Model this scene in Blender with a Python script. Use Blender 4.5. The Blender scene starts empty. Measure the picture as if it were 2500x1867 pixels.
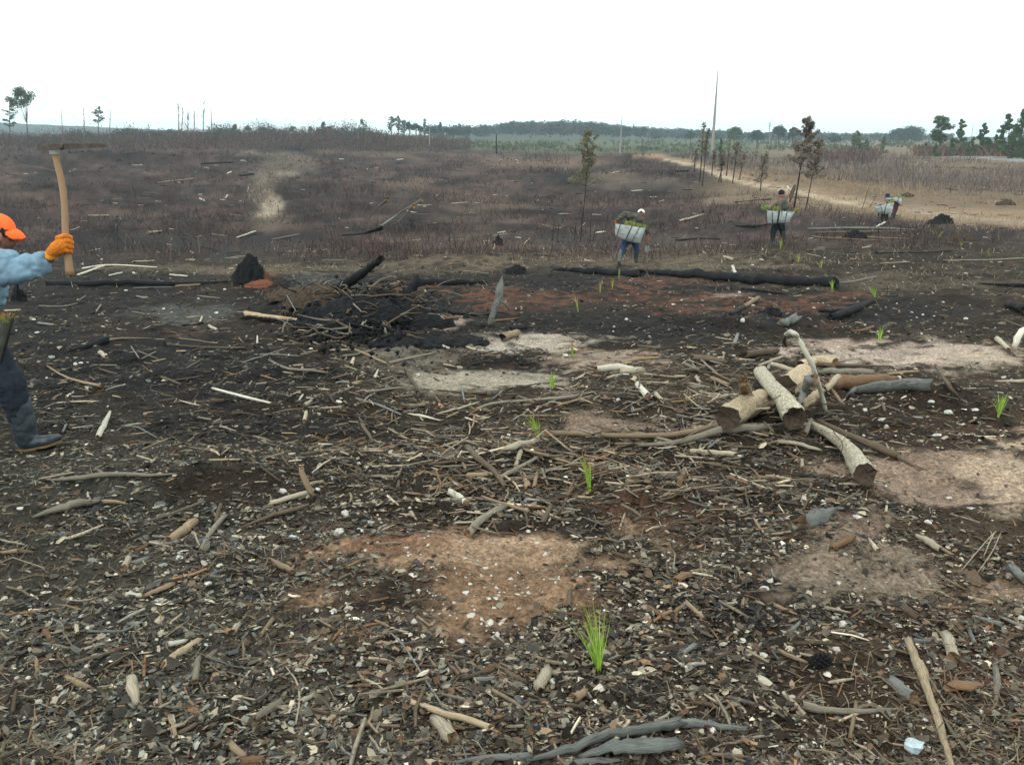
import bpy, math, random
import numpy as np
from mathutils import Vector

# ------------------------------------------------------------------ camera, sky, sun, exposure
SC = bpy.context.scene
COL = SC.collection
F_PX, W_PX, H_PX = 2250.0, 2500.0, 1867.0
PITCH = math.radians(15.0)
CAMZ = 1.6
cam_d = bpy.data.cameras.new('camera')
cam_d.sensor_width = 36.0
cam_d.lens = 36.0 * F_PX / W_PX
cam_d.clip_start = 0.05
cam_d.clip_end = 9000.0
cam = bpy.data.objects.new('camera', cam_d)
cam.location = (0, 0, CAMZ)
cam.rotation_euler = (math.pi / 2 - PITCH, 0, 0)
COL.objects.link(cam)
SC.camera = cam

SUN_EL, SUN_AZ = math.radians(52), math.radians(205)
world = bpy.data.worlds.new('World')
SC.world = world
world.use_nodes = True
wt = world.node_tree
wt.nodes.clear()
w_out = wt.nodes.new('ShaderNodeOutputWorld')
w_bg = wt.nodes.new('ShaderNodeBackground')
w_bg.inputs['Strength'].default_value = 0.15
w_sky = wt.nodes.new('ShaderNodeTexSky')
w_sky.sky_type = 'NISHITA'
w_sky.sun_disc = False
w_sky.sun_elevation = SUN_EL
w_sky.sun_rotation = SUN_AZ
w_sky.dust_density = 4.0
w_mix = wt.nodes.new('ShaderNodeMix')
w_mix.data_type = 'RGBA'
w_mix.inputs[0].default_value = 0.90
w_mix.inputs[7].default_value = (11.6, 12.9, 12.5, 1)
wt.links.new(w_sky.outputs[0], w_mix.inputs[6])
wt.links.new(w_mix.outputs[2], w_bg.inputs[0])
wt.links.new(w_bg.outputs[0], w_out.inputs[0])

sun_d = bpy.data.lights.new('sun', 'SUN')
sun_d.energy = 1.3
sun_d.angle = math.radians(18)
sun_d.color = (1.0, 0.98, 0.95)
sun = bpy.data.objects.new('sun', sun_d)
sun.rotation_euler = Vector((math.sin(SUN_AZ) * math.cos(SUN_EL), math.cos(SUN_AZ) * math.cos(SUN_EL),
                             math.sin(SUN_EL))).to_track_quat('Z', 'Y').to_euler()
COL.objects.link(sun)
SC.view_settings.view_transform = 'Standard'
SC.view_settings.look = 'None'
SC.view_settings.gamma = 1.0
SC.view_settings.use_curve_mapping = False
SC.view_settings.exposure = -0.18
SC.cycles.max_bounces = 5
SC.cycles.volume_bounces = 1

rng = np.random.default_rng(7)
rnd = random.Random(11)


# ------------------------------------------------------------------ noise
def _h(ix, iy, s):
    v = np.sin(ix * 127.1 + iy * 311.7 + s * 74.7) * 43758.5453
    return v - np.floor(v)


def vnoise(x, y, s=0):
    ix, iy = np.floor(x), np.floor(y)
    fx, fy = x - ix, y - iy
    fx, fy = fx * fx * (3 - 2 * fx), fy * fy * (3 - 2 * fy)
    a, b = _h(ix, iy, s), _h(ix + 1, iy, s)
    c, d = _h(ix, iy + 1, s), _h(ix + 1, iy + 1, s)
    return (a * (1 - fx) + b * fx) * (1 - fy) + (c * (1 - fx) + d * fx) * fy - 0.5


def fbm(x, y, o=4, s=0):
    r, a = 0, 1.0
    for i in range(o):
        r = r + a * vnoise(x, y, s + i * 13)
        x, y, a = x * 2.03 + 5.1, y * 2.03 - 3.7, a * 0.5
    return r


def sstep(a, b, v):
    t = np.clip((v - a) / (b - a), 0, 1)
    return t * t * (3 - 2 * t)


# ------------------------------------------------------------------ terrain heights (metres, real ground)
CP, SP = math.cos(PITCH), math.sin(PITCH)


def slope_row(row):
    b = (H_PX / 2 - row) / F_PX
    return (-SP + b * CP) / (CP + b * SP)


def row_slope(s):
    b = (s * CP + SP) / (CP - s * SP)
    return H_PX / 2 - b * F_PX


NEAR_Y = np.array([-8, 0, 2, 3, 4.5, 6.3, 8.5, 10.5, 14, 18.])
NEAR_D = np.array([1.5, 1.53, 1.57, 1.66, 1.84, 2.14, 2.38, 2.52, 2.68, 2.92])
FAR_Y = np.array([25, 35, 60, 85, 130, 180, 240, 320, 500, 700, 1000, 1500, 2500, 4000.])
FAR_X = np.array([-1500, 0, 500, 800, 950, 1100, 1300, 1600, 1900, 2200, 2500, 4000.])
FAR_ROW = np.array([
    [645, 600, 505, 450, 400, 370, 352, 346, 340, 336, 326, 292, 320, 330],
    [645, 600, 505, 450, 400, 370, 352, 345, 336, 333, 325, 298, 322, 330],
    [645, 600, 505, 450, 400, 370, 347, 333, 331, 332, 331, 324, 331, 331],
    [645, 600, 505, 450, 400, 365, 340, 329, 334, 336, 336, 335, 333, 333],
    [645, 600, 505, 450, 402, 370, 347, 336, 340, 341, 335, 337, 335, 334],
    [645, 600, 505, 450, 405, 378, 362, 352, 348, 341, 329, 337, 335, 334],
    [645, 600, 502, 447, 408, 386, 374, 364, 353, 340, 321, 337, 335, 334],
    [645, 598, 495, 440, 405, 388, 376, 367, 354, 342, 326, 337, 335, 334],
    [620, 575, 488, 443, 405, 388, 376, 367, 354, 345, 336, 337, 335, 334],
    [616, 568, 495, 445, 402, 386, 376, 367, 354, 345, 338, 337, 335, 334],
    [616, 568, 498, 440, 398, 384, 375, 366, 354, 345, 338, 337, 335, 334],
    [616, 568, 498, 440, 398, 384, 375, 366, 354, 345, 338, 337, 335, 334]], float)
TY = np.exp(np.linspace(math.log(2.0), math.log(4010.0), 260)) - 10.0
TXP = np.linspace(-1500, 4000, 90)


def _table():
    yy = np.concatenate([NEAR_Y, FAR_Y])
    cols = []
    for i in range(len(FAR_X)):
        z = slope_row(FAR_ROW[i]) * FAR_Y
        zz = np.concatenate([-NEAR_D, z])
        cols.append(np.interp(np.log(TY + 10), np.log(yy + 10), zz))
    cols = np.array(cols)
    T = np.array([np.interp(TXP, FAR_X, cols[:, j]) for j in range(len(TY))]).T
    for _ in range(3):
        P = np.pad(T, 1, mode='edge')
        T = (P[1:-1, 1:-1] * 4 + P[:-2, 1:-1] + P[2:, 1:-1] + P[1:-1, :-2] + P[1:-1, 2:]) / 8
    return T


TAB = _table()


def ground0(x, y):
    x, y = np.asarray(x, float), np.asarray(y, float)
    u = x / np.maximum(y, 3.0)
    xp = 1250 + u * F_PX * 1.035
    fi = np.clip((xp - TXP[0]) / (TXP[1] - TXP[0]), 0, len(TXP) - 1.001)
    ly = (np.log(np.maximum(y + 10, 2.01)) - math.log(2.0)) / (math.log(4010.0) - math.log(2.0)) * (len(TY) - 1)
    fj = np.clip(ly, 0, len(TY) - 1.001)
    i, j = fi.astype(int), fj.astype(int)
    a, b = fi - i, fj - j
    z = (TAB[i, j] * (1 - a) + TAB[i + 1, j] * a) * (1 - b) + (TAB[i, j + 1] * (1 - a) + TAB[i + 1, j + 1] * a) * b
    return z + CAMZ


MOUNDS = []          # x, y, rx, ry, h


def ground(x, y):
    x, y = np.asarray(x, float), np.asarray(y, float)
    z = ground0(x, y)
    nf = sstep(40, 15, y)
    z = z + fbm(x * 0.9, y * 0.9, 3, 1) * 0.10 * sstep(0, 3, y) + fbm(x * 4, y * 4, 3, 5) * 0.060 * nf
    z = z + fbm(x * 24, y * 24, 3, 9) * 0.024 * sstep(14, 5, y)
    z = z + fbm(x * 0.12, y * 0.12, 4, 3) * 0.7 * sstep(22, 70, y) + fbm(x * 0.02, y * 0.02, 3, 4) * 2.5 * sstep(500, 1200, y)
    for (mx, my, rx, ry, h) in MOUNDS:
        q = ((x - mx) / rx) ** 2 + ((y - my) / ry) ** 2
        k = np.nonzero(np.atleast_1d(q < 4))
        if len(k[0]):
            z = np.atleast_1d(z)
            xx, yy = np.atleast_1d(x)[k], np.atleast_1d(y)[k]
            z[k] += h * np.exp(-np.atleast_1d(q)[k] * 1.6) * (1 + 0.5 * fbm(xx * 6 / (rx + .5), yy * 6 / (rx + .5), 3, 21))
    return z.reshape(np.shape(x))


MY = np.exp(np.linspace(math.log(1.2), math.log(3900), 900))


def raydir(px, py):
    a, b = (px - W_PX / 2) / F_PX, (H_PX / 2 - py) / F_PX
    dy, dz = CP + b * SP, -SP + b * CP
    return a / dy, dz / dy          # dx, dz per unit forward y


def at(px, py, h=0.0, fn=None):
    if fn is None:
        q = at(px, py, h, ground0)
        YY = np.linspace(q.y * .72, q.y * 1.3, 60)
        fn = ground
    else:
        YY = MY
    u, s = raydir(px, py)
    MY_ = YY
    g = fn(u * MY_, MY_) + h - (CAMZ + s * MY_)
    k = np.nonzero(g > 0)[0]
    if len(k) == 0:
        y = 300.0 if fn is ground0 else YY[-1]
    elif k[0] == 0:
        y = YY[0]
    else:
        i = k[0]
        y0, y1 = YY[i - 1], YY[i]
        t = g[i - 1] / (g[i - 1] - g[i])
        y = y0 + (y1 - y0) * t
    return Vector((u * y, y, CAMZ + s * y))


def PP(px, py, y):
    u, s = raydir(px, py)
    return Vector((u * y, y, CAMZ + s * y))


def proj(x, y, z):
    zc = z - CAMZ
    d = y * CP - zc * SP
    d = np.maximum(d, 0.05)
    return W_PX / 2 + F_PX * x / d, H_PX / 2 - F_PX * (y * SP + zc * CP) / d


ZR = {'A': (0, 600, 2.602), 'B': (800, 600, 2.602), 'C': (1650, 600, 2.602), 'D': (0, 1150, 2.304),
      'E': (800, 1150, 2.304), 'F': (1650, 1150, 2.304), 'G': (1700, 780, 3.842), 'P': (0, 0, 1.0),
      'H': (560, 610, 5.027)}


def Z(t, X, Y):
    o = ZR[t]
    return o[0] + X / o[2], o[1] + Y / o[2]


def add_mound(px, py, rx, ry, h):
    p = at(px, py, 0, ground0)
    MOUNDS.append((p.x, p.y, rx, ry, h))


for m in [(500, 1190, .42, .35, .13), (560, 1160, .3, .2, .08), (1450, 1730, .22, .2, .05), (1620, 1230, .55, .3, .1),
          (1480, 1190, .3, .2, .06), (2300, 1000, .8, .5, .18), (2130, 1040, .6, .4, .10), (1900, 1060, .9, .5, .10),
          (870, 775, 1.5, 1.0, .42), (960, 800, 1.0, .5, .22), (770, 760, .8, .6, .2), (1090, 830, .8, .3, .16),
          (1250, 885, .6, .35, .10), (700, 985, .9, .5, .10), (620, 700, .8, .6, .2), (2080, 580, 1.5, .8, .45),
          (1830, 800, 1.6, .6, .14), (1350, 1000, .5, .4, .06), (1130, 640, 2, 1, .25), (1640, 1650, .5, .2, .03),
          (1300, 1150, .5, .3, .09), (1640, 1135, .6, .35, .12), (1780, 1100, .8, .4, .12), (1880, 1010, .9, .5, .10), (1500, 1100, .6, .3, .08),
          (200, 590, 4, 2, .5), (480, 560, 6, 3, .5), (2380, 740, 1.5, .8, .16), (2050, 710, 1., .5, .12),
          (1530, 395, 9, 8, 1.2), (300, 395, 20, 8, 1.5), (2450, 500, 1.2, 1, .5), (850, 1200, .4, .3, .06),
          (1050, 1250, .4, .2, .05), (2060, 545, 1.0, .7, .35)]:
    add_mound(*m)


# ------------------------------------------------------------------ soil colour (albedo) as a property of place
def soil(x, y, z=None):
    """albedo RGB, litter density 0..1, char 0..1 at ground points"""
    z = ground(x, y) if z is None else z
    px, py = proj(x, np.maximum(y, 1.2), z)
    n1 = fbm(x * 1.3, y * 1.3, 4, 31)
    n2 = fbm(x * 5.5, y * 5.5, 4, 41)
    n3 = fbm(x * 0.12, y * 0.12, 4, 51)
    wob = n1 * 0.6 + n2 * 0.6
    far = sstep(22, 45, y)
    wob_f = fbm(px * 0.012, py * 0.03, 4, 61)
    w = wob * (1 - far) + wob_f * far
    base = np.zeros(np.shape(x) + (3,))
    A = lambda r, g, b: np.array([r, g, b])

    def put(m, c):
        nonlocal base
        base = base * (1 - m[..., None]) + np.asarray(c) * m[..., None]
    base[:] = A(.026, .019, .014)
    put(sstep(-.2, .6, n1 + n2 * .6), A(.058, .043, .031))
    put(sstep(1700, 2300, px) * sstep(1150, 1400, py) * .6, A(.062, .037, .022))
    put(sstep(900, 300, px) * sstep(900, 1200, py) * .6, A(.040, .040, .034))
    den = np.ones(np.shape(x))
    char = np.zeros(np.shape(x))

    def ell(cx, cy, rx, ry, wk=.9, edge=.5, pw=2):
        v = 1.08 - np.sqrt(((px - cx) / rx) ** 2 + ((py - cy) / ry) ** 2) + w * wk
        return sstep(0, edge, v)
    # charred ground
    for (cx, cy, rx, ry, k) in [(380, 900, 560, 130, .9), (100, 720, 500, 110, .7), (900, 720, 420, 75, 1), (1500, 800, 560, 55, .8),
                                (2050, 760, 400, 50, .8), (640, 1040, 330, 50, .8), (1250, 890, 190, 35, .7),
                                (1850, 1490, 330, 60, .55), (1300, 700, 900, 45, .8), (60, 1020, 200, 60, .4)]:
        m = ell(cx, cy, rx, ry, 1.0, .6) * k
        put(m * .95, A(.012, .012, .0135))
        char = np.maximum(char, m)
    # freshly turned dark earth round the mounds and the planting hole
    for (cx, cy, rx, ry, k) in [(520, 1190, 150, 55, .9), (1470, 1700, 170, 45, .9), (1560, 1215, 200, 70, .7), (700, 1190, 160, 50, .6), (2200, 1010, 260, 60, .6),
                                (560, 1790, 260, 60, .7), (1750, 1560, 260, 50, .6), (2330, 1560, 160, 60, .6), (1300, 1790, 220, 40, .5), (250, 1290, 200, 26, .4), (1050, 1240, 180, 30, .5)]:
        m = ell(cx, cy, rx, ry, 1.0, .6) * k
        put(m, A(.026, .0175, .012))
        den = den * (1 - m * .6)
    # dry straw belt
    for (cx, cy, rx, ry, k) in [(1450, 632, 520, 26, .8), (1650, 650, 260, 18, .7), (2100, 690, 350, 22, .5), (560, 655, 420, 10, .7),
                                (1000, 655, 330, 20, .6), (640, 665, 160, 7, .8)]:
        m = ell(cx, cy, rx, ry, 1.1, .7) * k * np.clip(.8 + n2, .2, 1)
        put(m, A(.125, .098, .068))
        den = den * (1 - m * .3)
        char = char * (1 - m)
    # red clay turned up
    for (cx, cy, rx, ry, k) in [(1780, 745, 240, 22, .9), (1450, 722, 330, 20, .95), (1620, 690, 150, 14, .9), (1130, 702, 160, 16, .9),
                                (980, 690, 90, 12, .8), (2060, 728, 90, 14, .9), (650, 690, 50, 20, .8), (1230, 740, 120, 22, .8),
                                (2060, 800, 90, 20, .4), (980, 800, 60, 12, .6), (1210, 895, 50, 18, .6), (1650, 1220, 160, 80, .35),
                                (1460, 1200, 60, 40, .55), (450, 810, 60, 12, .5), (2420, 880, 60, 40, .4), (2380, 1080, 260, 60, .3),
                                (2400, 1640, 130, 60, .35), (1960, 1680, 160, 60, .3), (1450, 1790, 160, 40, .35)]:
        m = ell(cx, cy, rx, ry, 1.1, .4) * k
        put(m * np.clip(.5 + n2 * 2.6 + n1 * .8, .0, 1), A(.098, .046, .029))
        char = char * (1 - m * .8)
        den = den * (1 - m * .3)
    # bare sand and clay
    for (cx, cy, rx, ry, c, k) in [
            (1225, 1445, 345, 150, (.255, .160, .098), .95), (1250, 1350, 280, 52, (.40, .27, .175), .95),
            (1000, 1330, 110, 26, (.22, .11, .065), .7), (1480, 1370, 100, 40, (.26, .165, .105), .8),
            (1330, 838, 190, 26, (.42, .35, .28), .95), (1480, 875, 160, 26, (.36, .27, .20), .85), (1150, 928, 190, 24, (.36, .31, .24), .95),
            (1000, 880, 160, 30, (.20, .17, .13), .6), (1080, 785, 60, 16, (.36, .27, .23), .9), (1250, 850, 80, 14, (.48, .42, .35), .9),
            (2030, 840, 130, 22, (.40, .30, .24), .9), (2200, 865, 240, 30, (.46, .36, .29), .95), (2400, 880, 100, 26, (.40, .32, .24), .7),
            (2280, 1170, 220, 70, (.32, .225, .165), .95), (2460, 1160, 90, 90, (.46, .34, .24), .95), (2080, 1270, 130, 40, (.27, .19, .14), .7),
            (2150, 1400, 240, 60, (.26, .20, .15), .85), (2420, 1440, 130, 50, (.30, .21, .14), .85), (1490, 1040, 90, 30, (.28, .20, .15), .8),
            (1450, 1005, 60, 30, (.24, .17, .12), .6), (800, 700, 110, 30, (.12, .12, .11), .4), (1950, 1450, 110, 30, (.20, .15, .11), .6),
            (450, 770, 120, 30, (.13, .13, .12), .5), (950, 850, 200, 16, (.17, .15, .12), .5), (1200, 1560, 160, 26, (.17, .11, .075), .5),
            (1790, 720, 60, 6, (.3, .2, .16), .8), (1990, 1380, 90, 20, (.24, .17, .12), .6)]:
        m = ell(cx, cy, rx * 1.1, ry * 1.12, 1.15, .62) * k * np.clip(1.1 + n2 * .9, .3, 1)
        put(m, np.array(c) * np.array([.86, .88, .91]))
        den = den * (1 - np.clip(m * 1.1, 0, .94))
        char = char * (1 - m)
    for (cx, cy, rx, ry, c, k) in [(1225, 1440, 310, 128, (.215, .135, .085), .92), (1260, 1352, 240, 44, (.33, .225, .15), .8)]:
        v = 1 - np.sqrt(((px - cx) / rx) ** 2 + ((py - cy) / ry) ** 2) + w * .45
        m = sstep(0, .5, v) * k
        put(m, c)
        den = den * (1 - np.clip(m * 1.05, 0, .93)) * (1 + 0 * m)
    # far burnt field
    ff = sstep(24, 36, y)
    fc = np.zeros(np.shape(x) + (3,))
    fc[:] = A(.040, .026, .023)
    g2 = fbm(px * .008, py * .05, 4, 71)
    fc = fc * (1 + 1.5 * np.clip(g2, -.55, .8))[..., None] * (1 + 1.2 * np.clip(fbm(px * .05, py * .25, 3, 72), -.5, .6))[..., None]
    m = sstep(.12, .6, fbm(px * .006 + 9, py * .04, 4, 73))
    fc = fc * (1 - m[..., None]) + A(.095, .068, .052) * m[..., None]
    m = sstep(.15, .5, fbm(px * .011 + 3, py * .06, 4, 77)) * .8
    fc = fc * (1 - m[..., None]) + A(.018, .016, .017) * m[..., None]
    base = base * (1 - ff[..., None]) + fc * ff[..., None]
    for (cx, cy, rx, ry, c, k) in [
            (650, 460, 62, 105, (.13, .10, .078), .7), (665, 400, 120, 40, (.16, .125, .095), .6), (655, 522, 50, 12, (.32, .27, .20), .8),
            (660, 505, 40, 34, (.32, .27, .20), .75), (668, 480, 26, 30, (.26, .21, .155), .6), (640, 440, 30, 24, (.20, .165, .12), .5), (700, 425, 40, 10, (.24, .20, .16), .5), (400, 540, 380, 12, (.025, .025, .025), .6),
            (350, 600, 520, 34, (.028, .028, .028), .75), (150, 392, 200, 9, (.02, .02, .02), .7), (900, 480, 200, 8, (.02, .02, .022), .5),
            (1300, 395, 200, 14, (.15, .10, .075), .6), (1550, 450, 120, 25, (.12, .095, .08), .4), (2100, 555, 400, 14, (.04, .035, .034), .5),
            (1500, 590, 420, 22, (.05, .042, .04), .6)]:
        m = ell(cx, cy, rx, ry, 1.1, .6) * k * sstep(18, 30, y)
        put(m, c)
    # far country beyond the field and the grassy right bank
    gr = sstep(210, 260, y) * sstep(900, 1300, px)
    put(gr, A(.075, .085, .042))
    rb = sstep(1640, 1800, px + (460 - py) * -1.5) * sstep(520, 500, py - (px - 2000) * .09 + w * 30) * sstep(40, 50, y)
    put(rb * .9, A(.17, .125, .085))
    put(sstep(600, 900, y), A(.035, .045, .035))
    # tracks
    def line(pts, wid, c, k, wk=.6):
        nonlocal den, char
        best = np.full(np.shape(x), 9.0)
        for (x0, y0, w0), (x1, y1, w1) in zip(pts[:-1], pts[1:]):
            dx, dy = x1 - x0, y1 - y0
            t = np.clip(((px - x0) * dx + (py - y0) * dy) / (dx * dx + dy * dy), 0, 1)
            d = np.abs(py - (y0 + dy * t)) + 0.35 * np.abs(px - (x0 + dx * t))
            best = np.minimum(best, d / ((w0 + (w1 - w0) * t) * wid))
        m = sstep(0, .5, 1 - best + w * wk) * k
        put(m, c)
        den = den * (1 - m)
    line([(1590, 381, 6), (1690, 398, 11), (1800, 432, 14), (1900, 458, 16), (2050, 487, 20), (2200, 512, 24), (2500, 535, 26), (2900, 560, 28)],
         1.15, A(.25, .175, .115), .9)
    line([(1590, 383, 2), (1690, 402, 4), (1800, 442, 5), (1950, 470, 6), (2050, 492, 6), (2110, 504, 7)], 1.0, A(.42, .34, .25), .85, .6)
    line([(2060, 478, 5), (2220, 515, 6), (2500, 546, 6)], 1.0, A(.32, .26, .19), .6, .7)
    line([(2280, 378, 2.5), (2380, 384, 3.5), (2500, 392, 6), (2900, 405, 9)], 1.0, A(.24, .24, .25), .95, .1)
    m = ell(1590, 380, 60, 5, .5, .5) * .8
    put(m, A(.32, .19, .12))
    return base, den, char
# ------------------------------------------------------------------ materials
def new_mat(name):
    m = bpy.data.materials.new(name)
    m.use_nodes = True
    nt = m.node_tree
    b = nt.nodes['Principled BSDF']
    b.inputs['Roughness'].default_value = 0.85
    b.inputs['Specular IOR Level'].default_value = 0.25
    return m, nt, b


def nd(nt, t, **kw):
    n = nt.nodes.new(t)
    for k, v in kw.items():
        setattr(n, k, v)
    return n


def mixc(nt, fac, a, b, blend='MIX'):
    n = nd(nt, 'ShaderNodeMix', data_type='RGBA', blend_type=blend)
    for i, v in ((0, fac), (6, a), (7, b)):
        if isinstance(v, bpy.types.NodeSocket):
            nt.links.new(v, n.inputs[i])
        elif i == 0:
            n.inputs[0].default_value = v
        else:
            n.inputs[i].default_value = (*v, 1) if len(v) == 3 else v
    return n.outputs[2]


def noise_n(nt, vec, scale, detail=4, rough=.6, scl=None):
    if scl is not None:
        mp = nd(nt, 'ShaderNodeMapping')
        mp.inputs['Scale'].default_value = scl
        nt.links.new(vec, mp.inputs[0])
        vec = mp.outputs[0]
    n = nd(nt, 'ShaderNodeTexNoise')
    n.inputs['Scale'].default_value = scale
    n.inputs['Detail'].default_value = detail
    n.inputs['Roughness'].default_value = rough
    nt.links.new(vec, n.inputs['Vector'])
    return n.outputs['Fac']


def ramp(nt, fac, stops):
    r = nd(nt, 'ShaderNodeValToRGB')
    el = r.color_ramp.elements
    el[0].position, el[0].color = stops[0][0], (*stops[0][1], 1)
    el[1].position, el[1].color = stops[-1][0], (*stops[-1][1], 1)
    for p, c in stops[1:-1]:
        e = el.new(p)
        e.color = (*c, 1)
    nt.links.new(fac, r.inputs[0])
    return r.outputs[0]


def bump(nt, b, h, strength, dist):
    n = nd(nt, 'ShaderNodeBump')
    n.inputs['Strength'].default_value = strength
    n.inputs['Distance'].default_value = dist
    nt.links.new(h, n.inputs['Height'])
    nt.links.new(n.outputs[0], b.inputs['Normal'])


def vcol_mat(name, rough=.85, vary=.25, attr='Col', transl=0.0, spec=.2):
    m, nt, b = new_mat(name)
    a = nd(nt, 'ShaderNodeAttribute', attribute_name=attr)
    geo = nd(nt, 'ShaderNodeNewGeometry')
    n = noise_n(nt, geo.outputs['Position'], 60, 3)
    k = ramp(nt, n, [(0.3, (1 - vary,) * 3), (0.7, (1 + vary,) * 3)])
    c = mixc(nt, 1.0, a.outputs['Color'], k, 'MULTIPLY')
    nt.links.new(c, b.inputs['Base Color'])
    b.inputs['Roughness'].default_value = rough
    b.inputs['Specular IOR Level'].default_value = spec
    return m


def plain(name, c, rough=.8, vary=.25, scale=30, bmp=0, metal=0, spec=.25):
    m, nt, b = new_mat(name)
    tc = nd(nt, 'ShaderNodeTexCoord')
    n = noise_n(nt, tc.outputs['Object'], scale, 5)
    lo, hi = [v * (1 - vary) for v in c], [v * (1 + vary) for v in c]
    nt.links.new(ramp(nt, n, [(.3, lo), (.7, hi)]), b.inputs['Base Color'])
    b.inputs['Roughness'].default_value = rough
    b.inputs['Metallic'].default_value = metal
    b.inputs['Specular IOR Level'].default_value = spec
    if bmp:
        bump(nt, b, n, .6, bmp)
    return m


def wood(name, dark, light, char=0.0, charside=0.0, blotch=.35, rough=.85):
    m, nt, b = new_mat(name)
    uv = nd(nt, 'ShaderNodeUVMap')
    tc = nd(nt, 'ShaderNodeTexCoord')
    oi = nd(nt, 'ShaderNodeObjectInfo')
    vm = nd(nt, 'ShaderNodeVectorMath', operation='ADD')
    sc = nd(nt, 'ShaderNodeVectorMath', operation='SCALE')
    cb = nd(nt, 'ShaderNodeCombineXYZ')
    nt.links.new(oi.outputs['Random'], cb.inputs[0])
    nt.links.new(oi.outputs['Random'], cb.inputs[1])
    nt.links.new(cb.outputs[0], sc.inputs[0])
    sc.inputs['Scale'].default_value = 40
    nt.links.new(uv.outputs[0], vm.inputs[0])
    nt.links.new(sc.outputs[0], vm.inputs[1])
    st = noise_n(nt, vm.outputs[0], 1.0, 6, .65, (1.2, 9, 1))
    bl = noise_n(nt, vm.outputs[0], 1.0, 4, .6, (2.6, 3.2, 1))
    base = ramp(nt, st, [(.28, dark), (.72, light)])
    ck = noise_n(nt, vm.outputs[0], 1.0, 3, .7, (.55, 24, 1))
    base = mixc(nt, ramp(nt, ck, [(.60, (0, 0, 0)), (.65, (.75, .75, .75))]), base, [v * .22 for v in dark])
    base = mixc(nt, ramp(nt, bl, [(.45, (0, 0, 0)), (.75, (blotch,) * 3)]), base, [v * .35 for v in dark])
    if char > 0:
        cn = noise_n(nt, vm.outputs[0], 1.0, 4, .6, (.9, 1.2, 1))
        t = 1 - char
        base = mixc(nt, ramp(nt, cn, [(max(0, t - .12), (0, 0, 0)), (min(1, t), (1, 1, 1))]), base, (.014, .014, .016))
    if charside > 0:      # underside burnt where the log lay in the fire
        geo = nd(nt, 'ShaderNodeNewGeometry')
        sx = nd(nt, 'ShaderNodeSeparateXYZ')
        nt.links.new(geo.outputs['Normal'], sx.inputs[0])
        ad = nd(nt, 'ShaderNodeMath', operation='MULTIPLY_ADD')
        nt.links.new(bl, ad.inputs[0])
        ad.inputs[1].default_value = 1.2
        nt.links.new(sx.outputs[2], ad.inputs[2])
        base = mixc(nt, ramp(nt, ad.outputs[0], [(charside - .06, (1, 1, 1)), (charside + .06, (0, 0, 0))]), base, (.012, .012, .013))
    br = nd(nt, 'ShaderNodeMapRange')
    nt.links.new(oi.outputs['Random'], br.inputs[0])
    br.inputs[3].default_value, br.inputs[4].default_value = .78, 1.2
    hs = nd(nt, 'ShaderNodeHueSaturation')
    nt.links.new(br.outputs[0], hs.inputs['Value'])
    nt.links.new(base, hs.inputs['Color'])
    nt.links.new(hs.outputs[0], b.inputs['Base Color'])
    b.inputs['Roughness'].default_value = rough
    bump(nt, b, st, .7, .006)
    return m


WM = {
    'pale': wood('pale_wood', (.22, .18, .12), (.60, .52, .39)),
    'bleach': wood('bleached_wood', (.42, .38, .29), (.78, .74, .63), blotch=.3),
    'tan': wood('tan_wood', (.16, .11, .066), (.40, .295, .19)),
    'orange': wood('orange_brown_wood', (.11, .062, .034), (.27, .155, .085)),
    'greytan': wood('grey_tan_wood', (.10, .088, .068), (.33, .285, .22)),
    'grey': wood('grey_wood', (.10, .10, .095), (.27, .27, .25)),
    'brown': wood('brown_wood', (.065, .046, .032), (.18, .13, .088)),
    'char': wood('charred_wood', (.004, .004, .005), (.021, .021, .024), blotch=.1, rough=.9),
    'mixed': wood('half_burnt_wood', (.12, .10, .075), (.38, .31, .22), char=.5),
    'under': wood('underside_burnt_wood', (.26, .18, .11), (.56, .41, .27), charside=.95),
    'birch': wood('peeling_pale_bark', (.30, .23, .14), (.85, .79, .63), blotch=.95),
    'pile': wood('smooth_tan_trunk', (.27, .18, .10), (.70, .57, .39), blotch=.6),
    'bluegrey': wood('blue_grey_bark', (.072, .072, .066), (.235, .245, .225), blotch=.7),
    'handle': wood('tool_handle_wood', (.36, .22, .125), (.46, .29, .175), blotch=.05, rough=.55),
}
END_TAN = plain('log_end_grain', (.16, .10, .055), .9, .4, 60, .004)
END_DARK = plain('dark_log_end', (.055, .038, .027), .95, .5, 60, .004)
END_CHAR = plain('charred_log_end', (.012, .012, .013), .9, .4, 60, .004)
STONE = plain('white_quartz', (.50, .48, .43), .8, .35, 45, .012)
STONE_B = plain('bluish_white_rock', (.42, .49, .52), .8, .3, 45, .012)


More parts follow.
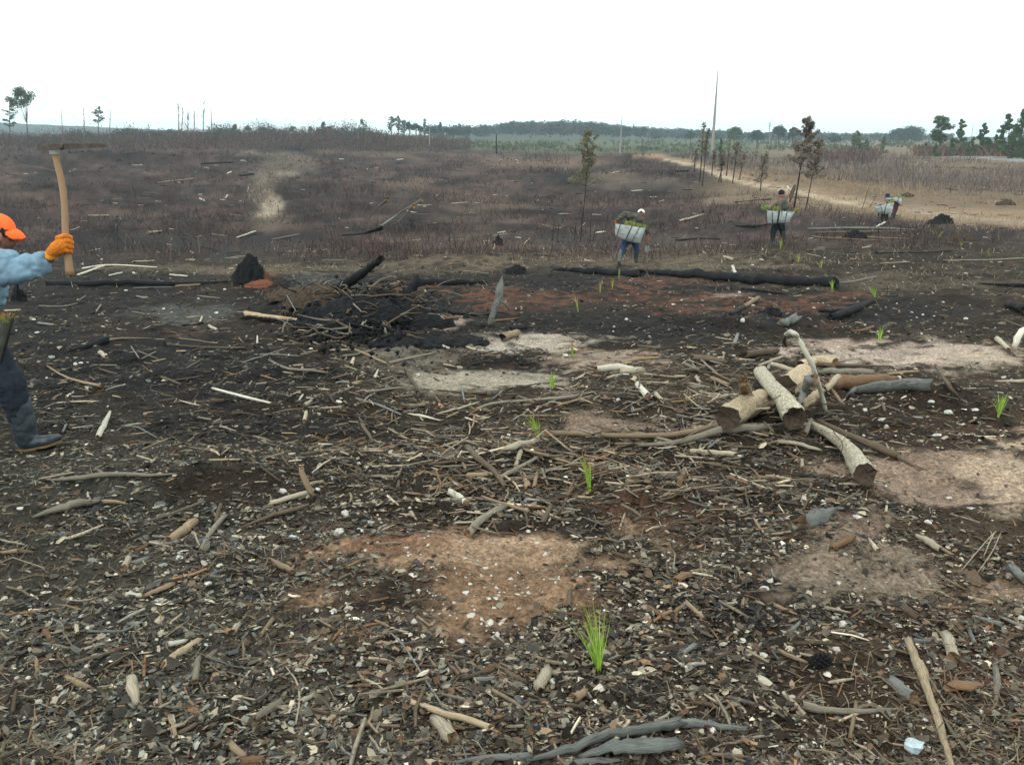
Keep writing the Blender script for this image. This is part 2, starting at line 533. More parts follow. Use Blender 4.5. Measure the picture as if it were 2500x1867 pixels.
# ------------------------------------------------------------------ mesh helpers
def mesh_np(name, V, F, cols=None, smooth=False, uv=None, mi=None):
    """V (n,3); F list of polygons or (m,k) array"""
    me = bpy.data.meshes.new(name)
    V = np.asarray(V, np.float32)
    if isinstance(F, np.ndarray):
        k = F.shape[1]
        me.vertices.add(len(V))
        me.vertices.foreach_set('co', V.ravel())
        me.loops.add(F.size)
        me.loops.foreach_set('vertex_index', F.ravel().astype(np.int32))
        me.polygons.add(len(F))
        me.polygons.foreach_set('loop_start', np.arange(0, F.size, k, dtype=np.int32))
        me.polygons.foreach_set('loop_total', np.full(len(F), k, np.int32))
        me.update(calc_edges=True)
    else:
        me.from_pydata([tuple(v) for v in V.tolist()], [], F)
    if smooth:
        me.polygons.foreach_set('use_smooth', [True] * len(me.polygons))
    if cols is not None:
        c = np.ones((len(V), 4), np.float32)
        c[:, :3] = cols
        a = me.color_attributes.new('Col', 'FLOAT_COLOR', 'POINT')
        a.data.foreach_set('color', c.ravel())
    if uv is not None:
        l = me.uv_layers.new(name='UVMap')
        l.data.foreach_set('uv', np.asarray(uv, np.float32).ravel())
    if mi is not None:
        me.polygons.foreach_set('material_index', np.asarray(mi, np.int32))
    return me


def obj(name, me, mats, parent=None, loc=None, **props):
    o = bpy.data.objects.new(name, me)
    COL.objects.link(o)
    if me is not None and mats is not None:
        for m in (mats if isinstance(mats, (list, tuple)) else [mats]):
            me.materials.append(m)
    if parent is not None:
        o.parent = parent
    if loc is not None:
        o.location = loc
    for k, v in props.items():
        o[k] = v
    return o


def empty(name, loc, label, category, group=None):
    e = bpy.data.objects.new(name, None)
    e.empty_display_size = .1
    e.location = loc
    COL.objects.link(e)
    e['label'], e['category'] = label, category
    if group:
        e['group'] = group
    return e


def tag(o, label=None, category=None, group=None):
    if label:
        o['label'] = label
    if category:
        o['category'] = category
    if group:
        o['group'] = group
    return o


def catmull(P, n):
    P = np.asarray(P, float)
    if len(P) == 2:
        t = np.linspace(0, 1, n)[:, None]
        return P[0] * (1 - t) + P[1] * t
    Q = np.vstack([2 * P[0] - P[1], P, 2 * P[-1] - P[-2]])
    out = []
    for t in np.linspace(0, len(P) - 1 - 1e-6, n):
        i = int(t)
        f = t - i
        a, b, c, d = Q[i], Q[i + 1], Q[i + 2], Q[i + 3]
        out.append(.5 * ((2 * b) + (-a + c) * f + (2 * a - 5 * b + 4 * c - d) * f * f + (-a + 3 * b - 3 * c + d) * f ** 3))
    return np.array(out)


def tube(path, rad, seg=8, n=None, rough=.0, kink=.0, flat=1.0, jag=0.0, seed=0, caps=(1, 1), twist=0, roll=0.0):
    """tapered tube; returns V, F(list), uv list, material index"""
    r_ = np.random.default_rng(seed)
    path = np.asarray(path, float)
    n = n or max(3, 2 * len(path) + 1)
    rad = np.interp(np.linspace(0, 1, n), np.linspace(0, 1, len(rad)), rad)
    C = catmull(path, n)
    if kink:
        C[1:-1] += r_.normal(0, 1, (n - 2, 3)) * kink * rad[1:-1, None]
    T = np.gradient(C, axis=0)
    T /= np.linalg.norm(T, axis=1)[:, None] + 1e-9
    up = np.array([0, 0, 1.]) if abs(T[0, 2]) < .9 else np.array([0, 1., 0])
    V, uv_v = [], []
    L = np.concatenate([[0], np.cumsum(np.linalg.norm(np.diff(C, axis=0), axis=1))])
    prof = 1 + rough * r_.normal(0, 1, (1, seg))
    for i in range(n):
        s = np.cross(T[i], up)
        s /= np.linalg.norm(s) + 1e-9
        u = np.cross(s, T[i])
        up = u
        for j in range(seg):
            a = 2 * math.pi * j / seg + twist * i + roll
            rr = rad[i] * prof[0, j] * (1 + rough * .6 * r_.normal())
            p = C[i] + s * math.cos(a) * rr + u * math.sin(a) * rr * flat
            if jag and i in (0, n - 1):
                p = p + T[i] * (1 if i else -1) * abs(r_.normal()) * jag * rad[i]
            V.append(p)
            uv_v.append((L[i] * 8, j / seg))
    F, UV, MI = [], [], []
    for i in range(n - 1):
        for j in range(seg):
            k = (j + 1) % seg
            F.append((i * seg + j, i * seg + k, (i + 1) * seg + k, (i + 1) * seg + j))
            v0, v1 = j / seg * 4, (j + 1) / seg * 4
            UV += [(L[i] * 8, v0), (L[i] * 8, v1), (L[i + 1] * 8, v1), (L[i + 1] * 8, v0)]
            MI.append(0)
    for e, c in ((0, caps[0]), (n - 1, caps[1])):
        if not c:
            continue
        V.append(C[e] + T[e] * (1 if e else -1) * (r_.normal() * .3 * rad[e] if jag else 0))
        ci = len(V) - 1
        for j in range(seg):
            k = (j + 1) % seg
            f = (e * seg + j, e * seg + k, ci)
            F.append(f if e else f[::-1])
            UV += [(L[e] * 8, 0), (L[e] * 8 + .3, 0), (L[e] * 8, .3)]
            MI.append(1)
    return V, F, UV, MI


def join(parts):
    V, F, UV, MI = [], [], [], []
    for v, f, u, m in parts:
        o = len(V)
        V += list(v)
        F += [tuple(i + o for i in ff) for ff in f]
        UV += list(u)
        MI += list(m)
    return V, F, UV, MI


def tube_obj(name, parts, mats, parent=None, smooth=True, origin=None):
    V, F, UV, MI = join(parts)
    V = np.array(V)
    if parent is not None:
        o = Vector(parent.location)
        me = mesh_np(name, V - np.array(o), F, uv=UV, mi=MI, smooth=smooth)
        ob = obj(name, me, mats, parent)
    else:
        c = V.mean(0) if origin is None else np.array(origin)
        if origin is None:
            c[2] = V[:, 2].min()
        me = mesh_np(name, V - c, F, uv=UV, mi=MI, smooth=smooth)
        ob = obj(name, me, mats, None, c)
    if smooth and len(MI):
        sm = [m == 0 for m in MI]
        me.polygons.foreach_set('use_smooth', sm)
    return ob


# ------------------------------------------------------------------ GROUND
def make_ground():
    ys = list(-np.geomspace(2.2, 9, 6)[::-1] + 2.0) + list(np.linspace(.3, 1.3, 8))
    y = 1.35
    while y < 32:
        ys.append(y)
        y += 0.0052 * (y + 2)
    while y < 2600:
        ys.append(y)
        y *= 1.026
    ys = np.array(ys)
    us = np.concatenate([np.linspace(-1.7, -.66, 26)[:-1], np.linspace(-.66, .66, 560), np.linspace(.66, 1.7, 26)[1:]])
    U, Y = np.meshgrid(us, ys)
    X = U * (np.maximum(Y, -1) + 2.0) + (U * 4 * (Y < 0) * -Y * .3)
    Zg = ground(X, Y)
    V = np.stack([X, Y, Zg], -1).reshape(-1, 3)
    nu, ny = len(us), len(ys)
    i = np.arange(ny - 1)[:, None] * nu + np.arange(nu - 1)[None]
    F = np.stack([i, i + 1, i + nu + 1, i + nu], -1).reshape(-1, 4)
    col, _, ch = soil(V[:, 0], V[:, 1], V[:, 2])
    me = mesh_np('ground', V, F, cols=col, smooth=True)
    m, nt, b = new_mat('burnt_soil')
    a = nd(nt, 'ShaderNodeAttribute', attribute_name='Col')
    geo = nd(nt, 'ShaderNodeNewGeometry')
    P = geo.outputs['Position']
    n1 = noise_n(nt, P, 45, 6, .7)
    n2 = noise_n(nt, P, 9, 5, .65)
    n3 = noise_n(nt, P, 1.2, 6, .75)
    k1 = ramp(nt, n1, [(.32, (.30, .29, .28)), (.52, (1.0, 1, 1)), (.72, (1.9, 1.85, 1.7))])
    k2 = ramp(nt, n2, [(.3, (.7, .68, .66)), (.7, (1.25, 1.26, 1.28))])
    k3 = ramp(nt, n3, [(.3, (.72, .72, .74)), (.7, (1.3, 1.27, 1.22))])
    c = mixc(nt, 1, a.outputs['Color'], k1, 'MULTIPLY')
    c = mixc(nt, 1, c, k2, 'MULTIPLY')
    c = mixc(nt, 1, c, k3, 'MULTIPLY')
    nt.links.new(c, b.inputs['Base Color'])
    b.inputs['Roughness'].default_value = .95
    b.inputs['Specular IOR Level'].default_value = .12
    ad = nd(nt, 'ShaderNodeMath', operation='MULTIPLY_ADD')
    nt.links.new(n1, ad.inputs[0])
    ad.inputs[1].default_value = .5
    nt.links.new(n2, ad.inputs[2])
    bump(nt, b, ad.outputs[0], .9, .03)
    return obj('ground', me, m, kind='structure')


ground_ob = make_ground()

ROWS_Y = np.exp(np.linspace(math.log(1.3), math.log(60), 400))
ROWS = row_slope((ground0(0 * ROWS_Y, ROWS_Y) - CAMZ) / ROWS_Y)
ROWS_D = np.minimum.accumulate(ROWS)


def scatter(n, r0, r1, xr=.70, bias=1.0):
    """ground places, even over the picture rows r0 (far) .. r1 (near)"""
    t = rng.random(n) ** bias
    row = r0 + (r1 - r0) * t
    y = np.interp(-row, -ROWS_D, ROWS_Y)
    y = y * (1 + rng.normal(0, .01, n))
    x = (rng.random(n) * 2 - 1) * xr * (y + .15)
    return x, y


PAL = np.array([(.125, .107, .080), (.20, .17, .125), (.075, .060, .043), (.038, .033, .028), (.28, .24, .17), (.12, .068, .036),
                (.098, .064, .042), (.38, .34, .27), (.110, .110, .094), (.036, .036, .036)])


def litter_colors(x, y, char, n):
    px, py = proj(x, y, ground0(x, y))
    w = np.tile(np.array([.20, .13, .20, .15, .05, .05, .13, .014, .05, .03]), (n, 1))
    left = sstep(1100, 300, px)
    w[:, 8] += .34 * left
    w[:, 9] += .12 * left
    w[:, 0] += .06 * left
    w[:, 6] *= 1 - .6 * left
    w[:, 5] *= 1 - .6 * left
    w[:, 5] += .05 * sstep(1600, 2100, px) * sstep(1400, 1600, py)
    w[:, 6] += .10 * (1 - left)
    w[:, 9] += char * .5
    w[:, 3] += char * .5
    w *= (1 + (rng.random(w.shape) - .5) * .2)
    cw = np.cumsum(w, 1) / w.sum(1)[:, None]
    idx = (rng.random(n)[:, None] > cw).sum(1)
    c = PAL[np.clip(idx, 0, 9)] * np.clip(np.exp(rng.normal(-.28, .68, n)), .15, 2.8)[:, None]
    return c * (1 - .5 * char * (rng.random(n) < .7))[:, None]


def make_flakes(n):
    x, y = scatter(n, 640, 1990, bias=.82)
    z = ground(x, y)
    _, den, char = soil(x, y, z)
    patch = .5 + 1.3 * fbm(x * 1.7, y * 1.7, 4, 91)
    keep = rng.random(n) < np.clip(den * np.clip(patch * 1.5 - .1, .10, 1) * (1 - .1 * char) + .01, 0, 1)
    x, y, z, char = x[keep], y[keep], z[keep], char[keep]
    n = len(x)
    base = np.array([(math.cos(a), math.sin(a)) for a in np.linspace(0, 2 * math.pi, 7)[:-1]])
    s = np.exp(rng.normal(math.log(.0044), .45, n)) * (1 + y / 5)
    s = np.clip(s, .002, .010 * (1 + y / 5))
    asp = rng.uniform(.25, .75, n)
    yaw = rng.uniform(0, 6.28, n)
    P = base[None] * rng.uniform(.6, 1.25, (n, 6, 1))
    P = P * np.stack([s * 1.5, s * 1.5 * asp], -1)[:, None]
    ca, sa = np.cos(yaw)[:, None], np.sin(yaw)[:, None]
    X = P[..., 0] * ca - P[..., 1] * sa
    Y = P[..., 0] * sa + P[..., 1] * ca
    tx, ty = rng.normal(0, .24, n)[:, None], rng.normal(0, .24, n)[:, None]
    lift = s * rng.uniform(.1, .5, n)
    Zc = X * tx + Y * ty + lift[:, None] + rng.normal(0, .12, (n, 6)) * s[:, None]
    V = np.zeros((n, 7, 3))
    V[:, :6, 0], V[:, :6, 1], V[:, :6, 2] = X, Y, Zc
    V[:, 6, 2] = lift + s * rng.uniform(-.1, .5, n)
    V[..., 0] += x[:, None]
    V[..., 1] += y[:, None]
    V[..., 2] += z[:, None]
    k = np.arange(6)
    tri = np.stack([k, (k + 1) % 6, np.full(6, 6)], -1)
    F = (np.arange(n)[:, None, None] * 7 + tri[None]).reshape(-1, 3)
    c = litter_colors(x, y, char, n)
    C = np.repeat(c, 7, 0)
    me = mesh_np('bark_litter', V.reshape(-1, 3), F, cols=C)
    return obj('bark_litter', me, vcol_mat('bark_litter'), kind='stuff')


def prisms(x, y, z, L, W, T, yaw, pitch, col, taper=None, bend=None):
    """thin wood splinters with a three sided section, 2 segments"""
    n = len(x)
    t = np.array([-.5, 0.05, .5])
    V = np.zeros((n, 3, 3, 3))
    cy, sy = np.cos(yaw), np.sin(yaw)
    bend = rng.normal(0, .06, n) if bend is None else bend
    for i, ti in enumerate(t):
        wid = (1 - .55 * (i == 2) * rng.random(n)) * (1 - .35 * (i == 0) * rng.random(n))
        lx = L * ti
        off = bend * L * (1 if i == 1 else 0)
        for j, (a, b) in enumerate([(-.5, 0), (.5, 0), (.1, 1)]):
            ox = lx
            oy = W * a * wid + off
            oz = T * b * wid + np.tan(pitch) * lx
            V[:, i, j, 0] = x + ox * cy - oy * sy
            V[:, i, j, 1] = y + ox * sy + oy * cy
            V[:, i, j, 2] = z + oz
    F = []
    for i in range(2):
        for a, b in ((0, 1), (1, 2), (2, 0)):
            F.append((i * 3 + a, i * 3 + b, i * 3 + 3 + b, i * 3 + 3 + a))
    F.append((2, 1, 0, 0))
    F.append((6, 7, 8, 8))
    F4 = np.array(F[:6])
    Fq = (np.arange(n)[:, None, None] * 9 + F4[None]).reshape(-1, 4)
    return V.reshape(-1, 3), Fq, np.repeat(col, 9, 0)


def make_splinters(n):
    x, y = scatter(n, 640, 1990, bias=.75)
    z = ground(x, y)
    _, den, char = soil(x, y, z)
    px, py = proj(x, y, z)
    hot = 1.15 * np.exp(-(((px - 1500) / 520) ** 2 + ((py - 1110) / 170) ** 2)) + .9 * np.exp(-(((px - 1760) / 260) ** 2 + ((py - 960) / 90) ** 2)) + .5 * np.exp(-(((px - 700) / 500) ** 2 + ((py - 950) / 160) ** 2)) \
        + .12 * np.exp(-(((px - 1300) / 600) ** 2 + ((py - 1750) / 120) ** 2))
    keep = rng.random(n) < np.clip(den * (.09 + .12 * sstep(3.2, 7, y) + hot + .10 * char) * (1 - .15 * char), 0, 1)
    x, y, z, char, hot = x[keep], y[keep], z[keep], char[keep], hot[keep]
    n = len(x)
    far = 1 + y / 22
    L = np.clip(np.exp(rng.normal(math.log(.030), .6, n)) * (1 + 1.3 * hot + .5 * sstep(4, 8, y)), .01, .32) * far
    W = np.clip(L * rng.uniform(.05, .17, n), .0018, .013) * far
    T = W * rng.uniform(.3, .8, n)
    yaw = rng.normal(0, .8, n) + (rng.random(n) < .3) * rng.uniform(0, 3.1, n)
    pitch = rng.normal(0, .16, n)
    pal = np.array([(.16, .13, .095), (.26, .205, .14), (.37, .31, .23), (.095, .068, .046), (.16, .092, .05), (.055, .046, .036), (.17, .16, .14)])
    w = np.tile(np.array([.25, .17, .08, .25, .09, .15, .08]), (n, 1))
    w[:, 5] += char * 1.2
    cw = np.cumsum(w, 1) / w.sum(1)[:, None]
    idx = np.clip((rng.random(n)[:, None] > cw).sum(1), 0, 6)
    col = pal[idx] * np.clip(np.exp(rng.normal(-.15, .5, n)), .25, 1.9)[:, None] * (1 - .45 * char * (rng.random(n) < .6))[:, None]
    V, F, C = prisms(x, y, z + .2 * W + np.abs(np.sin(pitch)) * L * .35, L, W, T, yaw, pitch, col)
    me = mesh_np('wood_splinters', V, F, cols=C)
    return obj('wood_splinters', me, vcol_mat('wood_splinters', .85, .3), kind='stuff')


def make_needles(n):
    """dead roots, pine straw and hair-thin twigs, curved, sticking up a little"""
    x, y = scatter(n, 700, 1990, bias=.6)
    z = ground(x, y)
    _, den, char = soil(x, y, z)
    keep = rng.random(n) < den * np.clip(.35 + 1.5 * fbm(x * 1.4, y * 1.4, 3, 95), .08, 1)
    x, y, z, char = x[keep], y[keep], z[keep], char[keep]
    n = len(x)
    L = np.exp(rng.normal(math.log(.05), .5, n)) * (1 + y / 12)
    W = np.clip(rng.normal(.0011, .0004, n), .0006, .003) * (1 + y / 4)
    yaw = rng.uniform(0, 6.28, n)
    el = np.abs(rng.normal(0, .22, n))
    col = np.array([(.17, .11, .065), (.10, .075, .05), (.17, .145, .10)])[rng.integers(0, 3, n)] * rng.uniform(.6, 1.3, n)[:, None]
    d = np.stack([np.cos(yaw) * np.cos(el), np.sin(yaw) * np.cos(el), np.sin(el)], -1)
    s = np.stack([-np.sin(yaw), np.cos(yaw), rng.normal(0, .5, n)], -1)
    p0 = np.stack([x, y, z + .003], -1)
    mid = p0 + d * L[:, None] * .5 + s * (rng.normal(0, .12, n) * L)[:, None] + np.array([0, 0, 1]) * (L * .06)[:, None]
    end = p0 + d * L[:, None] - np.array([0, 0, 1]) * (L * .5 * np.sin(el))[:, None]
    w = W[:, None]
    V = np.stack([p0 - s * w, p0 + s * w, mid - s * w * .8, mid + s * w * .8, end], 1).reshape(-1, 3)
    tri = np.array([(0, 1, 3), (0, 3, 2), (2, 3, 4)])
    F = (np.arange(n)[:, None, None] * 5 + tri[None]).reshape(-1, 3)
    me = mesh_np('dead_twigs', V, F, cols=np.repeat(col, 5, 0))
    return obj('dead_twigs', me, vcol_mat('dead_twigs'), kind='stuff')


def make_pebbles(n):
    x, y = scatter(n, 640, 1990, bias=.8)
    z = ground(x, y)
    px, py = proj(x, y, z)
    _, den, char = soil(x, y, z)
    hot = np.exp(-(((px - 1200) / 330) ** 2 + ((py - 1480) / 150) ** 2)) + np.exp(-(((px - 2150) / 420) ** 2 + ((py - 850) / 150) ** 2)) \
        + .8 * np.exp(-(((px - 2200) / 350) ** 2 + ((py - 1650) / 200) ** 2)) + .6 * np.exp(-(((px - 2150) / 250) ** 2 + ((py - 1030) / 60) ** 2))
    keep = rng.random(n) < .10 + .55 * hot
    x, y, z = x[keep], y[keep], z[keep]
    n = len(x)
    base = []
    for a in np.linspace(0, 2 * math.pi, 6)[:-1]:
        base.append((math.cos(a), math.sin(a), 0))
    for a in np.linspace(0, 2 * math.pi, 4)[:-1]:
        base.append((math.cos(a) * .55, math.sin(a) * .55, .75))
    base = np.array(base)
    s = np.exp(rng.normal(math.log(.0036), .42, n)) * (1 + y / 6)
    B = base[None] * rng.uniform(.7, 1.3, (n, 8, 1)) * s[:, None, None] * np.stack([rng.uniform(.8, 1.5, n), rng.uniform(.7, 1.1, n), rng.uniform(.6, 1., n)], -1)[:, None]
    yaw = rng.uniform(0, 6.28, n)
    V = B.copy()
    V[..., 0] = B[..., 0] * np.cos(yaw)[:, None] - B[..., 1] * np.sin(yaw)[:, None] + x[:, None]
    V[..., 1] = B[..., 0] * np.sin(yaw)[:, None] + B[..., 1] * np.cos(yaw)[:, None] + y[:, None]
    V[..., 2] += z[:, None] + s[:, None] * .1
    tri = np.array([(0, 1, 5), (1, 6, 5), (1, 2, 6), (2, 3, 6), (3, 7, 6), (3, 4, 7), (4, 0, 7), (0, 5, 7), (5, 6, 7)])
    F = (np.arange(n)[:, None, None] * 8 + tri[None]).reshape(-1, 3)
    pal = np.array([(.52, .48, .41), (.36, .32, .255), (.24, .20, .155), (.16, .12, .085)])
    c = pal[rng.choice(4, n, p=[.4, .25, .2, .15])] * rng.uniform(.7, 1.15, n)[:, None]
    me = mesh_np('pebbles', V.reshape(-1, 3), F, cols=np.repeat(c, 8, 0))
    return obj('pebbles', me, vcol_mat('pebbles', .8, .15), kind='stuff')


def make_clods(n):
    """crumbs of dark earth on the turned-up ground"""
    x, y = scatter(n, 640, 1990, bias=.85)
    z = ground(x, y)
    base, den, char = soil(x, y, z)
    px, py = proj(x, y, z)
    hot = np.clip(fbm(x * 1.1, y * 1.1, 3, 99) * 2.2, 0, 1) + char * .5
    for (mx, my, rx, ry, h) in MOUNDS[:20]:
        hot = hot + 1.2 * np.exp(-(((x - mx) / rx) ** 2 + ((y - my) / ry) ** 2))
    keep = rng.random(n) < np.clip(hot, 0, 1) * (den * .8 + .05)
    x, y, z, base = x[keep], y[keep], z[keep], base[keep]
    n = len(x)
    bs = []
    for a in np.linspace(0, 2 * math.pi, 6)[:-1]:
        bs.append((math.cos(a), math.sin(a), 0))
    bs.append((0, 0, .9))
    bs = np.array(bs)
    s = np.exp(rng.normal(math.log(.0048), .5, n)) * (1 + y / 5)
    V = bs[None] * rng.uniform(.6, 1.4, (n, 6, 3)) * s[:, None, None]
    V += np.stack([x, y, z], -1)[:, None]
    k = np.arange(5)
    tri = np.stack([k, (k + 1) % 5, np.full(5, 5)], -1)
    F = (np.arange(n)[:, None, None] * 6 + tri[None]).reshape(-1, 3)
    c = base * rng.uniform(.5, 1.3, n)[:, None]
    me = mesh_np('earth_clods', V.reshape(-1, 3), F, cols=np.repeat(c, 6, 0))
    return obj('earth_clods', me, vcol_mat('earth_clods'), kind='stuff')


make_flakes(150000)
make_splinters(56000)
make_needles(17000)
make_pebbles(16000)
make_clods(30000)


# ------------------------------------------------------------------ standing weeds
def weeds(name, x, y, h, col, width, lean=.15, branch=0):
    n = len(x)
    z = ground(x, y)
    d = np.stack([rng.normal(0, lean, n), rng.normal(0, lean, n), np.ones(n)], -1)
    yaw = rng.normal(0, .6, n)
    s = np.stack([np.cos(yaw), np.sin(yaw), np.zeros(n)], -1) * width[:, None]
    p = np.stack([x, y, z - .02], -1)
    tip = p + d * h[:, None]
    V = [p - s, p + s, tip]
    cols = [col, col, col]
    tris = [(0, 1, 2)]
    k = 3
    for b in range(branch):
        t = rng.uniform(.35, .85, n)[:, None]
        q = p + d * h[:, None] * t
        bd = np.stack([rng.normal(0, .6, n), rng.normal(0, .4, n), rng.uniform(.3, 1, n)], -1)
        e = q + bd * (h * rng.uniform(.2, .45, n))[:, None]
        V += [q - s * .5, q + s * .5, e]
        cols += [col] * 3
        tris.append((k, k + 1, k + 2))
        k += 3
    V = np.stack(V, 1).reshape(-1, 3)
    F = (np.arange(n)[:, None, None] * k + np.array(tris)[None]).reshape(-1, 3)
    me = mesh_np(name, V, F, cols=np.repeat(col, k, 0))
    return obj(name, me, vcol_mat(name + '_stems', .9, .1), kind='stuff')


def place(n, px0, px1, r0, r1, y0, y1):
    """points on the ground between forward distances y0..y1, more where they are near"""
    y = np.exp(rng.uniform(math.log(y0), math.log(y1), n * 3))
    u = rng.uniform(raydir(px0, 400)[0], raydir(px1, 400)[0], n * 3)
    x = u * y
    z = ground0(x, y)
    px, py = proj(x, y, z)
    k = np.nonzero((py > r0) & (py < r1))[0][:n]
    return x[k], y[k], px[k], py[k]


def palpick(n, pal, lo=.7, hi=1.3):
    return np.array(pal)[rng.integers(0, len(pal), n)] * rng.uniform(lo, hi, n)[:, None]


BURNT = [(.074, .044, .041), (.050, .031, .031), (.112, .066, .056), (.028, .022, .024), (.15, .108, .088), (.085, .050, .040)]
x, y, px, py = place(52000, -250, 2750, 335, 640, 26, 330)
dens = np.clip(.5 + 1.7 * fbm(px * .009, py * .05, 4, 111), .04, 1)
dens *= 1 - .85 * np.exp(-(((px - 655) / 75) ** 2)) * (py > 385)
road = np.abs(py - np.interp(px, [1590, 1800, 2050, 2500], [381, 432, 487, 540])) < np.interp(px, [1590, 1800, 2500], [12, 26, 46])
right = (px > 1850) & (py < np.interp(px, [1850, 2500], [470, 560]))
keep = (rng.random(len(x)) < dens) & ~(road & (px > 1580)) & ~right
x, y, px, py = x[keep], y[keep], px[keep], py[keep]
h = rng.uniform(.15, .6, len(x)) * (1 + sstep(120, 220, y) * 1.1)
weeds('burnt_weeds', x, y, h, palpick(len(x), BURNT), np.maximum(.004, y * .00032), .45, 1)

# brown brush crown of the hill on the left: loose bushes with thin stems between them
def bushes(name, x, y, rad, hgt, col, ntri, leaf, cone=False):
    n = len(x)
    z = ground(x, y)
    d = rng.normal(0, 1, (n, ntri, 3))
    d /= np.linalg.norm(d, axis=2)[..., None]
    rr = rng.random((n, ntri, 1)) ** .45
    t = (d[..., 2:3] * rr + 1) / 2
    sc = (1.15 - t) if cone else 1.0
    p = np.concatenate([d[..., :2] * rr * rad[:, None, None] * sc, t * hgt[:, None, None]], -1)
    p = p * rng.uniform(.8, 1.25, (n, ntri, 1)) + np.stack([x, y, z - .1], -1)[:, None]
    L = (leaf * rng.uniform(.5, 1.5, (n, ntri)))[..., None] if np.ndim(leaf) == 0 else (leaf[:, None] * rng.uniform(.5, 1.5, (n, ntri)))[..., None]
    a_, b_ = rng.normal(0, 1, (n, ntri, 3)), rng.normal(0, 1, (n, ntri, 3))
    a_ /= np.linalg.norm(a_, axis=2)[..., None]
    b_ /= np.linalg.norm(b_, axis=2)[..., None]
    V = np.stack([p - a_ * L * .9, p + a_ * L * .9, p + b_ * L], 2).reshape(-1, 3)
    C = np.repeat(col[:, None] * rng.uniform(.6, 1.4, (n, ntri, 1)), 3, 1).reshape(-1, 3)
    return obj(name, mesh_np(name, V, np.arange(len(V)).reshape(-1, 3), cols=C), vcol_mat(name + '_leaves', .9, .1), kind='stuff')


x, y, px, py = place(1500, -250, 1150, 318, 368, 165, 420)
nz = np.clip(.8 + 1.3 * fbm(x * .035, y * .02, 3, 8), .25, 1.9)
bushes('hilltop_brush', x, y, rng.uniform(.8, 2.6, len(x)), rng.uniform(1.3, 3.8, len(x)) * nz,
       palpick(len(x), [(.105, .07, .065), (.075, .058, .058), (.12, .075, .06), (.06, .06, .045), (.085, .07, .075)]), 55, np.maximum(.10, y * .0007))
x, y, px, py = place(7000, -250, 1150, 318, 368, 165, 420)
weeds('hilltop_stems', x, y, rng.uniform(.6, 2.8, len(x)) * np.clip(.75 + fbm(x * .03, y * .03, 3, 8), .3, 1.4),
      palpick(len(x), [(.10, .07, .065), (.07, .055, .055), (.12, .075, .06)]), np.maximum(.02, y * .0004), .4, 2)

# grey purple weeds and tan grass on the right bank
BANK = [(.125, .105, .105), (.17, .14, .13), (.09, .075, .08), (.17, .13, .10), (.25, .20, .155)]
x, y, px, py = place(40000, 1560, 2760, 372, 520, 42, 180)
lim = np.interp(px, [1560, 1700, 1850, 2000, 2200, 2500, 2760], [376, 398, 440, 462, 482, 500, 520])
r2 = (py > np.interp(px, [2230, 2500, 2760], [376, 386, 396])) & (py < np.interp(px, [2230, 2500, 2760], [388, 400, 412])) & (px > 2230)
keep = (py < lim + rng.normal(0, 4, len(x))) & ~r2
keep &= rng.random(len(x)) < np.clip(.75 + .9 * fbm(x * .12, y * .12, 3, 15), .2, 1)
x, y, px, py = x[keep], y[keep], px[keep], py[keep]
edge = np.interp(px, [1560, 1850, 2200, 2500], [376, 440, 482, 500]) - py
c = palpick(len(x), BANK)
c = np.where((edge < 14)[:, None], c * 0 + np.array([.30, .215, .135]) * rng.uniform(.7, 1.2, len(x))[:, None], c)
h = np.clip(rng.normal(.85, .35, len(x)), .2, 1.9) * np.clip(.8 + 1.0 * fbm(x * .15, y * .15, 3, 17), .3, 1.5) * np.where(edge < 12, .35, 1) * np.interp(px, [1560, 1950, 2200], [.55, .8, 1.05])
h = h * np.where((px > 2230) & (py > 388), .72, 1.0)
weeds('bank_weeds', x, y, h, c, np.maximum(.004, y * .00034), .32, 2)

# tan grass beside the track
x, y, px, py = place(26000, 1500, 2760, 380, 600, 30, 130)
near_road = np.abs(py - np.interp(px, [1590, 1800, 2050, 2500], [385, 440, 500, 562])) < np.interp(px, [1590, 1800, 2500], [10, 24, 34])
keep = near_road & (rng.random(len(x)) < np.clip(.25 + fbm(x * .3, y * .3, 3, 19), 0, 1))
x, y = x[keep], y[keep]
weeds('dry_grass', x, y, rng.uniform(.06, .28, len(x)), palpick(len(x), [(.34, .26, .17), (.26, .19, .12), (.20, .15, .10)]), np.maximum(.003, y * .00035), .35)

# straw tufts around the white capped planter and the far edge of the black ground
x, y = scatter(30000, 560, 720)
px, py = proj(x, y, ground0(x, y))
m = np.exp(-(((px - 1500) / 600) ** 2 + ((py - 632) / 22) ** 2)) + .6 * np.exp(-(((px - 620) / 400) ** 2 + ((py - 655) / 9) ** 2)) \
    + .5 * np.exp(-(((px - 2150) / 400) ** 2 + ((py - 660) / 60) ** 2)) + .12
keep = rng.random(len(x)) < m * np.clip(.5 + 1.3 * fbm(x * .8, y * .8, 3, 29), 0, 1)
x, y = x[keep], y[keep]
weeds('straw_tufts', x, y, rng.uniform(.03, .16, len(x)), palpick(len(x), [(.36, .29, .19), (.27, .21, .14), (.17, .13, .095), (.08, .065, .055)]),
      np.maximum(.003, y * .0004), .9, 1)

# young green pine plantation across the middle distance
x, y, px, py = place(5200, 1040, 2340, 346, 371, 245, 640)
k = rng.random(len(x)) < .6 * np.clip(.55 + 1.5 * fbm(px * .012, py * .2, 3, 77), .05, 1) * np.interp(px, [1040, 1250, 1500, 2340], [.2, .8, 1, .8])
x, y = x[k], y[k]
bushes('young_pine_rows', x, y, rng.uniform(.5, 1.0, len(x)), rng.uniform(.8, 2.1, len(x)),
       palpick(len(x), [(.07, .10, .035), (.055, .08, .035), (.11, .115, .05), (.06, .08, .04), (.10, .09, .06)]), 26, np.maximum(.15, y * .0008), cone=True)

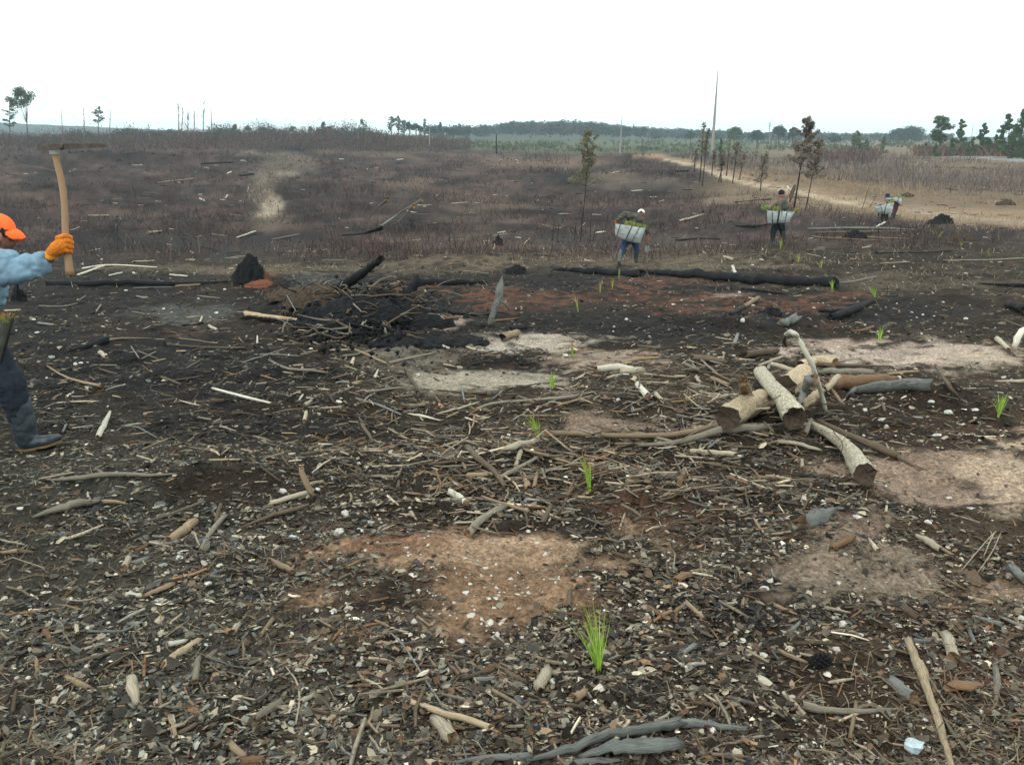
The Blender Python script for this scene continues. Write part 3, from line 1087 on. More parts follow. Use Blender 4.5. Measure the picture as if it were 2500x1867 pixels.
# pale and black scraps strewn over the burnt field
x, y, px, py = place(2100, -200, 2700, 372, 640, 24, 160)
k = rng.random(len(x)) < np.clip(.35 + 1.6 * fbm(px * .012, py * .06, 3, 141), .04, 1)
x, y = x[k], y[k]
n = len(x)
col = palpick(n, [(.20, .17, .14), (.10, .085, .07), (.03, .03, .032), (.02, .02, .022), (.03, .026, .026), (.10, .075, .06), (.36, .32, .27)])
L = np.exp(rng.normal(math.log(.20), .7, n)) * (1 + y / 110)
V, F, C = prisms(x, y, ground(x, y) + .02, L, np.maximum(.03, y * .0009) * rng.uniform(.6, 1.6, n), np.maximum(.03, y * .0009), rng.normal(0, .7, n), rng.normal(0, .12, n), col)
obj('field_debris', mesh_np('field_debris', V, F, cols=C), vcol_mat('field_debris'), kind='stuff')

x, y, px, py = place(2600, -200, 1900, 385, 600, 30, 200)
k = rng.random(len(x)) < np.clip(.3 + 1.8 * fbm(px * .01, py * .05, 3, 151), .03, 1)
x, y = x[k], y[k]
bushes('burnt_brush_clumps', x, y, rng.uniform(.2, .7, len(x)), rng.uniform(.12, .5, len(x)),
       palpick(len(x), [(.05, .037, .037), (.03, .026, .028), (.10, .075, .062), (.075, .05, .042)]), 26, np.maximum(.02, y * .0006))

# tan straw standing on the pale old skid trail through the burnt field
x, y, px, py = place(9000, 500, 900, 375, 560, 28, 190)
k = rng.random(len(x)) < np.exp(-(((px - 655 - 20 * np.sin(py * .05)) / (20 + (560 - py) * .14)) ** 2)) * np.clip(.6 + 1.5 * fbm(px * .04, py * .1, 3, 161), 0, 1)
x, y = x[k], y[k]
weeds('trail_straw', x, y, rng.uniform(.06, .35, len(x)), palpick(len(x), [(.22, .18, .13), (.15, .12, .09), (.10, .08, .065), (.28, .24, .18)]), np.maximum(.003, y * .0004), .6, 1)

# the uneven line of small trees and brush along the left ridge
x, y, px, py = place(900, -200, 930, 326, 350, 270, 350)
nz = np.clip(.55 + 1.8 * fbm(px * .02, px * 0 + 3, 4, 171), .1, 1.3) * np.interp(px, [-200, 350, 520, 860, 930], [.7, .7, 1, 1, .5])
bushes('ridge_tree_line', x, y, rng.uniform(1.0, 2.4, len(x)), rng.uniform(2.2, 5.2, len(x)) * nz,
       palpick(len(x), [(.045, .05, .04), (.035, .045, .035), (.06, .05, .045), (.085, .06, .055), (.05, .06, .035)]), 46, .26)
# black brush piles left after the burn, seen beyond the near planter
x, y, px, py = place(1500, -150, 620, 372, 628, 30, 200)
k = rng.random(len(x)) < np.exp(-(((px - 400) / 190) ** 2 + ((py - 560) / 20) ** 2)) + np.exp(-(((px - 150) / 160) ** 2 + ((py - 605) / 14) ** 2)) \
    + np.exp(-(((px - 130) / 170) ** 2 + ((py - 392) / 7) ** 2)) + .6 * np.exp(-(((px - 560) / 110) ** 2 + ((py - 590) / 14) ** 2)) + .05
x, y = x[k], y[k]
bushes('charred_brush_piles', x, y, rng.uniform(.2, .8, len(x)), rng.uniform(.12, .5, len(x)),
       palpick(len(x), [(.02, .02, .021), (.012, .012, .013), (.035, .028, .026), (.06, .05, .043)]), 46, np.maximum(.018, y * .0007))
# ------------------------------------------------------------------ haze: the damp smoky air over the burnt land
def make_haze():
    b = [(-4700, -30, -70), (4700, -30, -70), (4700, 2680, -70), (-4700, 2680, -70)]
    V = b + [(x, y, 36) for x, y, _ in b]
    F = [(0, 3, 2, 1), (4, 5, 6, 7), (0, 1, 5, 4), (1, 2, 6, 5), (2, 3, 7, 6), (3, 0, 4, 7)]
    me = mesh_np('haze', np.array(V, float), F)
    m = bpy.data.materials.new('haze')
    m.use_nodes = True
    nt = m.node_tree
    nt.nodes.clear()
    o = nt.nodes.new('ShaderNodeOutputMaterial')
    v = nt.nodes.new('ShaderNodeVolumePrincipled')
    v.inputs['Color'].default_value = (.72, .90, 1.0, 1)
    v.inputs['Density'].default_value = HAZE
    v.inputs['Anisotropy'].default_value = 0.0
    nt.links.new(v.outputs[0], o.inputs['Volume'])
    return obj('haze', me, m, kind='stuff')


HAZE = 0.00034
make_haze()

# ------------------------------------------------------------------ landmarks used to word the labels
LM = [(1465, 1560, 'the big bright seedling in the foreground'), (1220, 1430, 'the bare clay patch'), (1960, 1060, 'the crossed log pile'),
      (95, 1075, "the near planter's boot"), (1500, 1790, 'the grey roots at the bottom edge'), (1997, 1625, 'the black pine cone'),
      (2230, 1820, 'the big bluish rock'), (1215, 750, 'the upright grey stub'), (1425, 1140, 'the red-tipped seedling'),
      (890, 690, 'the leaning charred log'), (1750, 680, 'the long black fallen logs'), (1320, 840, 'the pale sandy patch'),
      (2240, 855, 'the pinkish sand patch'), (1540, 620, 'the white-capped planter'), (612, 660, 'the charred cone stump'),
      (500, 1190, 'the brown earth mound'), (2270, 1650, 'the long knobbly stick'), (1313, 1030, 'the wide leaning seedling'),
      (1350, 925, 'the seedling beyond the pale branch'), (2438, 980, 'the seedling at the right edge'), (670, 770, 'the underside-burnt log'),
      (160, 600, 'the raised hoe handle'), (1240, 1230, 'the thick stick above the clay patch'), (980, 1760, 'the bright tan stick'),
      (2100, 745, 'the charred log pair'), (1900, 560, 'the black-capped planter'), (2170, 520, 'the two far planters'),
      (590, 1010, 'the white straight stick'), (250, 1035, 'the white broken chunk'), (2350, 1170, 'the bare sandy slope'),
      (240, 1680, 'the pale block at the lower left'), (2140, 1160, 'the sawn birch-like log end'), (740, 1200, 'the forked tan branch'),
      (430, 1590, 'the pale splintered piece at lower left'), (2000, 1240, 'the striped grey chunk')]
USED = {}


def where(px, py, skip=None):
    o = []
    for lx, ly, nm in LM:
        if nm == skip:
            continue
        d = math.hypot(px - lx, (py - ly) * 1.5)
        o.append((d, lx, ly, nm))
    o.sort()
    return o


def relation(px, py, lx, ly, nm):
    dx, dy = px - lx, (py - ly) * 1.5
    d = math.hypot(dx, dy)
    if d < 22:
        return 'beside ' + nm
    a = 'just ' if d < 90 else ('' if d < 190 else 'well ')
    if abs(dx) > 2.2 * abs(dy):
        r = 'left of ' if dx < 0 else 'right of '
    elif abs(dy) > 2.2 * abs(dx):
        r = 'in front of ' if dy > 0 else 'behind '
    else:
        r = ('in front and ' if dy > 0 else 'behind and ') + ('left of ' if dx < 0 else 'right of ')
    return a + r + nm


def unique_label(adj, px, py):
    """short wording that fits this one piece only"""
    c = where(px, py)
    cand = []
    for k in range(4):
        cand.append(adj + ' ' + relation(px, py, *c[k][1:]))
    for k in range(3):
        cand.append(adj + ', between ' + c[k][3].replace('the ', '', 1) + ' and ' + c[k + 1][3].replace('the ', '', 1))
    for t in cand:
        if t not in USED and len(t.split()) <= 16:
            USED[t] = 1
            return t
    return cand[0]


MATW = {'pale': 'pale', 'bleach': 'bleached white', 'tan': 'tan', 'orange': 'orange-brown', 'greytan': 'grey-tan', 'grey': 'grey',
        'brown': 'dark brown', 'char': 'charred black', 'mixed': 'half-burnt', 'under': 'underside-burnt', 'birch': 'flaky-barked',
        'pile': 'smooth tan', 'bluegrey': 'blue-grey'}


def stick(t, pts, ws, mat, label=None, name='stick', lifts=None, category=None, sink=.1, flat=1.0, end=None, group=None,
          kink=.12, rough=.08, jag=1.0, vertical=False, seg=8, n=None):
    P = [Z(t, *p) for p in pts]
    sc = ZR[t][2]
    C, R = [], []
    nP = len(P)
    wsi = np.interp(np.linspace(0, 1, nP), np.linspace(0, 1, len(ws)), ws) / sc
    y0 = None
    for i, (px, py) in enumerate(P):
        h = 0 if lifts is None else lifts[i]
        if vertical:
            if i == 0:
                q = at(px, py)
                y0 = q.y
            else:
                q = PP(px, py, y0 + (0 if lifts is None else lifts[i]))
            r = wsi[i] / 2 * q.y / F_PX
        else:
            q = at(px, py, h)
            dist = math.hypot(q.y, q.z - CAMZ)
            r = wsi[i] / 2 * dist / F_PX
            q = at(px, py, h + r * (1 - sink))
        C.append(q)
        R.append(max(r, .002))
    if not vertical:
        q0, q1 = C[0], C[-1]
        ex = 0
        for k in range(len(C) - 1):
            t_ = np.linspace(.1, .9, 6)
            X_, Y_, Z_ = [C[k][m] * (1 - t_) + C[k + 1][m] * t_ for m in range(3)]
            r_0 = R[k] * (1 - t_) + R[k + 1] * t_
            ex = max(ex, float((ground(X_, Y_) - (Z_ - r_0 * .45)).max()))
        ex = min(ex, .04)
        C = [Vector((c_[0], c_[1], c_[2] + ex)) for c_ in C]
    e = end or ({'char': END_CHAR, 'mixed': END_CHAR, 'brown': END_DARK, 'under': END_CHAR}.get(mat, END_TAN))
    T = tube(C, R, seg=seg, n=n or max(5, 3 * nP), rough=rough, kink=kink, flat=flat, jag=jag, seed=rnd.randrange(99999))
    o = tube_obj(name, [T], [WM[mat], e])
    mx, my = np.mean([p[0] for p in P]), np.mean([p[1] for p in P])
    if label is None:
        L = sum(math.hypot(P[i + 1][0] - P[i][0], P[i + 1][1] - P[i][1]) for i in range(nP - 1))
        w = max(wsi)
        size = 'thick' if w > 15 else ('thin' if w < 6 else '')
        ln = 'long' if L > 150 else ('short' if L < 55 else '')
        shape = 'bent' if nP > 3 else ''
        nm = 'chunk of wood' if (L < 3.2 * w) else 'stick'
        adj = ' '.join(v for v in [ln, size, shape, MATW[mat], nm] if v)
        label = unique_label(adj, mx, my)
        group = group or 'sticks and broken wood lying on the burnt ground'
    else:
        USED[label] = 1
    tag(o, label, category or ('wood chunk' if 'chunk' in label or 'block' in label else 'stick'), group)
    return o


S = stick
# ---- left middle (region A)
S('A', [(305, 238), (560, 245), (800, 235), (1040, 245), (1250, 240), (1440, 232)], [34, 30, 12], 'char', 'long charred black log lying behind the raised hoe handle', 'log', category='log')
S('A', [(520, 150), (660, 128), (800, 130), (1000, 142)], [10, 6], 'bleach')
S('A', [(490, 190), (600, 150), (665, 128)], [12, 10], 'bleach')
S('A', [(560, 165), (740, 145)], [8, 6], 'greytan')
S('A', [(1560, 445), (1700, 462), (1880, 480), (1950, 482)], [58, 46, 40, 14], 'under', 'thick log with tan top and charred underside on black ground', 'log', category='log', sink=.3)
S('A', [(430, 668), (560, 635), (668, 600)], [6, 30, 56], 'char', 'charred black wedge of wood pointing down left behind the planter', category='log')
S('A', [(668, 602), (780, 592), (960, 590)], [22, 12, 6], 'tan')
S('A', [(300, 768), (400, 830), (520, 870), (640, 895)], [8, 16, 20, 26], 'tan')
S('A', [(1350, 910), (1530, 960), (1720, 1005)], [15, 17, 13], 'bleach', 'straight white peeled stick on the black ground left of centre', kink=.05)
S('A', [(700, 1060), (665, 1130), (625, 1220)], [18, 34, 36], 'bleach', 'short white broken chunk of wood right of the rubber boot', name='wood_chunk')
S('A', [(300, 1495), (430, 1490), (640, 1465), (800, 1460), (960, 1465), (1120, 1458)], [8, 36, 38, 24, 12], 'greytan', 'long grey-tan limb lying left of the brown earth mound', 'log', category='branch')
for p, w, m in [([(120, 735), (260, 705)], [8], 'greytan'), ([(638, 678), (672, 705)], [30, 26], 'pale'), ([(1100, 635), (1300, 650), (1560, 655)], [8, 12], 'brown'),
                ([(1540, 750), (1700, 700), (1830, 655)], [10, 12, 6], 'grey'), ([(1710, 735), (1820, 790), (1960, 800), (2080, 818)], [12, 20, 14], 'greytan'),
                ([(1620, 690), (1760, 690), (1900, 700)], [12, 8], 'greytan'), ([(1075, 1005), (1270, 990), (1430, 985)], [10, 12, 20], 'brown'),
                ([(250, 385), (400, 388), (490, 370)], [9, 7], 'greytan'), ([(245, 490), (340, 502)], [15], 'grey'), ([(630, 782), (750, 818)], [10], 'brown'),
                ([(1030, 835), (1150, 880)], [18, 14], 'brown'), ([(780, 1160), (880, 1170), (1000, 1235)], [14, 6], 'grey'),
                ([(1925, 568), (1990, 572), (2100, 540)], [14, 16], 'greytan'), ([(420, 962), (465, 930)], [16, 10], 'bleach'), ([(1080, 185), (1190, 195)], [10], 'bleach'),
                ([(30, 412), (130, 408)], [12], 'pale'), ([(1330, 515), (1382, 542)], [18], 'pale'), ([(1120, 258), (1290, 245)], [14], 'tan'),
                ([(1725, 952), (1850, 985)], [14, 10], 'greytan'), ([(1292, 888), (1345, 862)], [9], 'pale'), ([(835, 655), (885, 730)], [8], 'grey'),
                ([(900, 728), (990, 682)], [8], 'grey'), ([(480, 905), (580, 932)], [10], 'brown'), ([(640, 375), (610, 420)], [9], 'greytan'),
                ([(690, 190), (775, 172)], [9], 'bleach'), ([(1635, 630), (1635, 580)], [12, 8], 'bleach'), ([(1400, 1145), (1500, 1175)], [12, 6], 'pale'),
                ([(1900, 980), (1922, 948)], [12], 'bleach'), ([(1940, 1010), (1975, 985)], [26, 18], 'pale'), ([(1935, 1110), (1945, 1060)], [26], 'pale'),
                ([(2060, 1100), (2190, 1105)], [10], 'brown'), ([(450, 1090), (640, 1085)], [9, 7], 'greytan'), ([(1160, 505), (1280, 490)], [12, 16], 'mixed'),
                ([(1270, 490), (1282, 455)], [14], 'pale'), ([(2100, 668), (2212, 668)], [10], 'pale'), ([(420, 1145), (398, 1190)], [14], 'grey'),
                ([(740, 1175), (800, 1140)], [10], 'grey'), ([(2140, 870), (2212, 862)], [12], 'pale'), ([(1660, 1415), (1780, 1500)], [14, 10], 'brown'),
                ([(1250, 1260), (1400, 1290)], [8], 'greytan'), ([(500, 355), (545, 322)], [10, 6], 'greytan'), ([(870, 320), (930, 335)], [12], 'grey'),
                ([(850, 268), (1100, 262)], [8, 6], 'grey'), ([(2020, 1262), (2110, 1262)], [16, 8], 'bleach')]:
    S('A', p, w, m)
S('D', [(1695, -10), (1712, 50), (1752, 128)], [30, 36, 32], 'tan', 'upright stub of the forked tan branch beside the earth mound', lifts=[.16, .1, .02])
S('D', [(1525, 178), (1735, 122)], [32, 34], 'pale', 'pale stick leaning out from under the forked tan stub')

# ---- middle (region B)
S('H', [(1340, 480), (1560, 330), (1730, 210), (1850, 120)], [150, 110, 85, 80], 'char', 'charred black log leaning up out of the burnt root heap', 'log', lifts=[.0, .30, .52, .76], category='log', n=20, rough=.16)
S('B', [(1035, 500), (1060, 410), (1088, 340), (1098, 278)], [36, 40, 50, 52], 'bluegrey', 'grey weathered stub standing upright in the black ground', 'stump', vertical=True, category='stump', rough=.14, n=12, kink=.07)
S('B', [(1095, 350), (1125, 370), (1150, 400)], [16, 12], 'grey', lifts=[.22, .15, .05])
S('B', [(1120, 582), (1200, 560)], [50, 46], 'tan', 'short tan log with a charred cut end left of the sandy patch', 'log', category='log', end=END_CHAR)
S('B', [(90, 632), (200, 672), (290, 712), (388, 757)], [14, 18, 16, 14], 'tan', 'bright tan stick lying across a grey one on ashy ground')
S('B', [(388, 750), (520, 718), (685, 682)], [22, 20, 12], 'greytan')
S('B', [(1100, 1300), (1190, 1278), (1300, 1250), (1412, 1222)], [12, 46, 44, 38], 'pale', 'thick pale butt of the long branch below the wide leaning seedling', category='branch')
S('P', [(1342, 1071), (1400, 1072), (1490, 1077), (1570, 1078), (1650, 1074), (1730, 1058), (1805, 1034), (1872, 1002)], [15, 13, 11, 12, 14, 16, 22], 'tan',
  'long tan branch running right to the crossed log pile', name='branch', category='branch')
S('P', [(1560, 1092), (1650, 1085), (1765, 1056), (1850, 1050), (1878, 1052)], [8, 13, 20, 18, 6], 'greytan', 'smooth grey-tan limb lying in front of the sawn round log', name='branch', category='branch')
S('B', [(940, 1046), (1060, 1012), (1240, 996), (1430, 982), (1570, 968)], [16, 24, 20, 26, 24], 'greytan', 'long pale grey branch lying across the middle of the ground', name='branch', category='branch')
for p, w, m in [([(20, 670), (160, 665)], [10], 'grey'), ([(95, 702), (200, 690), (302, 656)], [18, 16], 'greytan'), ([(488, 782), (540, 880), (602, 962)], [20, 22, 14], 'brown'),
                ([(240, 940), (500, 905)], [22, 10], 'greytan'), ([(700, 920), (860, 935), (1000, 940)], [8, 18, 22], 'brown'), ([(685, 1077), (830, 1040), (960, 1000)], [8, 14, 10], 'pale'),
                ([(180, 975), (330, 1020), (468, 1080)], [10, 15, 12], 'grey'), ([(510, 1075), (600, 1092), (715, 1120)], [5, 22, 5], 'bleach'),
                ([(1900, 1192), (2000, 1215), (2200, 1265)], [14, 24, 20], 'greytan'), ([(1108, 1250), (1250, 1300), (1430, 1350), (1560, 1390)], [22, 16, 20, 12], 'tan'),
                ([(885, 1290), (950, 1360), (1040, 1430), (1130, 1545)], [38, 36, 34, 26], 'brown'), ([(1228, 1308), (1195, 1402)], [34, 26], 'pale'),
                ([(1085, 1490), (1200, 1430), (1322, 1358)], [32, 30, 20], 'greytan'), ([(892, 1458), (1080, 1450)], [28, 30], 'tan'),
                ([(650, 1548), (790, 1508)], [18, 12], 'tan'), ([(640, 1388), (860, 1362)], [22, 18], 'brown'), ([(410, 1330), (560, 1320)], [14], 'pale'),
                ([(1720, 790), (1850, 780), (1960, 800)], [36, 44, 30], 'bleach'), ([(1870, 800), (1985, 790)], [40, 46], 'pale'), ([(1860, 758), (1980, 730), (2105, 722)], [30, 16], 'tan'),
                ([(1968, 895), (2030, 975)], [36, 46], 'bleach'), ([(1780, 838), (1862, 818)], [16], 'pale'), ([(1900, 702), (2100, 705)], [12], 'orange'),
                ([(2010, 820), (2210, 842)], [14, 10], 'pale'), ([(1460, 1020), (1600, 980), (1680, 955)], [16, 8], 'tan'), ([(780, 430), (940, 440)], [22, 16], 'char'),
                ([(1060, 475), (1210, 463)], [14, 10], 'orange'), ([(750, 458), (825, 460)], [20], 'orange'), ([(1180, 528), (1262, 518)], [34, 20], 'char'),
                ([(850, 900), (870, 1000)], [12], 'grey'), ([(770, 1380), (850, 1290)], [14, 18], 'brown'), ([(1310, 1540), (1330, 1450)], [30, 20], 'tan'),
                ([(1270, 1540), (1255, 1490)], [40, 26], 'tan'), ([(1360, 1430), (1400, 1530)], [20, 10], 'greytan'), ([(1240, 1440), (1290, 1520)], [14, 10], 'tan'),
                ([(1930, 865), (1950, 840)], [36, 30], 'pale'), ([(2080, 935), (2140, 1000)], [26, 14], 'pale'), ([(1980, 1045), (2070, 1005)], [18], 'grey'),
                ([(1310, 1055), (1345, 1018)], [16], 'pale'), ([(1040, 975), (1110, 925)], [10], 'grey'), ([(730, 635), (775, 655)], [16], 'pale'),
                ([(890, 645), (940, 662)], [16], 'pale'), ([(310, 595), (345, 635)], [10], 'bleach'), ([(300, 840), (320, 790)], [18, 10], 'bleach'),
                ([(150, 755), (165, 715)], [26, 20], 'pale'), ([(60, 870), (135, 862)], [16], 'grey'), ([(110, 760), (190, 790)], [12], 'greytan'),
                ([(2115, 1080), (2212, 1108)], [12, 10], 'bleach'), ([(945, 1080), (1010, 1090)], [14, 10], 'pale'), ([(430, 970), (540, 955)], [14, 12], 'tan'),
                ([(1690, 1290), (1840, 1295)], [12, 14], 'tan'), ([(1830, 1275), (2100, 1275)], [14, 10], 'tan'), ([(1900, 1520), (2050, 1522)], [22, 14], 'tan'),
                ([(2100, 1400), (2200, 1490)], [18, 12], 'brown'), ([(1700, 1480), (1790, 1440)], [14, 10], 'brown'), ([(280, 1462), (420, 1468)], [16], 'greytan'),
                ([(860, 1380), (880, 1420)], [20], 'tan'), ([(700, 1350), (790, 1335)], [14], 'greytan'), ([(520, 1160), (480, 1195)], [12, 8], 'greytan'),
                ([(220, 1140), (290, 1250)], [30, 14], 'brown'), ([(1530, 1330), (1400, 1350)], [10], 'greytan'), ([(620, 1015), (520, 1012)], [10], 'tan')]:
    S('B', p, w, m)
for p, w, m in [([(985, 468), (1190, 350)], [10, 14], 'grey'), ([(965, 555), (1110, 480)], [14, 20], 'grey'), ([(705, 560), (820, 755)], [12, 10], 'grey'),
                ([(1560, 640), (1605, 520)], [10, 14], 'grey'), ([(1130, 135), (1160, 125), (1440, 122)], [6, 10], 'grey')]:
    S('H', p, w, m, lifts=[.08] + [.25] * (len(p) - 1))
S('H', [(1000, 650), (1150, 670), (1300, 700), (1600, 770), (1780, 830)], [40, 66, 60, 60, 20], 'mixed', 'half-burnt log lying at the foot of the root heap', 'log', category='log')
S('H', [(1350, 900), (1470, 940)], [20, 26], 'pale')
S('H', [(1380, 1045), (1480, 1062)], [26, 22], 'pale')
S('P', [(1353, 658), (1450, 662), (1560, 669)], [8, 19, 22], 'char', 'nearer end of the charred black fallen trunk behind the planters', 'fallen_log', category='log', n=26, rough=.2, kink=.16, sink=.45)
S('P', [(1575, 666), (1650, 670), (1780, 680), (1920, 689), (2035, 693)], [11, 16, 20, 22, 22], 'char', 'longest charred black fallen trunk stretching right across the field', 'fallen_log', category='log', n=44, rough=.2, kink=.16, sink=.45)
S('B', [(590, 225), (800, 232), (1000, 230)], [44, 40, 18], 'char', 'charred black log right of the burnt root heap', 'fallen_log', category='log')
S('B', [(510, 320), (570, 220)], [70, 50], 'char', 'charred black stump chunk with a red clay foot', 'stump', vertical=True, category='stump', rough=.2)

# ---- log pile (region C and G)
PG = 'logs crossed in the pile right of centre'


def pile_log(t, pts, ws, mat, label, lifts, endm, **kw):
    P = [Z(t, *p) for p in pts]
    sc = ZR[t][2]
    wsi = np.interp(np.linspace(0, 1, len(P)), np.linspace(0, 1, len(ws)), ws) / sc
    C, R = [], []
    for i, (px, py) in enumerate(P):
        q = at(px, py, lifts[i])
        r = wsi[i] / 2 * math.hypot(q.y, q.z - CAMZ) / F_PX
        C.append(q)
        R.append(r)
    V, F, UV, MI = tube(C, R, seg=18, n=18, rough=kw.get('rough', .055), kink=kw.get('kink', .04), jag=kw.get('jag', .12), seed=rnd.randrange(9999))
    base = np.array(V).mean(0)
    e = empty('log', base, label, 'log', PG)
    n_side = sum(1 for m in MI if m == 0)
    ob = tube_obj('bark' if mat == 'birch' else 'trunk', [(V, F[:n_side], UV[:n_side * 4], MI[:n_side])], [WM[mat]], e)
    for nm, lo in (('broken_end', 0), ('sawn_end', 1)):
        fs = F[n_side + lo * 18:n_side + lo * 18 + 18]
        ids = sorted({i for f in fs for i in f})
        mp = {v: k for k, v in enumerate(ids)}
        VV = np.array([V[i] for i in ids])
        c = VV.mean(0)
        VV = c + (VV - c) * .985
        me = mesh_np(nm, VV - base, [tuple(mp[i] for i in f) for f in fs], uv=[(0, 0)] * (3 * len(fs)))
        obj(nm, me, endm[lo], e)
    return e


pile_log('C', [(535, 800), (600, 885), (690, 990), (752, 1092)], [82, 92, 112, 150], 'birch', 'flaky pale log on top of the pile, dark cut end facing the camera',
         [.10, .13, .16, .17], (END_TAN, END_DARK))
pile_log('C', [(560, 985), (480, 1010), (330, 1092)], [150, 150, 152], 'pile', 'smooth tan log whose round dark sawn end faces left', [.0, .08, .13], (END_TAN, END_DARK))
pile_log('C', [(455, 960), (435, 905), (425, 868)], [70, 66, 56], 'tan', 'broken tan stub poking up behind the round sawn log', [.16, .25, .33], (END_TAN, END_TAN), jag=.5, rough=.12)
pile_log('C', [(830, 790), (790, 830), (690, 900)], [100, 130, 150], 'pile', 'thick smooth tan log leaning at the back of the pile', [.20, .18, .14], (END_TAN, END_DARK))
pile_log('C', [(860, 1140), (980, 1200), (1080, 1270), (1130, 1340), (1200, 1450)], [52, 66, 84, 112, 138], 'birch',
         'lowest flaky white log ending in a sawn dark face toward the sand', [.04, .06, .08, .09, .10], (END_TAN, END_DARK))
pile_log('C', [(1010, 742), (900, 730), (800, 760)], [60, 66, 70], 'pile', 'tan log half hidden at the very back of the crossed pile', [.05, .05, .06], (END_TAN, END_DARK))
S('C', [(700, 560), (742, 548), (780, 592), (835, 690), (888, 820), (925, 930), (950, 1050)], [26, 30, 34, 34, 32, 32, 26], 'bleach',
  'tall curved white branch arching over the log pile', 'branch', lifts=[.50, .58, .58, .48, .34, .18, .02], category='branch', n=26, kink=.14)
S('C', [(700, 562), (690, 600), (700, 632)], [22, 30, 26], 'brown', 'dark stub hanging from the tip of the arching branch', lifts=[.47, .30, .12])
S('C', [(790, 1000), (815, 920), (850, 865), (870, 840)], [40, 46, 60, 70], 'grey', 'splintered grey root propped in the middle of the pile', 'branch', lifts=[.10, .18, .26, .32], category='root', rough=.18, group=PG)
S('C', [(800, 1010), (860, 970), (920, 925)], [60, 56, 50], 'pile', 'short tan log tucked behind the flaky pale log', 'log', lifts=[.06, .10, .12], category='log', group=PG)
S('C', [(905, 1115), (1150, 1222), (1400, 1330)], [30, 42, 50], 'brown', 'long dark brown pole lying right of the sawn flaky log', 'log', category='log', lifts=[.06, .04, .01])
S('C', [(1400, 1330), (1480, 1380), (1590, 1420)], [30, 20, 4], 'brown', 'thin splintered tip beyond the long dark pole', lifts=[0, 0, 0])
S('C', [(985, 890), (1100, 872), (1300, 858), (1400, 850)], [96, 92, 70, 30], 'orange', 'thick brown rotting log lying right of the pile', 'log', category='log', sink=.2, end=END_TAN)
S('C', [(1130, 925), (1300, 900), (1480, 888), (1600, 890)], [40, 66, 64, 70], 'bluegrey', 'split grey log in front of the rotting brown log', 'log', category='log', rough=.14)
S('C', [(900, 800), (1080, 800), (1260, 805)], [44, 48, 40], 'greytan', 'rough grey-tan log behind the pile at the sand edge', 'log', category='log')
S('C', [(880, 762), (1100, 765), (1370, 772)], [18, 26, 12], 'brown', 'thin dark pole along the edge of the pinkish sand', category='stick')
S('C', [(960, 855), (985, 920), (1060, 1005)], [30, 36, 22], 'tan', 'curved tan limb hanging down the right side of the pile', lifts=[.25, .14, .02], group=PG)
S('C', [(1030, 830), (960, 900)], [34, 40], 'pale', lifts=[.30, .2])
S('C', [(1140, 905), (1110, 940), (1080, 985)], [22, 30, 18], 'grey', lifts=[.15, .1, .02])
S('C', [(520, 762), (680, 702)], [16, 18], 'pale', 'pale stick resting on the top end of the flaky log', lifts=[.42, .38])
S('C', [(600, 745), (680, 770), (750, 790)], [24, 28, 26], 'pale', lifts=[.2, .22, .22])
S('C', [(500, 1036), (590, 1030)], [8, 14], 'pale', lifts=[.2, .22])
S('C', [(860, 1105), (820, 1190)], [26, 34], 'greytan', 'flap of loose grey bark under the cut log end', lifts=[.1, .04])
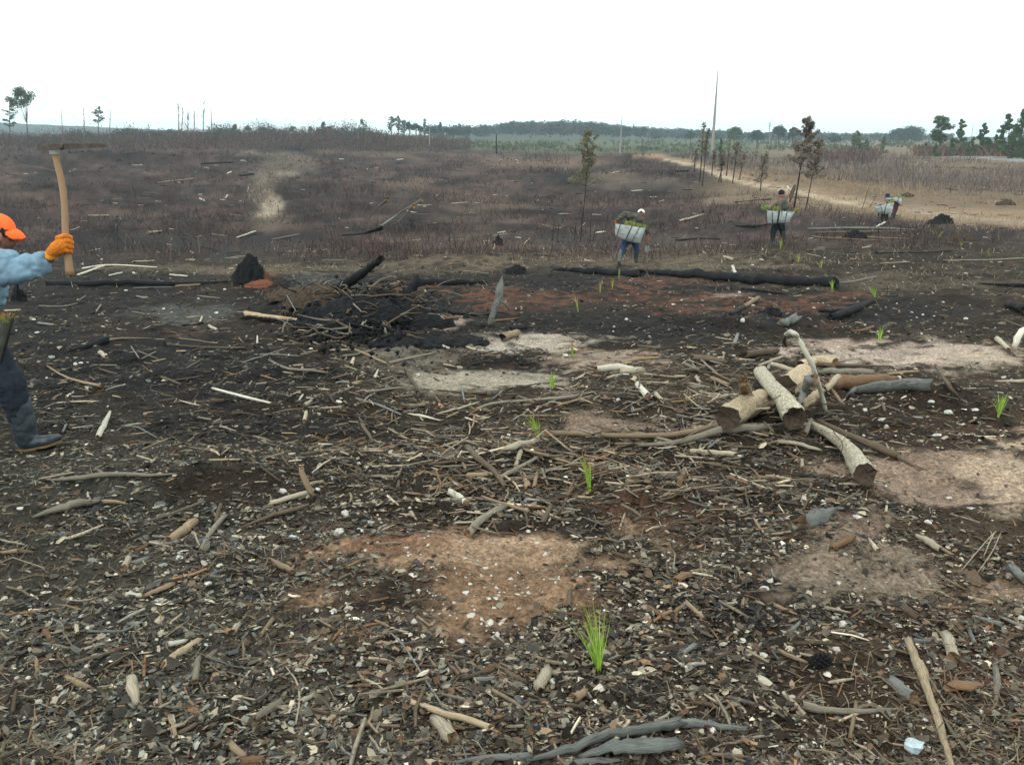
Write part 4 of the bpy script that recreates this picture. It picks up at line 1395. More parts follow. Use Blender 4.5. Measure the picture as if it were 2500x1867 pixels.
for p, w, m in [([(230, 965), (320, 962)], [26, 28], 'grey'), ([(325, 962), (395, 962)], [26, 18], 'char'), ([(450, 690), (540, 680), (630, 668)], [44, 46, 40], 'brown'),
                ([(125, 712), (220, 722), (305, 735)], [40, 44, 30], 'brown'), ([(520, 1285), (600, 1262), (655, 1250)], [8, 14, 20], 'tan'),
                ([(655, 1250), (770, 1262), (860, 1290), (920, 1305)], [26, 28, 26, 12], 'pale'), ([(100, 1312), (240, 1318), (370, 1330)], [42, 38, 36], 'pale'),
                ([(0, 1310), (90, 1350), (130, 1400)], [12, 14, 8], 'pale'), ([(420, 1475), (520, 1475), (625, 1470)], [10, 26, 32], 'tan'),
                ([(345, 435), (430, 390)], [20, 30], 'char'), ([(430, 390), (520, 338)], [28, 30], 'tan'), ([(430, 270), (560, 288), (700, 305)], [20, 20, 8], 'char'),
                ([(1920, 238), (2060, 245), (2215, 252)], [6, 18, 26], 'char'), ([(2120, 372), (2220, 405)], [50, 62], 'char'), ([(360, 130), (388, 206)], [18, 20], 'bleach'),
                ([(305, 70), (370, 88)], [16, 18], 'pale'), ([(1130, 548), (1200, 540), (1270, 515)], [12, 16], 'orange'), ([(370, 630), (392, 565)], [26, 22], 'grey'),
                ([(690, 490), (745, 470)], [50, 56], 'bluegrey'), ([(760, 460), (800, 445)], [14], 'char'), ([(960, 252), (1100, 240), (1270, 205)], [6, 10, 8], 'grey'),
                ([(150, 720), (210, 775), (270, 822)], [10, 18, 10], 'greytan'), ([(60, 757), (150, 800)], [24, 20], 'greytan'), ([(232, 842), (335, 885)], [26, 28], 'tan'),
                ([(0, 872), (110, 888)], [12, 8], 'tan'), ([(0, 1060), (120, 1075), (255, 1100)], [12, 12], 'greytan'), ([(0, 1082), (120, 1108), (260, 1130)], [14, 12], 'greytan'),
                ([(1650, 758), (1720, 870), (1795, 965)], [16, 26, 20], 'brown'), ([(1340, 818), (1540, 802)], [20, 18], 'tan'), ([(2040, 600), (2110, 665)], [36, 26], 'pale'),
                ([(920, 412), (1062, 412)], [20, 34], 'char'), ([(985, 455), (1130, 402), (1265, 345)], [44, 50, 30], 'char'), ([(205, 1290), (290, 1230)], [18, 14], 'grey'),
                ([(135, 1238), (245, 1245)], [18], 'grey'), ([(340, 1040), (405, 945)], [14, 10], 'greytan'), ([(320, 1030), (350, 1000)], [22], 'pale'),
                ([(300, 730), (305, 690)], [12, 10], 'tan'), ([(130, 830), (160, 880)], [20, 24], 'pale'), ([(0, 830), (60, 828)], [24, 16], 'pale'),
                ([(800, 1360), (805, 1410)], [22, 26], 'pale'), ([(885, 1420), (915, 1460)], [22, 18], 'greytan'), ([(1310, 1010), (1330, 1070)], [14, 22], 'brown'),
                ([(1150, 1320), (1330, 1335)], [8, 8], 'brown'), ([(1280, 1090), (1420, 1100)], [10, 8], 'brown'), ([(540, 1510), (620, 1555)], [18, 12], 'pale'),
                ([(370, 1430), (410, 1500)], [14, 10], 'greytan'), ([(490, 1420), (540, 1480)], [16, 14], 'orange'), ([(360, 1555), (470, 1530)], [14, 12], 'greytan'),
                ([(230, 1545), (380, 1540)], [12, 9], 'greytan'), ([(150, 1310), (160, 1260)], [20, 14], 'pale'), ([(2030, 860), (2212, 858)], [10, 26], 'pale'),
                ([(1440, 1020), (1480, 1000)], [14], 'brown'), ([(700, 1310), (780, 1350)], [14, 18], 'tan'), ([(20, 1520), (60, 1440)], [40, 30], 'orange')]:
    S('C', p, w, m)
S('C', [(2150, 655), (2165, 600), (2195, 545)], [26, 44, 40], 'bleach', 'white split piece of wood standing near the right edge', name='wood_chunk', lifts=[0, .1, .2])

for p, w in [([(560, 1000), (700, 930), (860, 830)], [5, 4]), ([(600, 860), (640, 960), (660, 1010)], [5, 4]), ([(540, 930), (590, 1060), (650, 1010)], [4, 3]),
             ([(1000, 1180), (1060, 1260), (1040, 1330)], [6, 4]), ([(1090, 1190), (1030, 1290)], [5, 3]), ([(830, 1090), (930, 1060), (1010, 1100)], [7, 5]),
             ([(905, 1000), (1000, 1010), (1080, 990)], [8, 5]), ([(560, 1120), (620, 1180), (640, 1230)], [14, 8]), ([(690, 1180), (740, 1230)], [12, 8]), ([(430, 1200), (560, 1230), (640, 1215)], [9, 6])]:
    S('C', p, w, 'brown', None, lifts=[.10, .2, .1][:len(p)])
# ---- foreground left (D)
for p, w, m in [([(180, 258), (330, 212), (440, 182), (560, 165)], [12, 38, 44, 18], 'greytan'), ([(590, 172), (660, 175), (722, 186)], [24, 20, 6], 'tan'),
                ([(1340, 335), (1500, 270), (1610, 235), (1725, 205)], [8, 24, 28, 26], 'brown'), ([(1130, 452), (1190, 350), (1262, 262)], [20, 28, 28], 'greytan'),
                ([(1215, 290), (1222, 250), (1240, 190)], [22, 22, 20], 'brown'), ([(0, 390), (140, 418)], [12, 10], 'pale'), ([(25, 458), (90, 450)], [22, 28], 'tan'),
                ([(95, 448), (190, 460)], [28, 14], 'brown'), ([(700, 540), (722, 488)], [40, 34], 'pale'), ([(770, 450), (842, 410)], [30, 24], 'orange'),
                ([(755, 520), (830, 492)], [36, 26], 'grey'), ([(850, 415), (972, 420)], [24, 14], 'grey'), ([(800, 706), (880, 672), (965, 635)], [18, 28, 30], 'tan'),
                ([(715, 700), (795, 705)], [28, 24], 'bleach'), ([(1518, 508), (1580, 550), (1645, 582)], [10, 38, 30], 'tan'), ([(500, 912), (620, 912), (715, 902), (825, 835)], [12, 16, 12], 'bluegrey'),
                ([(248, 888), (302, 968)], [28, 24], 'orange'), ([(225, 970), (300, 982), (385, 1002)], [14, 16, 18], 'greytan'),
                ([(375, 1158), (440, 1192), (515, 1225)], [24, 34, 24], 'tan'), ([(960, 1232), (1085, 1148)], [24, 22], 'grey'), ([(1115, 1068), (1095, 1190)], [34, 38], 'greytan'),
                ([(1190, 1068), (1250, 1090), (1320, 1112), (1510, 1132)], [10, 12, 7], 'bluegrey'), ([(1280, 1132), (1480, 1186)], [9, 6], 'grey'),
                ([(1178, 1090), (1225, 1130), (1290, 1162)], [7, 6], 'tan'), ([(1610, 1110), (1668, 1190), (1685, 1290), (1665, 1430)], [8, 10, 12, 9], 'pale'),
                ([(1450, 1385), (1515, 1340), (1585, 1298)], [36, 48, 38], 'greytan'), ([(958, 1390), (990, 1500)], [26, 22], 'tan'), ([(975, 1385), (990, 1460)], [14, 8], 'bleach'),
                ([(1310, 1558), (1375, 1612)], [40, 30], 'tan'), ([(1375, 1632), (1482, 1622)], [56, 50], 'orange'), ([(200, 1060), (212, 1132)], [24, 18], 'tan'),
                ([(800, 1328), (960, 1338), (1150, 1330)], [6, 9, 7], 'orange'), ([(1468, 922), (1532, 838)], [22, 26], 'tan'), ([(390, 732), (480, 730), (550, 712)], [6, 10, 6], 'pale'),
                ([(950, 972), (1035, 955)], [30, 26], 'bleach'), ([(0, 1545), (60, 1562), (130, 1592)], [18, 10], 'brown'), ([(480, 1000), (562, 972)], [16, 14], 'pale'),
                ([(1040, 1270), (1095, 1320)], [18, 14], 'tan'), ([(430, 880), (435, 915)], [26, 20], 'pale'), ([(170, 925), (400, 905)], [8, 14], 'brown'),
                ([(1060, 1600), (1080, 1500)], [14, 8], 'greytan'), ([(1480, 1620), (1610, 1600)], [10, 6], 'pale'), ([(890, 1420), (1060, 1350)], [7, 5], 'tan'),
                ([(920, 1310), (870, 1400)], [6, 5], 'tan'), ([(1285, 1370), (1440, 1430)], [8, 5], 'tan'), ([(1770, 1395), (1835, 1458)], [9, 5], 'pale'),
                ([(1600, 1372), (1720, 1380)], [14, 10], 'brown'), ([(980, 548), (1130, 548)], [14, 12], 'brown'), ([(610, 1010), (735, 985)], [18, 12], 'orange'),
                ([(700, 1325), (610, 1330)], [12, 8], 'tan'), ([(415, 1250), (455, 1275)], [16, 10], 'pale'), ([(1700, 1290), (1770, 1255)], [30, 20], 'pale'),
                ([(530, 1330), (640, 1335)], [10, 6], 'brown'), ([(1740, 1040), (1780, 1060), (1775, 990)], [10, 12], 'pale'), ([(155, 345), (300, 318)], [9, 12], 'brown'),
                ([(1000, 1480), (1100, 1420)], [26, 20], 'brown'), ([(1310, 900), (1345, 860)], [40, 28], 'pale')]:
    S('D', p, w, m)
S('D', [(948, 388), (1030, 338), (1088, 290)], [44, 56, 50], 'tan', 'stubby tan log with a splintered orange end on the litter at left', 'log', category='log', end=WM['orange'])
S('D', [(930, 1088), (1020, 1020), (1118, 955)], [34, 38, 28], 'pile', 'bright tan split stick near the small blue rock at lower left', name='stick')
S('D', [(738, 1172), (748, 1240), (768, 1310)], [56, 58, 30], 'pale', 'pale yellow splintered block at lower left', name='wood_chunk')

# ---- foreground middle (E)
S('E', [(475, 1325), (600, 1370), (750, 1420), (905, 1468)], [28, 36, 38, 34], 'pile', 'bright tan peeled stick in the bottom centre foreground', name='stick')
S('E', [(622, 1415), (700, 1500)], [72, 78], 'pale', 'square yellow-tan wood chunk under the bright peeled stick', name='wood_chunk')
S('E', [(1190, 1212), (1228, 1135)], [60, 62], 'pale', 'cream block of wood just left of the big seedling', name='wood_chunk', rough=.04)
S('E', [(1398, 1268), (1440, 1240)], [50, 40], 'tan')
S('E', [(795, 350), (870, 272), (988, 203)], [44, 46, 38], 'greytan', 'thick grey-tan stick at the upper edge of the clay patch', name='stick', kink=.05)
S('E', [(1120, 1622), (1350, 1562), (1560, 1485), (1750, 1450), (1960, 1412)], [20, 50, 56, 52, 60], 'bluegrey', 'long blue-grey root crossing the bottom edge right of centre', 'root', sink=-.6, category='root', n=22, rough=.1)
S('F', [(-20, 1422), (120, 1424), (250, 1440), (390, 1452)], [54, 50, 44, 30], 'bluegrey', 'right-hand end of the blue-grey root at the bottom edge', 'root', category='root')
S('E', [(1400, 1600), (1600, 1548), (1800, 1540), (1960, 1525)], [26, 84, 96, 80], 'bluegrey', 'broad slab of grey bark under the long blue-grey root', 'root', sink=-.6, category='bark slab', flat=.5, n=16, rough=.12)
S('E', [(660, 1648), (900, 1612), (1130, 1605)], [10, 34, 40], 'grey', 'pale grey root end at the very bottom left of the slab', 'root', category='root')
S('E', [(1330, 1645), (1480, 1628), (1640, 1618)], [34, 48, 30], 'bluegrey', 'lowest grey bark strip at the bottom edge', 'root', category='bark slab', flat=.6)
for p, w, m in [([(690, 118), (735, 150), (775, 182)], [34, 42, 34], 'bleach'), ([(1205, 292), (1255, 198)], [34, 28], 'brown'), ([(1305, 252), (1345, 160), (1385, 60)], [10, 18, 12], 'orange'),
                ([(1232, 300), (1272, 238)], [10, 12], 'pale'), ([(258, 408), (415, 404)], [16, 12], 'tan'), ([(940, 1088), (1030, 1140), (1115, 1182)], [26, 30, 20], 'brown'),
                ([(760, 1172), (850, 1145), (935, 1128)], [24, 28, 22], 'brown'), ([(835, 1170), (942, 1165)], [26, 24], 'grey'),
                ([(350, 915), (440, 1010), (560, 1200), (655, 1345)], [8, 9, 11, 9], 'grey'), ([(1575, 1062), (1640, 1042), (1745, 1040)], [12, 16, 14], 'greytan'),
                ([(1775, 1030), (1860, 998), (1955, 980)], [18, 26, 20], 'brown'), ([(1775, 752), (1840, 790), (1905, 832)], [24, 26, 14], 'orange'),
                ([(180, 1160), (270, 1200), (342, 1252)], [12, 14, 8], 'pale'), ([(1560, 436), (1690, 492)], [24, 18], 'brown'), ([(570, 102), (700, 64)], [20, 22], 'tan'),
                ([(680, 40), (782, 102)], [16, 14], 'orange'), ([(1640, 332), (1672, 240)], [12, 10], 'pale'), ([(680, 322), (812, 322)], [22, 18], 'orange'),
                ([(1080, 150), (1130, 290)], [10, 14], 'brown'), ([(870, 165), (1130, 250)], [16, 20], 'tan'), ([(1720, 280), (1815, 232)], [20, 16], 'brown'),
                ([(1685, 72), (1815, 85)], [22, 14], 'tan'), ([(280, 30), (390, 34)], [14, 12], 'greytan'), ([(395, 100), (400, 60)], [20, 16], 'brown'),
                ([(220, 918), (350, 918)], [14, 8], 'orange'), ([(740, 1505), (785, 1645)], [12, 10], 'grey'), ([(720, 290), (840, 285)], [14], 'pale'),
                ([(470, 240), (500, 280)], [20, 10], 'pale'), ([(1520, 1360), (1480, 1325)], [16, 12], 'pale'), ([(890, 1245), (960, 1305)], [10, 6], 'pale'),
                ([(1770, 205), (1840, 190)], [10], 'greytan'), ([(1850, 170), (1960, 190)], [12, 8], 'tan'), ([(1110, 200), (1230, 205)], [16, 14], 'orange'),
                ([(360, 355), (435, 365)], [12], 'brown'), ([(520, 130), (430, 120)], [14], 'tan'), ([(530, 190), (600, 140), (655, 132)], [7, 9], 'pale'),
                ([(640, 720), (640, 780)], [7, 5], 'brown'), ([(1355, 760), (1365, 670)], [26, 20], 'brown'), ([(1600, 1060), (1660, 1100)], [10, 8], 'tan'),
                ([(1250, 1075), (1135, 1090)], [12], 'brown'), ([(1930, 505), (1890, 560)], [18, 12], 'brown'), ([(205, 1185), (170, 1140)], [14], 'tan'),
                ([(1690, 335), (1640, 250)], [8, 6], 'greytan'), ([(560, 1040), (610, 1100)], [12, 16], 'tan'), ([(1110, 1340), (1130, 1310)], [20], 'greytan')]:
    S('E', p, w, m)

# ---- foreground right (F)
S('F', [(1308, 968), (1345, 1060), (1372, 1110), (1415, 1240), (1470, 1400), (1530, 1600), (1550, 1680)], [40, 48, 66, 40, 44, 36, 34], 'pile',
  'long knobbly tan stick running to the bottom edge at right', name='stick', n=26, kink=.08)
S('F', [(1525, 930), (1562, 1040)], [56, 62], 'pale', 'cream barkless block beside the long knobbly stick', name='wood_chunk', rough=.05)
S('F', [(755, 1332), (860, 1352), (1050, 1356), (1275, 1345)], [56, 36, 34, 8], 'greytan', 'straight grey-tan stick pointing right in the right foreground', name='stick')
for p, w, m in [([(1800, 1108), (1808, 1200), (1800, 1302)], [30, 40, 26], 'greytan'), ([(580, 1010), (650, 1045), (738, 1080)], [22, 28, 18], 'tan'),
                ([(1352, 362), (1420, 400), (1480, 440)], [18, 42, 38], 'pale'), ([(1480, 430), (1565, 475)], [24, 16], 'tan'), ([(888, 432), (995, 372)], [34, 36], 'orange'),
                ([(1085, 385), (1135, 450)], [12, 34], 'pale'), ([(1885, 540), (1965, 605)], [44, 56], 'bluegrey'), ([(1688, 728), (1775, 742)], [28, 28], 'tan'),
                ([(0, 618), (60, 590), (145, 552)], [42, 44, 14], 'orange'), ([(-5, 792), (55, 742)], [24, 22], 'tan'), ([(58, 742), (150, 828)], [22, 24], 'tan'),
                ([(1285, 765), (1355, 822)], [46, 30], 'brown'), ([(1715, 828), (1825, 858)], [22, 28], 'grey'), ([(1230, 1190), (1325, 1262)], [60, 64], 'grey'),
                ([(615, 905), (660, 890), (695, 850)], [12, 26, 20], 'grey'), ([(980, 1505), (1012, 1300)], [24, 20], 'tan'), ([(1180, 1380), (1178, 1485)], [12, 10], 'pale'),
                ([(30, 1030), (105, 978)], [22, 30], 'grey'), ([(1438, 880), (1510, 915)], [8, 6], 'pale'), ([(1820, 818), (1960, 872)], [18, 24], 'greytan'),
                ([(840, 775), (980, 805)], [18, 10], 'pale'), ([(985, 825), (1045, 782)], [8, 12], 'tan'), ([(1170, 600), (1240, 520)], [6, 5], 'brown'),
                ([(560, 755), (680, 805)], [22, 12], 'tan'), ([(570, 762), (660, 780)], [16, 8], 'orange'), ([(375, 760), (382, 720)], [18, 14], 'tan'),
                ([(225, 145), (370, 178)], [12, 14], 'greytan'), ([(130, 250), (190, 190)], [10, 20], 'pale'), ([(190, 232), (400, 228)], [10, 7], 'tan'),
                ([(320, 332), (395, 325)], [12, 14], 'pale'), ([(440, 268), (475, 325)], [12, 18], 'tan'), ([(1650, 895), (1680, 970)], [22, 26], 'grey'),
                ([(160, 105), (340, 92)], [8, 7], 'greytan'), ([(560, 130), (720, 110)], [26, 14], 'greytan'), ([(750, 105), (915, 132)], [9, 7], 'greytan'),
                ([(1180, 240), (1190, 180)], [16, 10], 'pale'), ([(340, 680), (560, 672)], [10, 8], 'brown'), ([(1760, 230), (1958, 300)], [10, 7], 'greytan'),
                ([(1390, 960), (1440, 1120)], [6, 6], 'grey'), ([(730, 945), (760, 912)], [12, 10], 'tan'), ([(0, 700), (62, 682)], [12, 10], 'pale'),
                ([(195, 378), (270, 382)], [10], 'pale'), ([(1700, 1290), (1560, 1290)], [8, 6], 'greytan'), ([(1340, 960), (1480, 965)], [36, 18], 'grey'),
                ([(755, 1370), (830, 1450)], [9, 6], 'greytan'), ([(1450, 1250), (1450, 1190)], [24, 30], 'orange'), ([(430, 55), (610, 195)], [12, 9], 'brown')]:
    S('F', p, w, m)
S('F', [(738, 288), (800, 262), (880, 222)], [76, 92, 40], 'grey', 'striped grey chunk of weathered wood below the sawn log end', name='wood_chunk', rough=.16)
S('F', [(1550, 1215), (1625, 1210), (1710, 1200)], [70, 96, 50], 'orange', 'broad slab of orange-brown bark right of the knobbly stick', name='bark_slab', category='bark slab', flat=.45, rough=.16)
for p in ([(1800, 338), (1740, 400), (1602, 562)], [(1788, 350), (1760, 410), (1732, 478)], [(1826, 350), (1780, 450), (1692, 578)]):
    S('F', p, [7, 6, 4], 'pale', None, lifts=[.10, .07, .01], group='thin dead twigs fanning over the sand')

# ---- distant debris in the burnt field
for p, w, m in [([(1495, 480), (1420, 550), (1340, 610)], [0], None)]:
    pass
FG = 'fallen branches lying in the far burnt field'
for k, (a, b, c) in enumerate([((870, 640), (980, 510), (1110, 440)), ((925, 660), (1010, 545), (1060, 500))]):
    pass
dist = [([(945, 915 / 1), (0, 0)], 0)]
ZR['I'] = (800, 200, 2.602)
for p, w, m in [([(340, 915), (480, 820), (600, 750)], [14, 9, 5], 'grey'), ([(430, 905), (500, 840), (545, 790)], [8, 5], 'grey'), ([(260, 870), (320, 800), (380, 745)], [7, 4], 'grey'),
                ([(510, 925), (540, 880)], [6, 4], 'grey'), ([(100, 970), (220, 960), (340, 930)], [18, 12], 'char')]:
    S('I', p, w, m, None, 'fallen_branch', lifts=[.1, .9, 1.6][:len(p)], category='branch', group=FG)
for p, w, m in [([(1055, 1070), (1065, 1005)], [9, 8], 'pale'), ([(540, 1102), (605, 1105)], [8], 'pale'), ([(510, 1010), (600, 1000)], [6], 'pale'),
                ([(1240, 1035), (1280, 995)], [7], 'pale'), ([(1330, 900), (1400, 915)], [5], 'pale'), ([(1700, 960), (1760, 952)], [9], 'bleach')]:
    S('I', p, w, m, None, 'fallen_branch', category='branch', group=FG)
ZR['J'] = (0, 150, 2.602)
for p, w, m in [([(940, 1088), (1030, 1075)], [16, 8], 'pale'), ([(1500, 1120), (1620, 1080)], [8, 14], 'bleach'), ([(570, 980), (690, 978)], [10], 'pale'),
                ([(1730, 1130), (1900, 1098)], [8], 'grey'), ([(1430, 870), (1445, 850)], [9], 'bleach'), ([(1440, 715), (1470, 700)], [8], 'bleach'),
                ([(1270, 870), (1300, 885)], [8], 'bleach'), ([(1000, 770), (1230, 745)], [8], 'tan'), ([(1280, 650), (1480, 640)], [10], 'char'),
                ([(1190, 1260), (1240, 1262)], [14], 'pale'), ([(1520, 725), (1610, 715)], [12], 'char'), ([(850, 1270), (980, 1265)], [8], 'pale')]:
    S('J', p, w, m, None, 'fallen_branch', category='branch', group=FG)
ZR['K'] = (1650, 200, 2.602)
for p, w, m in [([(845, 940), (1180, 935), (1520, 945)], [12, 14, 8], 'grey'), ([(880, 965), (1200, 960), (1500, 955)], [10, 16, 8], 'brown'), ([(1000, 990), (1240, 988), (1480, 995)], [8, 12, 6], 'greytan'),
                ([(870, 985), (1050, 1000), (1300, 1010)], [14, 12], 'brown'), ([(1270, 922), (1328, 893)], [8, 14], 'bleach'), ([(380, 915), (480, 918), (600, 905)], [8, 22, 8], 'char'),
                ([(0, 1005), (160, 995), (280, 998)], [12, 8], 'char'), ([(20, 885), (180, 840)], [16, 8], 'pale'), ([(380, 765), (600, 745)], [8], 'char'),
                ([(1270, 1090), (1560, 1088), (1750, 1078)], [8], 'char'), ([(1700, 1140), (2000, 1135), (2212, 1125)], [6, 7], 'pale'), ([(0, 570), (85, 565)], [12, 8], 'char'),
                ([(305, 1108), (368, 1128)], [13], 'pale'), ([(1480, 1150), (1300, 1160)], [7], 'pale')]:
    S('K', p, w, m, None, 'fallen_branch', category='branch', group=FG)


# ------------------------------------------------------------------ stones
def stone(t, X, Y, w, h=None, mat=None, label=None):
    px, py = Z(t, X, Y)
    sc = ZR[t][2]
    q = at(px, py)
    d = math.hypot(q.y, q.z - CAMZ)
    rx = w / sc / 2 * d / F_PX
    rz = (h or w * .8) / sc / 2 * d / F_PX
    r_ = np.random.default_rng(rnd.randrange(99999))
    V, F = [], []
    nu, nv = 9, 6
    seedx = r_.uniform(0, 50)
    axes = r_.normal(0, 1, (7, 3))
    axes /= np.linalg.norm(axes, axis=1)[:, None]
    cut = r_.uniform(.5, .85, 7)
    for i in range(nv + 1):
        th = math.pi * i / nv
        for j in range(nu):
            a = 2 * math.pi * j / nu
            p = np.array([math.sin(th) * math.cos(a), math.sin(th) * math.sin(a), math.cos(th)])
            for ax, c in zip(axes, cut):
                dd = p @ ax
                if dd > c:
                    p = p - ax * (dd - c)
            p *= 1 + r_.normal(0, .07)
            V.append(p * np.array([rx, rx * r_.uniform(.9, 1.0), rz]))
    for i in range(nv):
        for j in range(nu):
            k = (j + 1) % nu
            F.append((i * nu + j, (i + 1) * nu + j, (i + 1) * nu + k, i * nu + k))
    big = w / sc > 18
    nm = 'rock' if big else 'stone'
    me = mesh_np(nm, V, F)
    o = obj(nm, me, mat or STONE, None, (q.x, q.y, q.z + rz * .15))
    o.rotation_euler = (0, 0, 0)
    if label:
        USED[label] = 1
    else:
        sz = 'large' if w / sc > 22 else ('small' if w / sc < 12 else '')
        shp = 'flat' if h and h < .5 * w else ''
        cl = 'bluish white' if mat is STONE_B else 'white'
        label = unique_label(' '.join(v for v in [sz, shp, cl, nm] if v), px, py)
    tag(o, label, nm, 'white quartz stones scattered over the ground')
    return o


stone('F', 1335, 1545, 135, 84, STONE_B, 'largest bluish white rock at the bottom right of the ground')
for a in [(935, 865, 48, 44), (495, 1040, 52, 40), (530, 617, 42, 34), (500, 663, 62, 26), (1420, 290, 52, 36), (1020, 262, 52, 26), (830, 175, 36), (1665, 215, 60, 30),
          (1540, 155, 42, 20), (465, 1165, 26), (1015, 1390, 26), (925, 630, 42, 14), (365, 950, 62, 16), (722, 165, 40, 44), (1925, 1315, 26), (1610, 1525, 30), (1180, 1262, 24), (550, 1290, 22), (510, 278, 26)]:
    stone('F', *a)
for a in [(95, 250, 50, 52), (180, 345, 62, 48), (70, 342, 60, 40), (1330, 1075, 46, 24), (905, 855, 60, 42), (955, 925, 44, 40), (470, 585, 36, 24), (1225, 466, 32, 22), (775, 682, 52, 18),
          (442, 432, 28, 22), (1645, 776, 26), (1265, 1182, 42, 34), (1340, 1312, 26), (1095, 940, 42, 28), (750, 955, 50, 22), (575, 542, 46, 12), (1110, 1226, 36), (1165, 887, 32, 24),
          (970, 858, 22), (545, 378, 16), (800, 636, 40, 14), (905, 718, 30, 20), (945, 718, 34, 22), (865, 835, 30), (790, 1015, 34, 30), (455, 475, 20)]:
    stone('E', *a)
for a in [(115, 212, 42, 28), (1590, 118, 56, 36), (1785, 105, 36, 26), (1240, 535, 52, 24), (1010, 490, 44, 36), (600, 730, 62, 34), (1170, 635, 52, 30), (495, 885, 46, 26),
          (610, 853, 26, 16), (1940, 245, 50, 50), (1910, 345, 62, 46), (737, 160, 42, 18), (740, 678, 34, 18), (650, 1455, 28), (280, 1480, 16), (490, 1096, 40, 16), (970, 1108, 30, 14)]:
    stone('D', *a)
stone('D', 1652, 378, 72, 38, STONE_B)
stone('D', 1170, 980, 52, 36, STONE_B)
for a in [(370, 1290, 62, 36), (402, 1340, 64, 38), (1730, 1062, 62, 38), (1900, 1044, 52, 26), (1318, 1107, 72, 22), (1340, 1157, 38, 44), (1668, 1206, 70, 20), (1200, 1046, 36, 30),
          (1412, 842, 42, 32), (425, 478, 38, 36), (670, 1380, 52, 26), (1315, 971, 36, 24), (1497, 425, 20, 14), (1840, 466, 36, 20), (405, 299, 28, 20), (1750, 631, 20, 12),
          (365, 700, 32, 14), (1892, 1096, 42, 26), (1500, 1062, 28, 20), (1622, 990, 44, 22), (490, 381, 28, 16), (760, 1300, 26), (1570, 440, 20), (1700, 360, 24, 14), (515, 1390, 30, 18),
          (555, 1390, 22), (1640, 450, 18), (1350, 545, 18), (1560, 560, 18), (1110, 845, 20), (1280, 545, 14)]:
    stone('C', *a)
for a in [(575, 825, 34, 28), (1898, 470, 28, 22), (240, 498, 16), (1510, 700, 42, 28), (1452, 790, 15), (1820, 517, 18, 16), (1845, 982, 28, 30), (1195, 400, 13), (1130, 356, 14), (1815, 545, 16),
          (200, 1385, 28, 30), (1015, 1305, 18), (1825, 1140, 26, 14), (610, 620, 14), (1470, 1410, 20)]:
    stone('B', *a)
for a in [(215, 470, 28, 18), (240, 552, 38, 14), (660, 510, 20, 22), (1260, 336, 16), (1240, 712, 18), (1040, 401, 30, 14), (1378, 430, 30, 22), (1230, 838, 16), (716, 1175, 36, 12),
          (480, 755, 34, 28), (515, 745, 34, 14), (800, 285, 26, 12), (1650, 262, 26), (645, 88, 16), (525, 122, 12, 26), (850, 178, 20, 28), (105, 538, 14), (1975, 655, 30, 14)]:
    stone('A', *a)
stone('A', 325, 711, 48, 26, plain('dull_green_grey_stone', (.26, .30, .27), .8, .2, 30))


# ------------------------------------------------------------------ black pine cone
def pine_cone(px, py):
    q = at(px, py)
    e = empty('pine_cone', q, 'black burnt pine cone at the tip of a tan stick', 'pine cone')
    parts = []
    for i in range(60):
        a, t = i * 2.4, i / 60
        r = .022 * math.sin(math.pi * (t * .85 + .12))
        c = np.array([-.03 + t * .07, 0, .022])
        d = np.array([.35, math.cos(a), math.sin(a)])
        d /= np.linalg.norm(d)
        parts.append(tube([c + d * r * .3, c + d * r * 1.35], [.004, .006, .002], seg=4, n=3, seed=i))
    V, F, UV, MI = join(parts)
    obj('scales', mesh_np('scales', V, F, uv=UV), [WM['char']], e)
    V, F, UV, MI = tube([(-.03, 0, .022), (.042, 0, .022)], [.006, .009, .003], seg=6, n=4)
    obj('core', mesh_np('core', V, F, uv=UV, mi=None), [WM['char']], e)
    return e


pine_cone(*Z('F', 800, 1100))


# ------------------------------------------------------------------ charred stumps and root heap
def lump(name, px, py, w, h, mats, label, category, seed, peak=.5, dens=44, zones=None, depth=.7, pw=1.3, lean=0, rg=.75):
    q = at(px, py)
    d = math.hypot(q.y, q.z - CAMZ)
    W, H = w * d / F_PX, h * d / F_PX
    n = dens
    V, F = [], []
    for i in range(n + 1):
        for j in range(n * 2):
            a = 2 * math.pi * j / (n * 2)
            r = i / n
            X, Y = math.cos(a) * r * W / 2, math.sin(a) * r * W / 2 * depth
            hh = H * max(0, 1 - r) ** pw
            nz = fbm(np.array(X * 10 / W + seed), np.array(Y * 10 / W), 6, seed) * rg * H * (r < .98)
            V.append((X + lean * hh + float(nz) * .3, Y, hh + float(nz) * (.25 + r * .8) - .04 * (r > .9)))
    for i in range(n):
        for j in range(n * 2):
            k = (j + 1) % (n * 2)
            F.append((i * n * 2 + j, (i + 1) * n * 2 + j, (i + 1) * n * 2 + k, i * n * 2 + k))
    V = np.array(V)
    me = mesh_np(name, V, F, uv=np.repeat(V[:, :2], 1, 0)[np.array([i for f in F for i in f])] * 6)
    o = obj(name, me, mats, None, q)
    if label:
        tag(o, label, category)
    return o, q, W, H


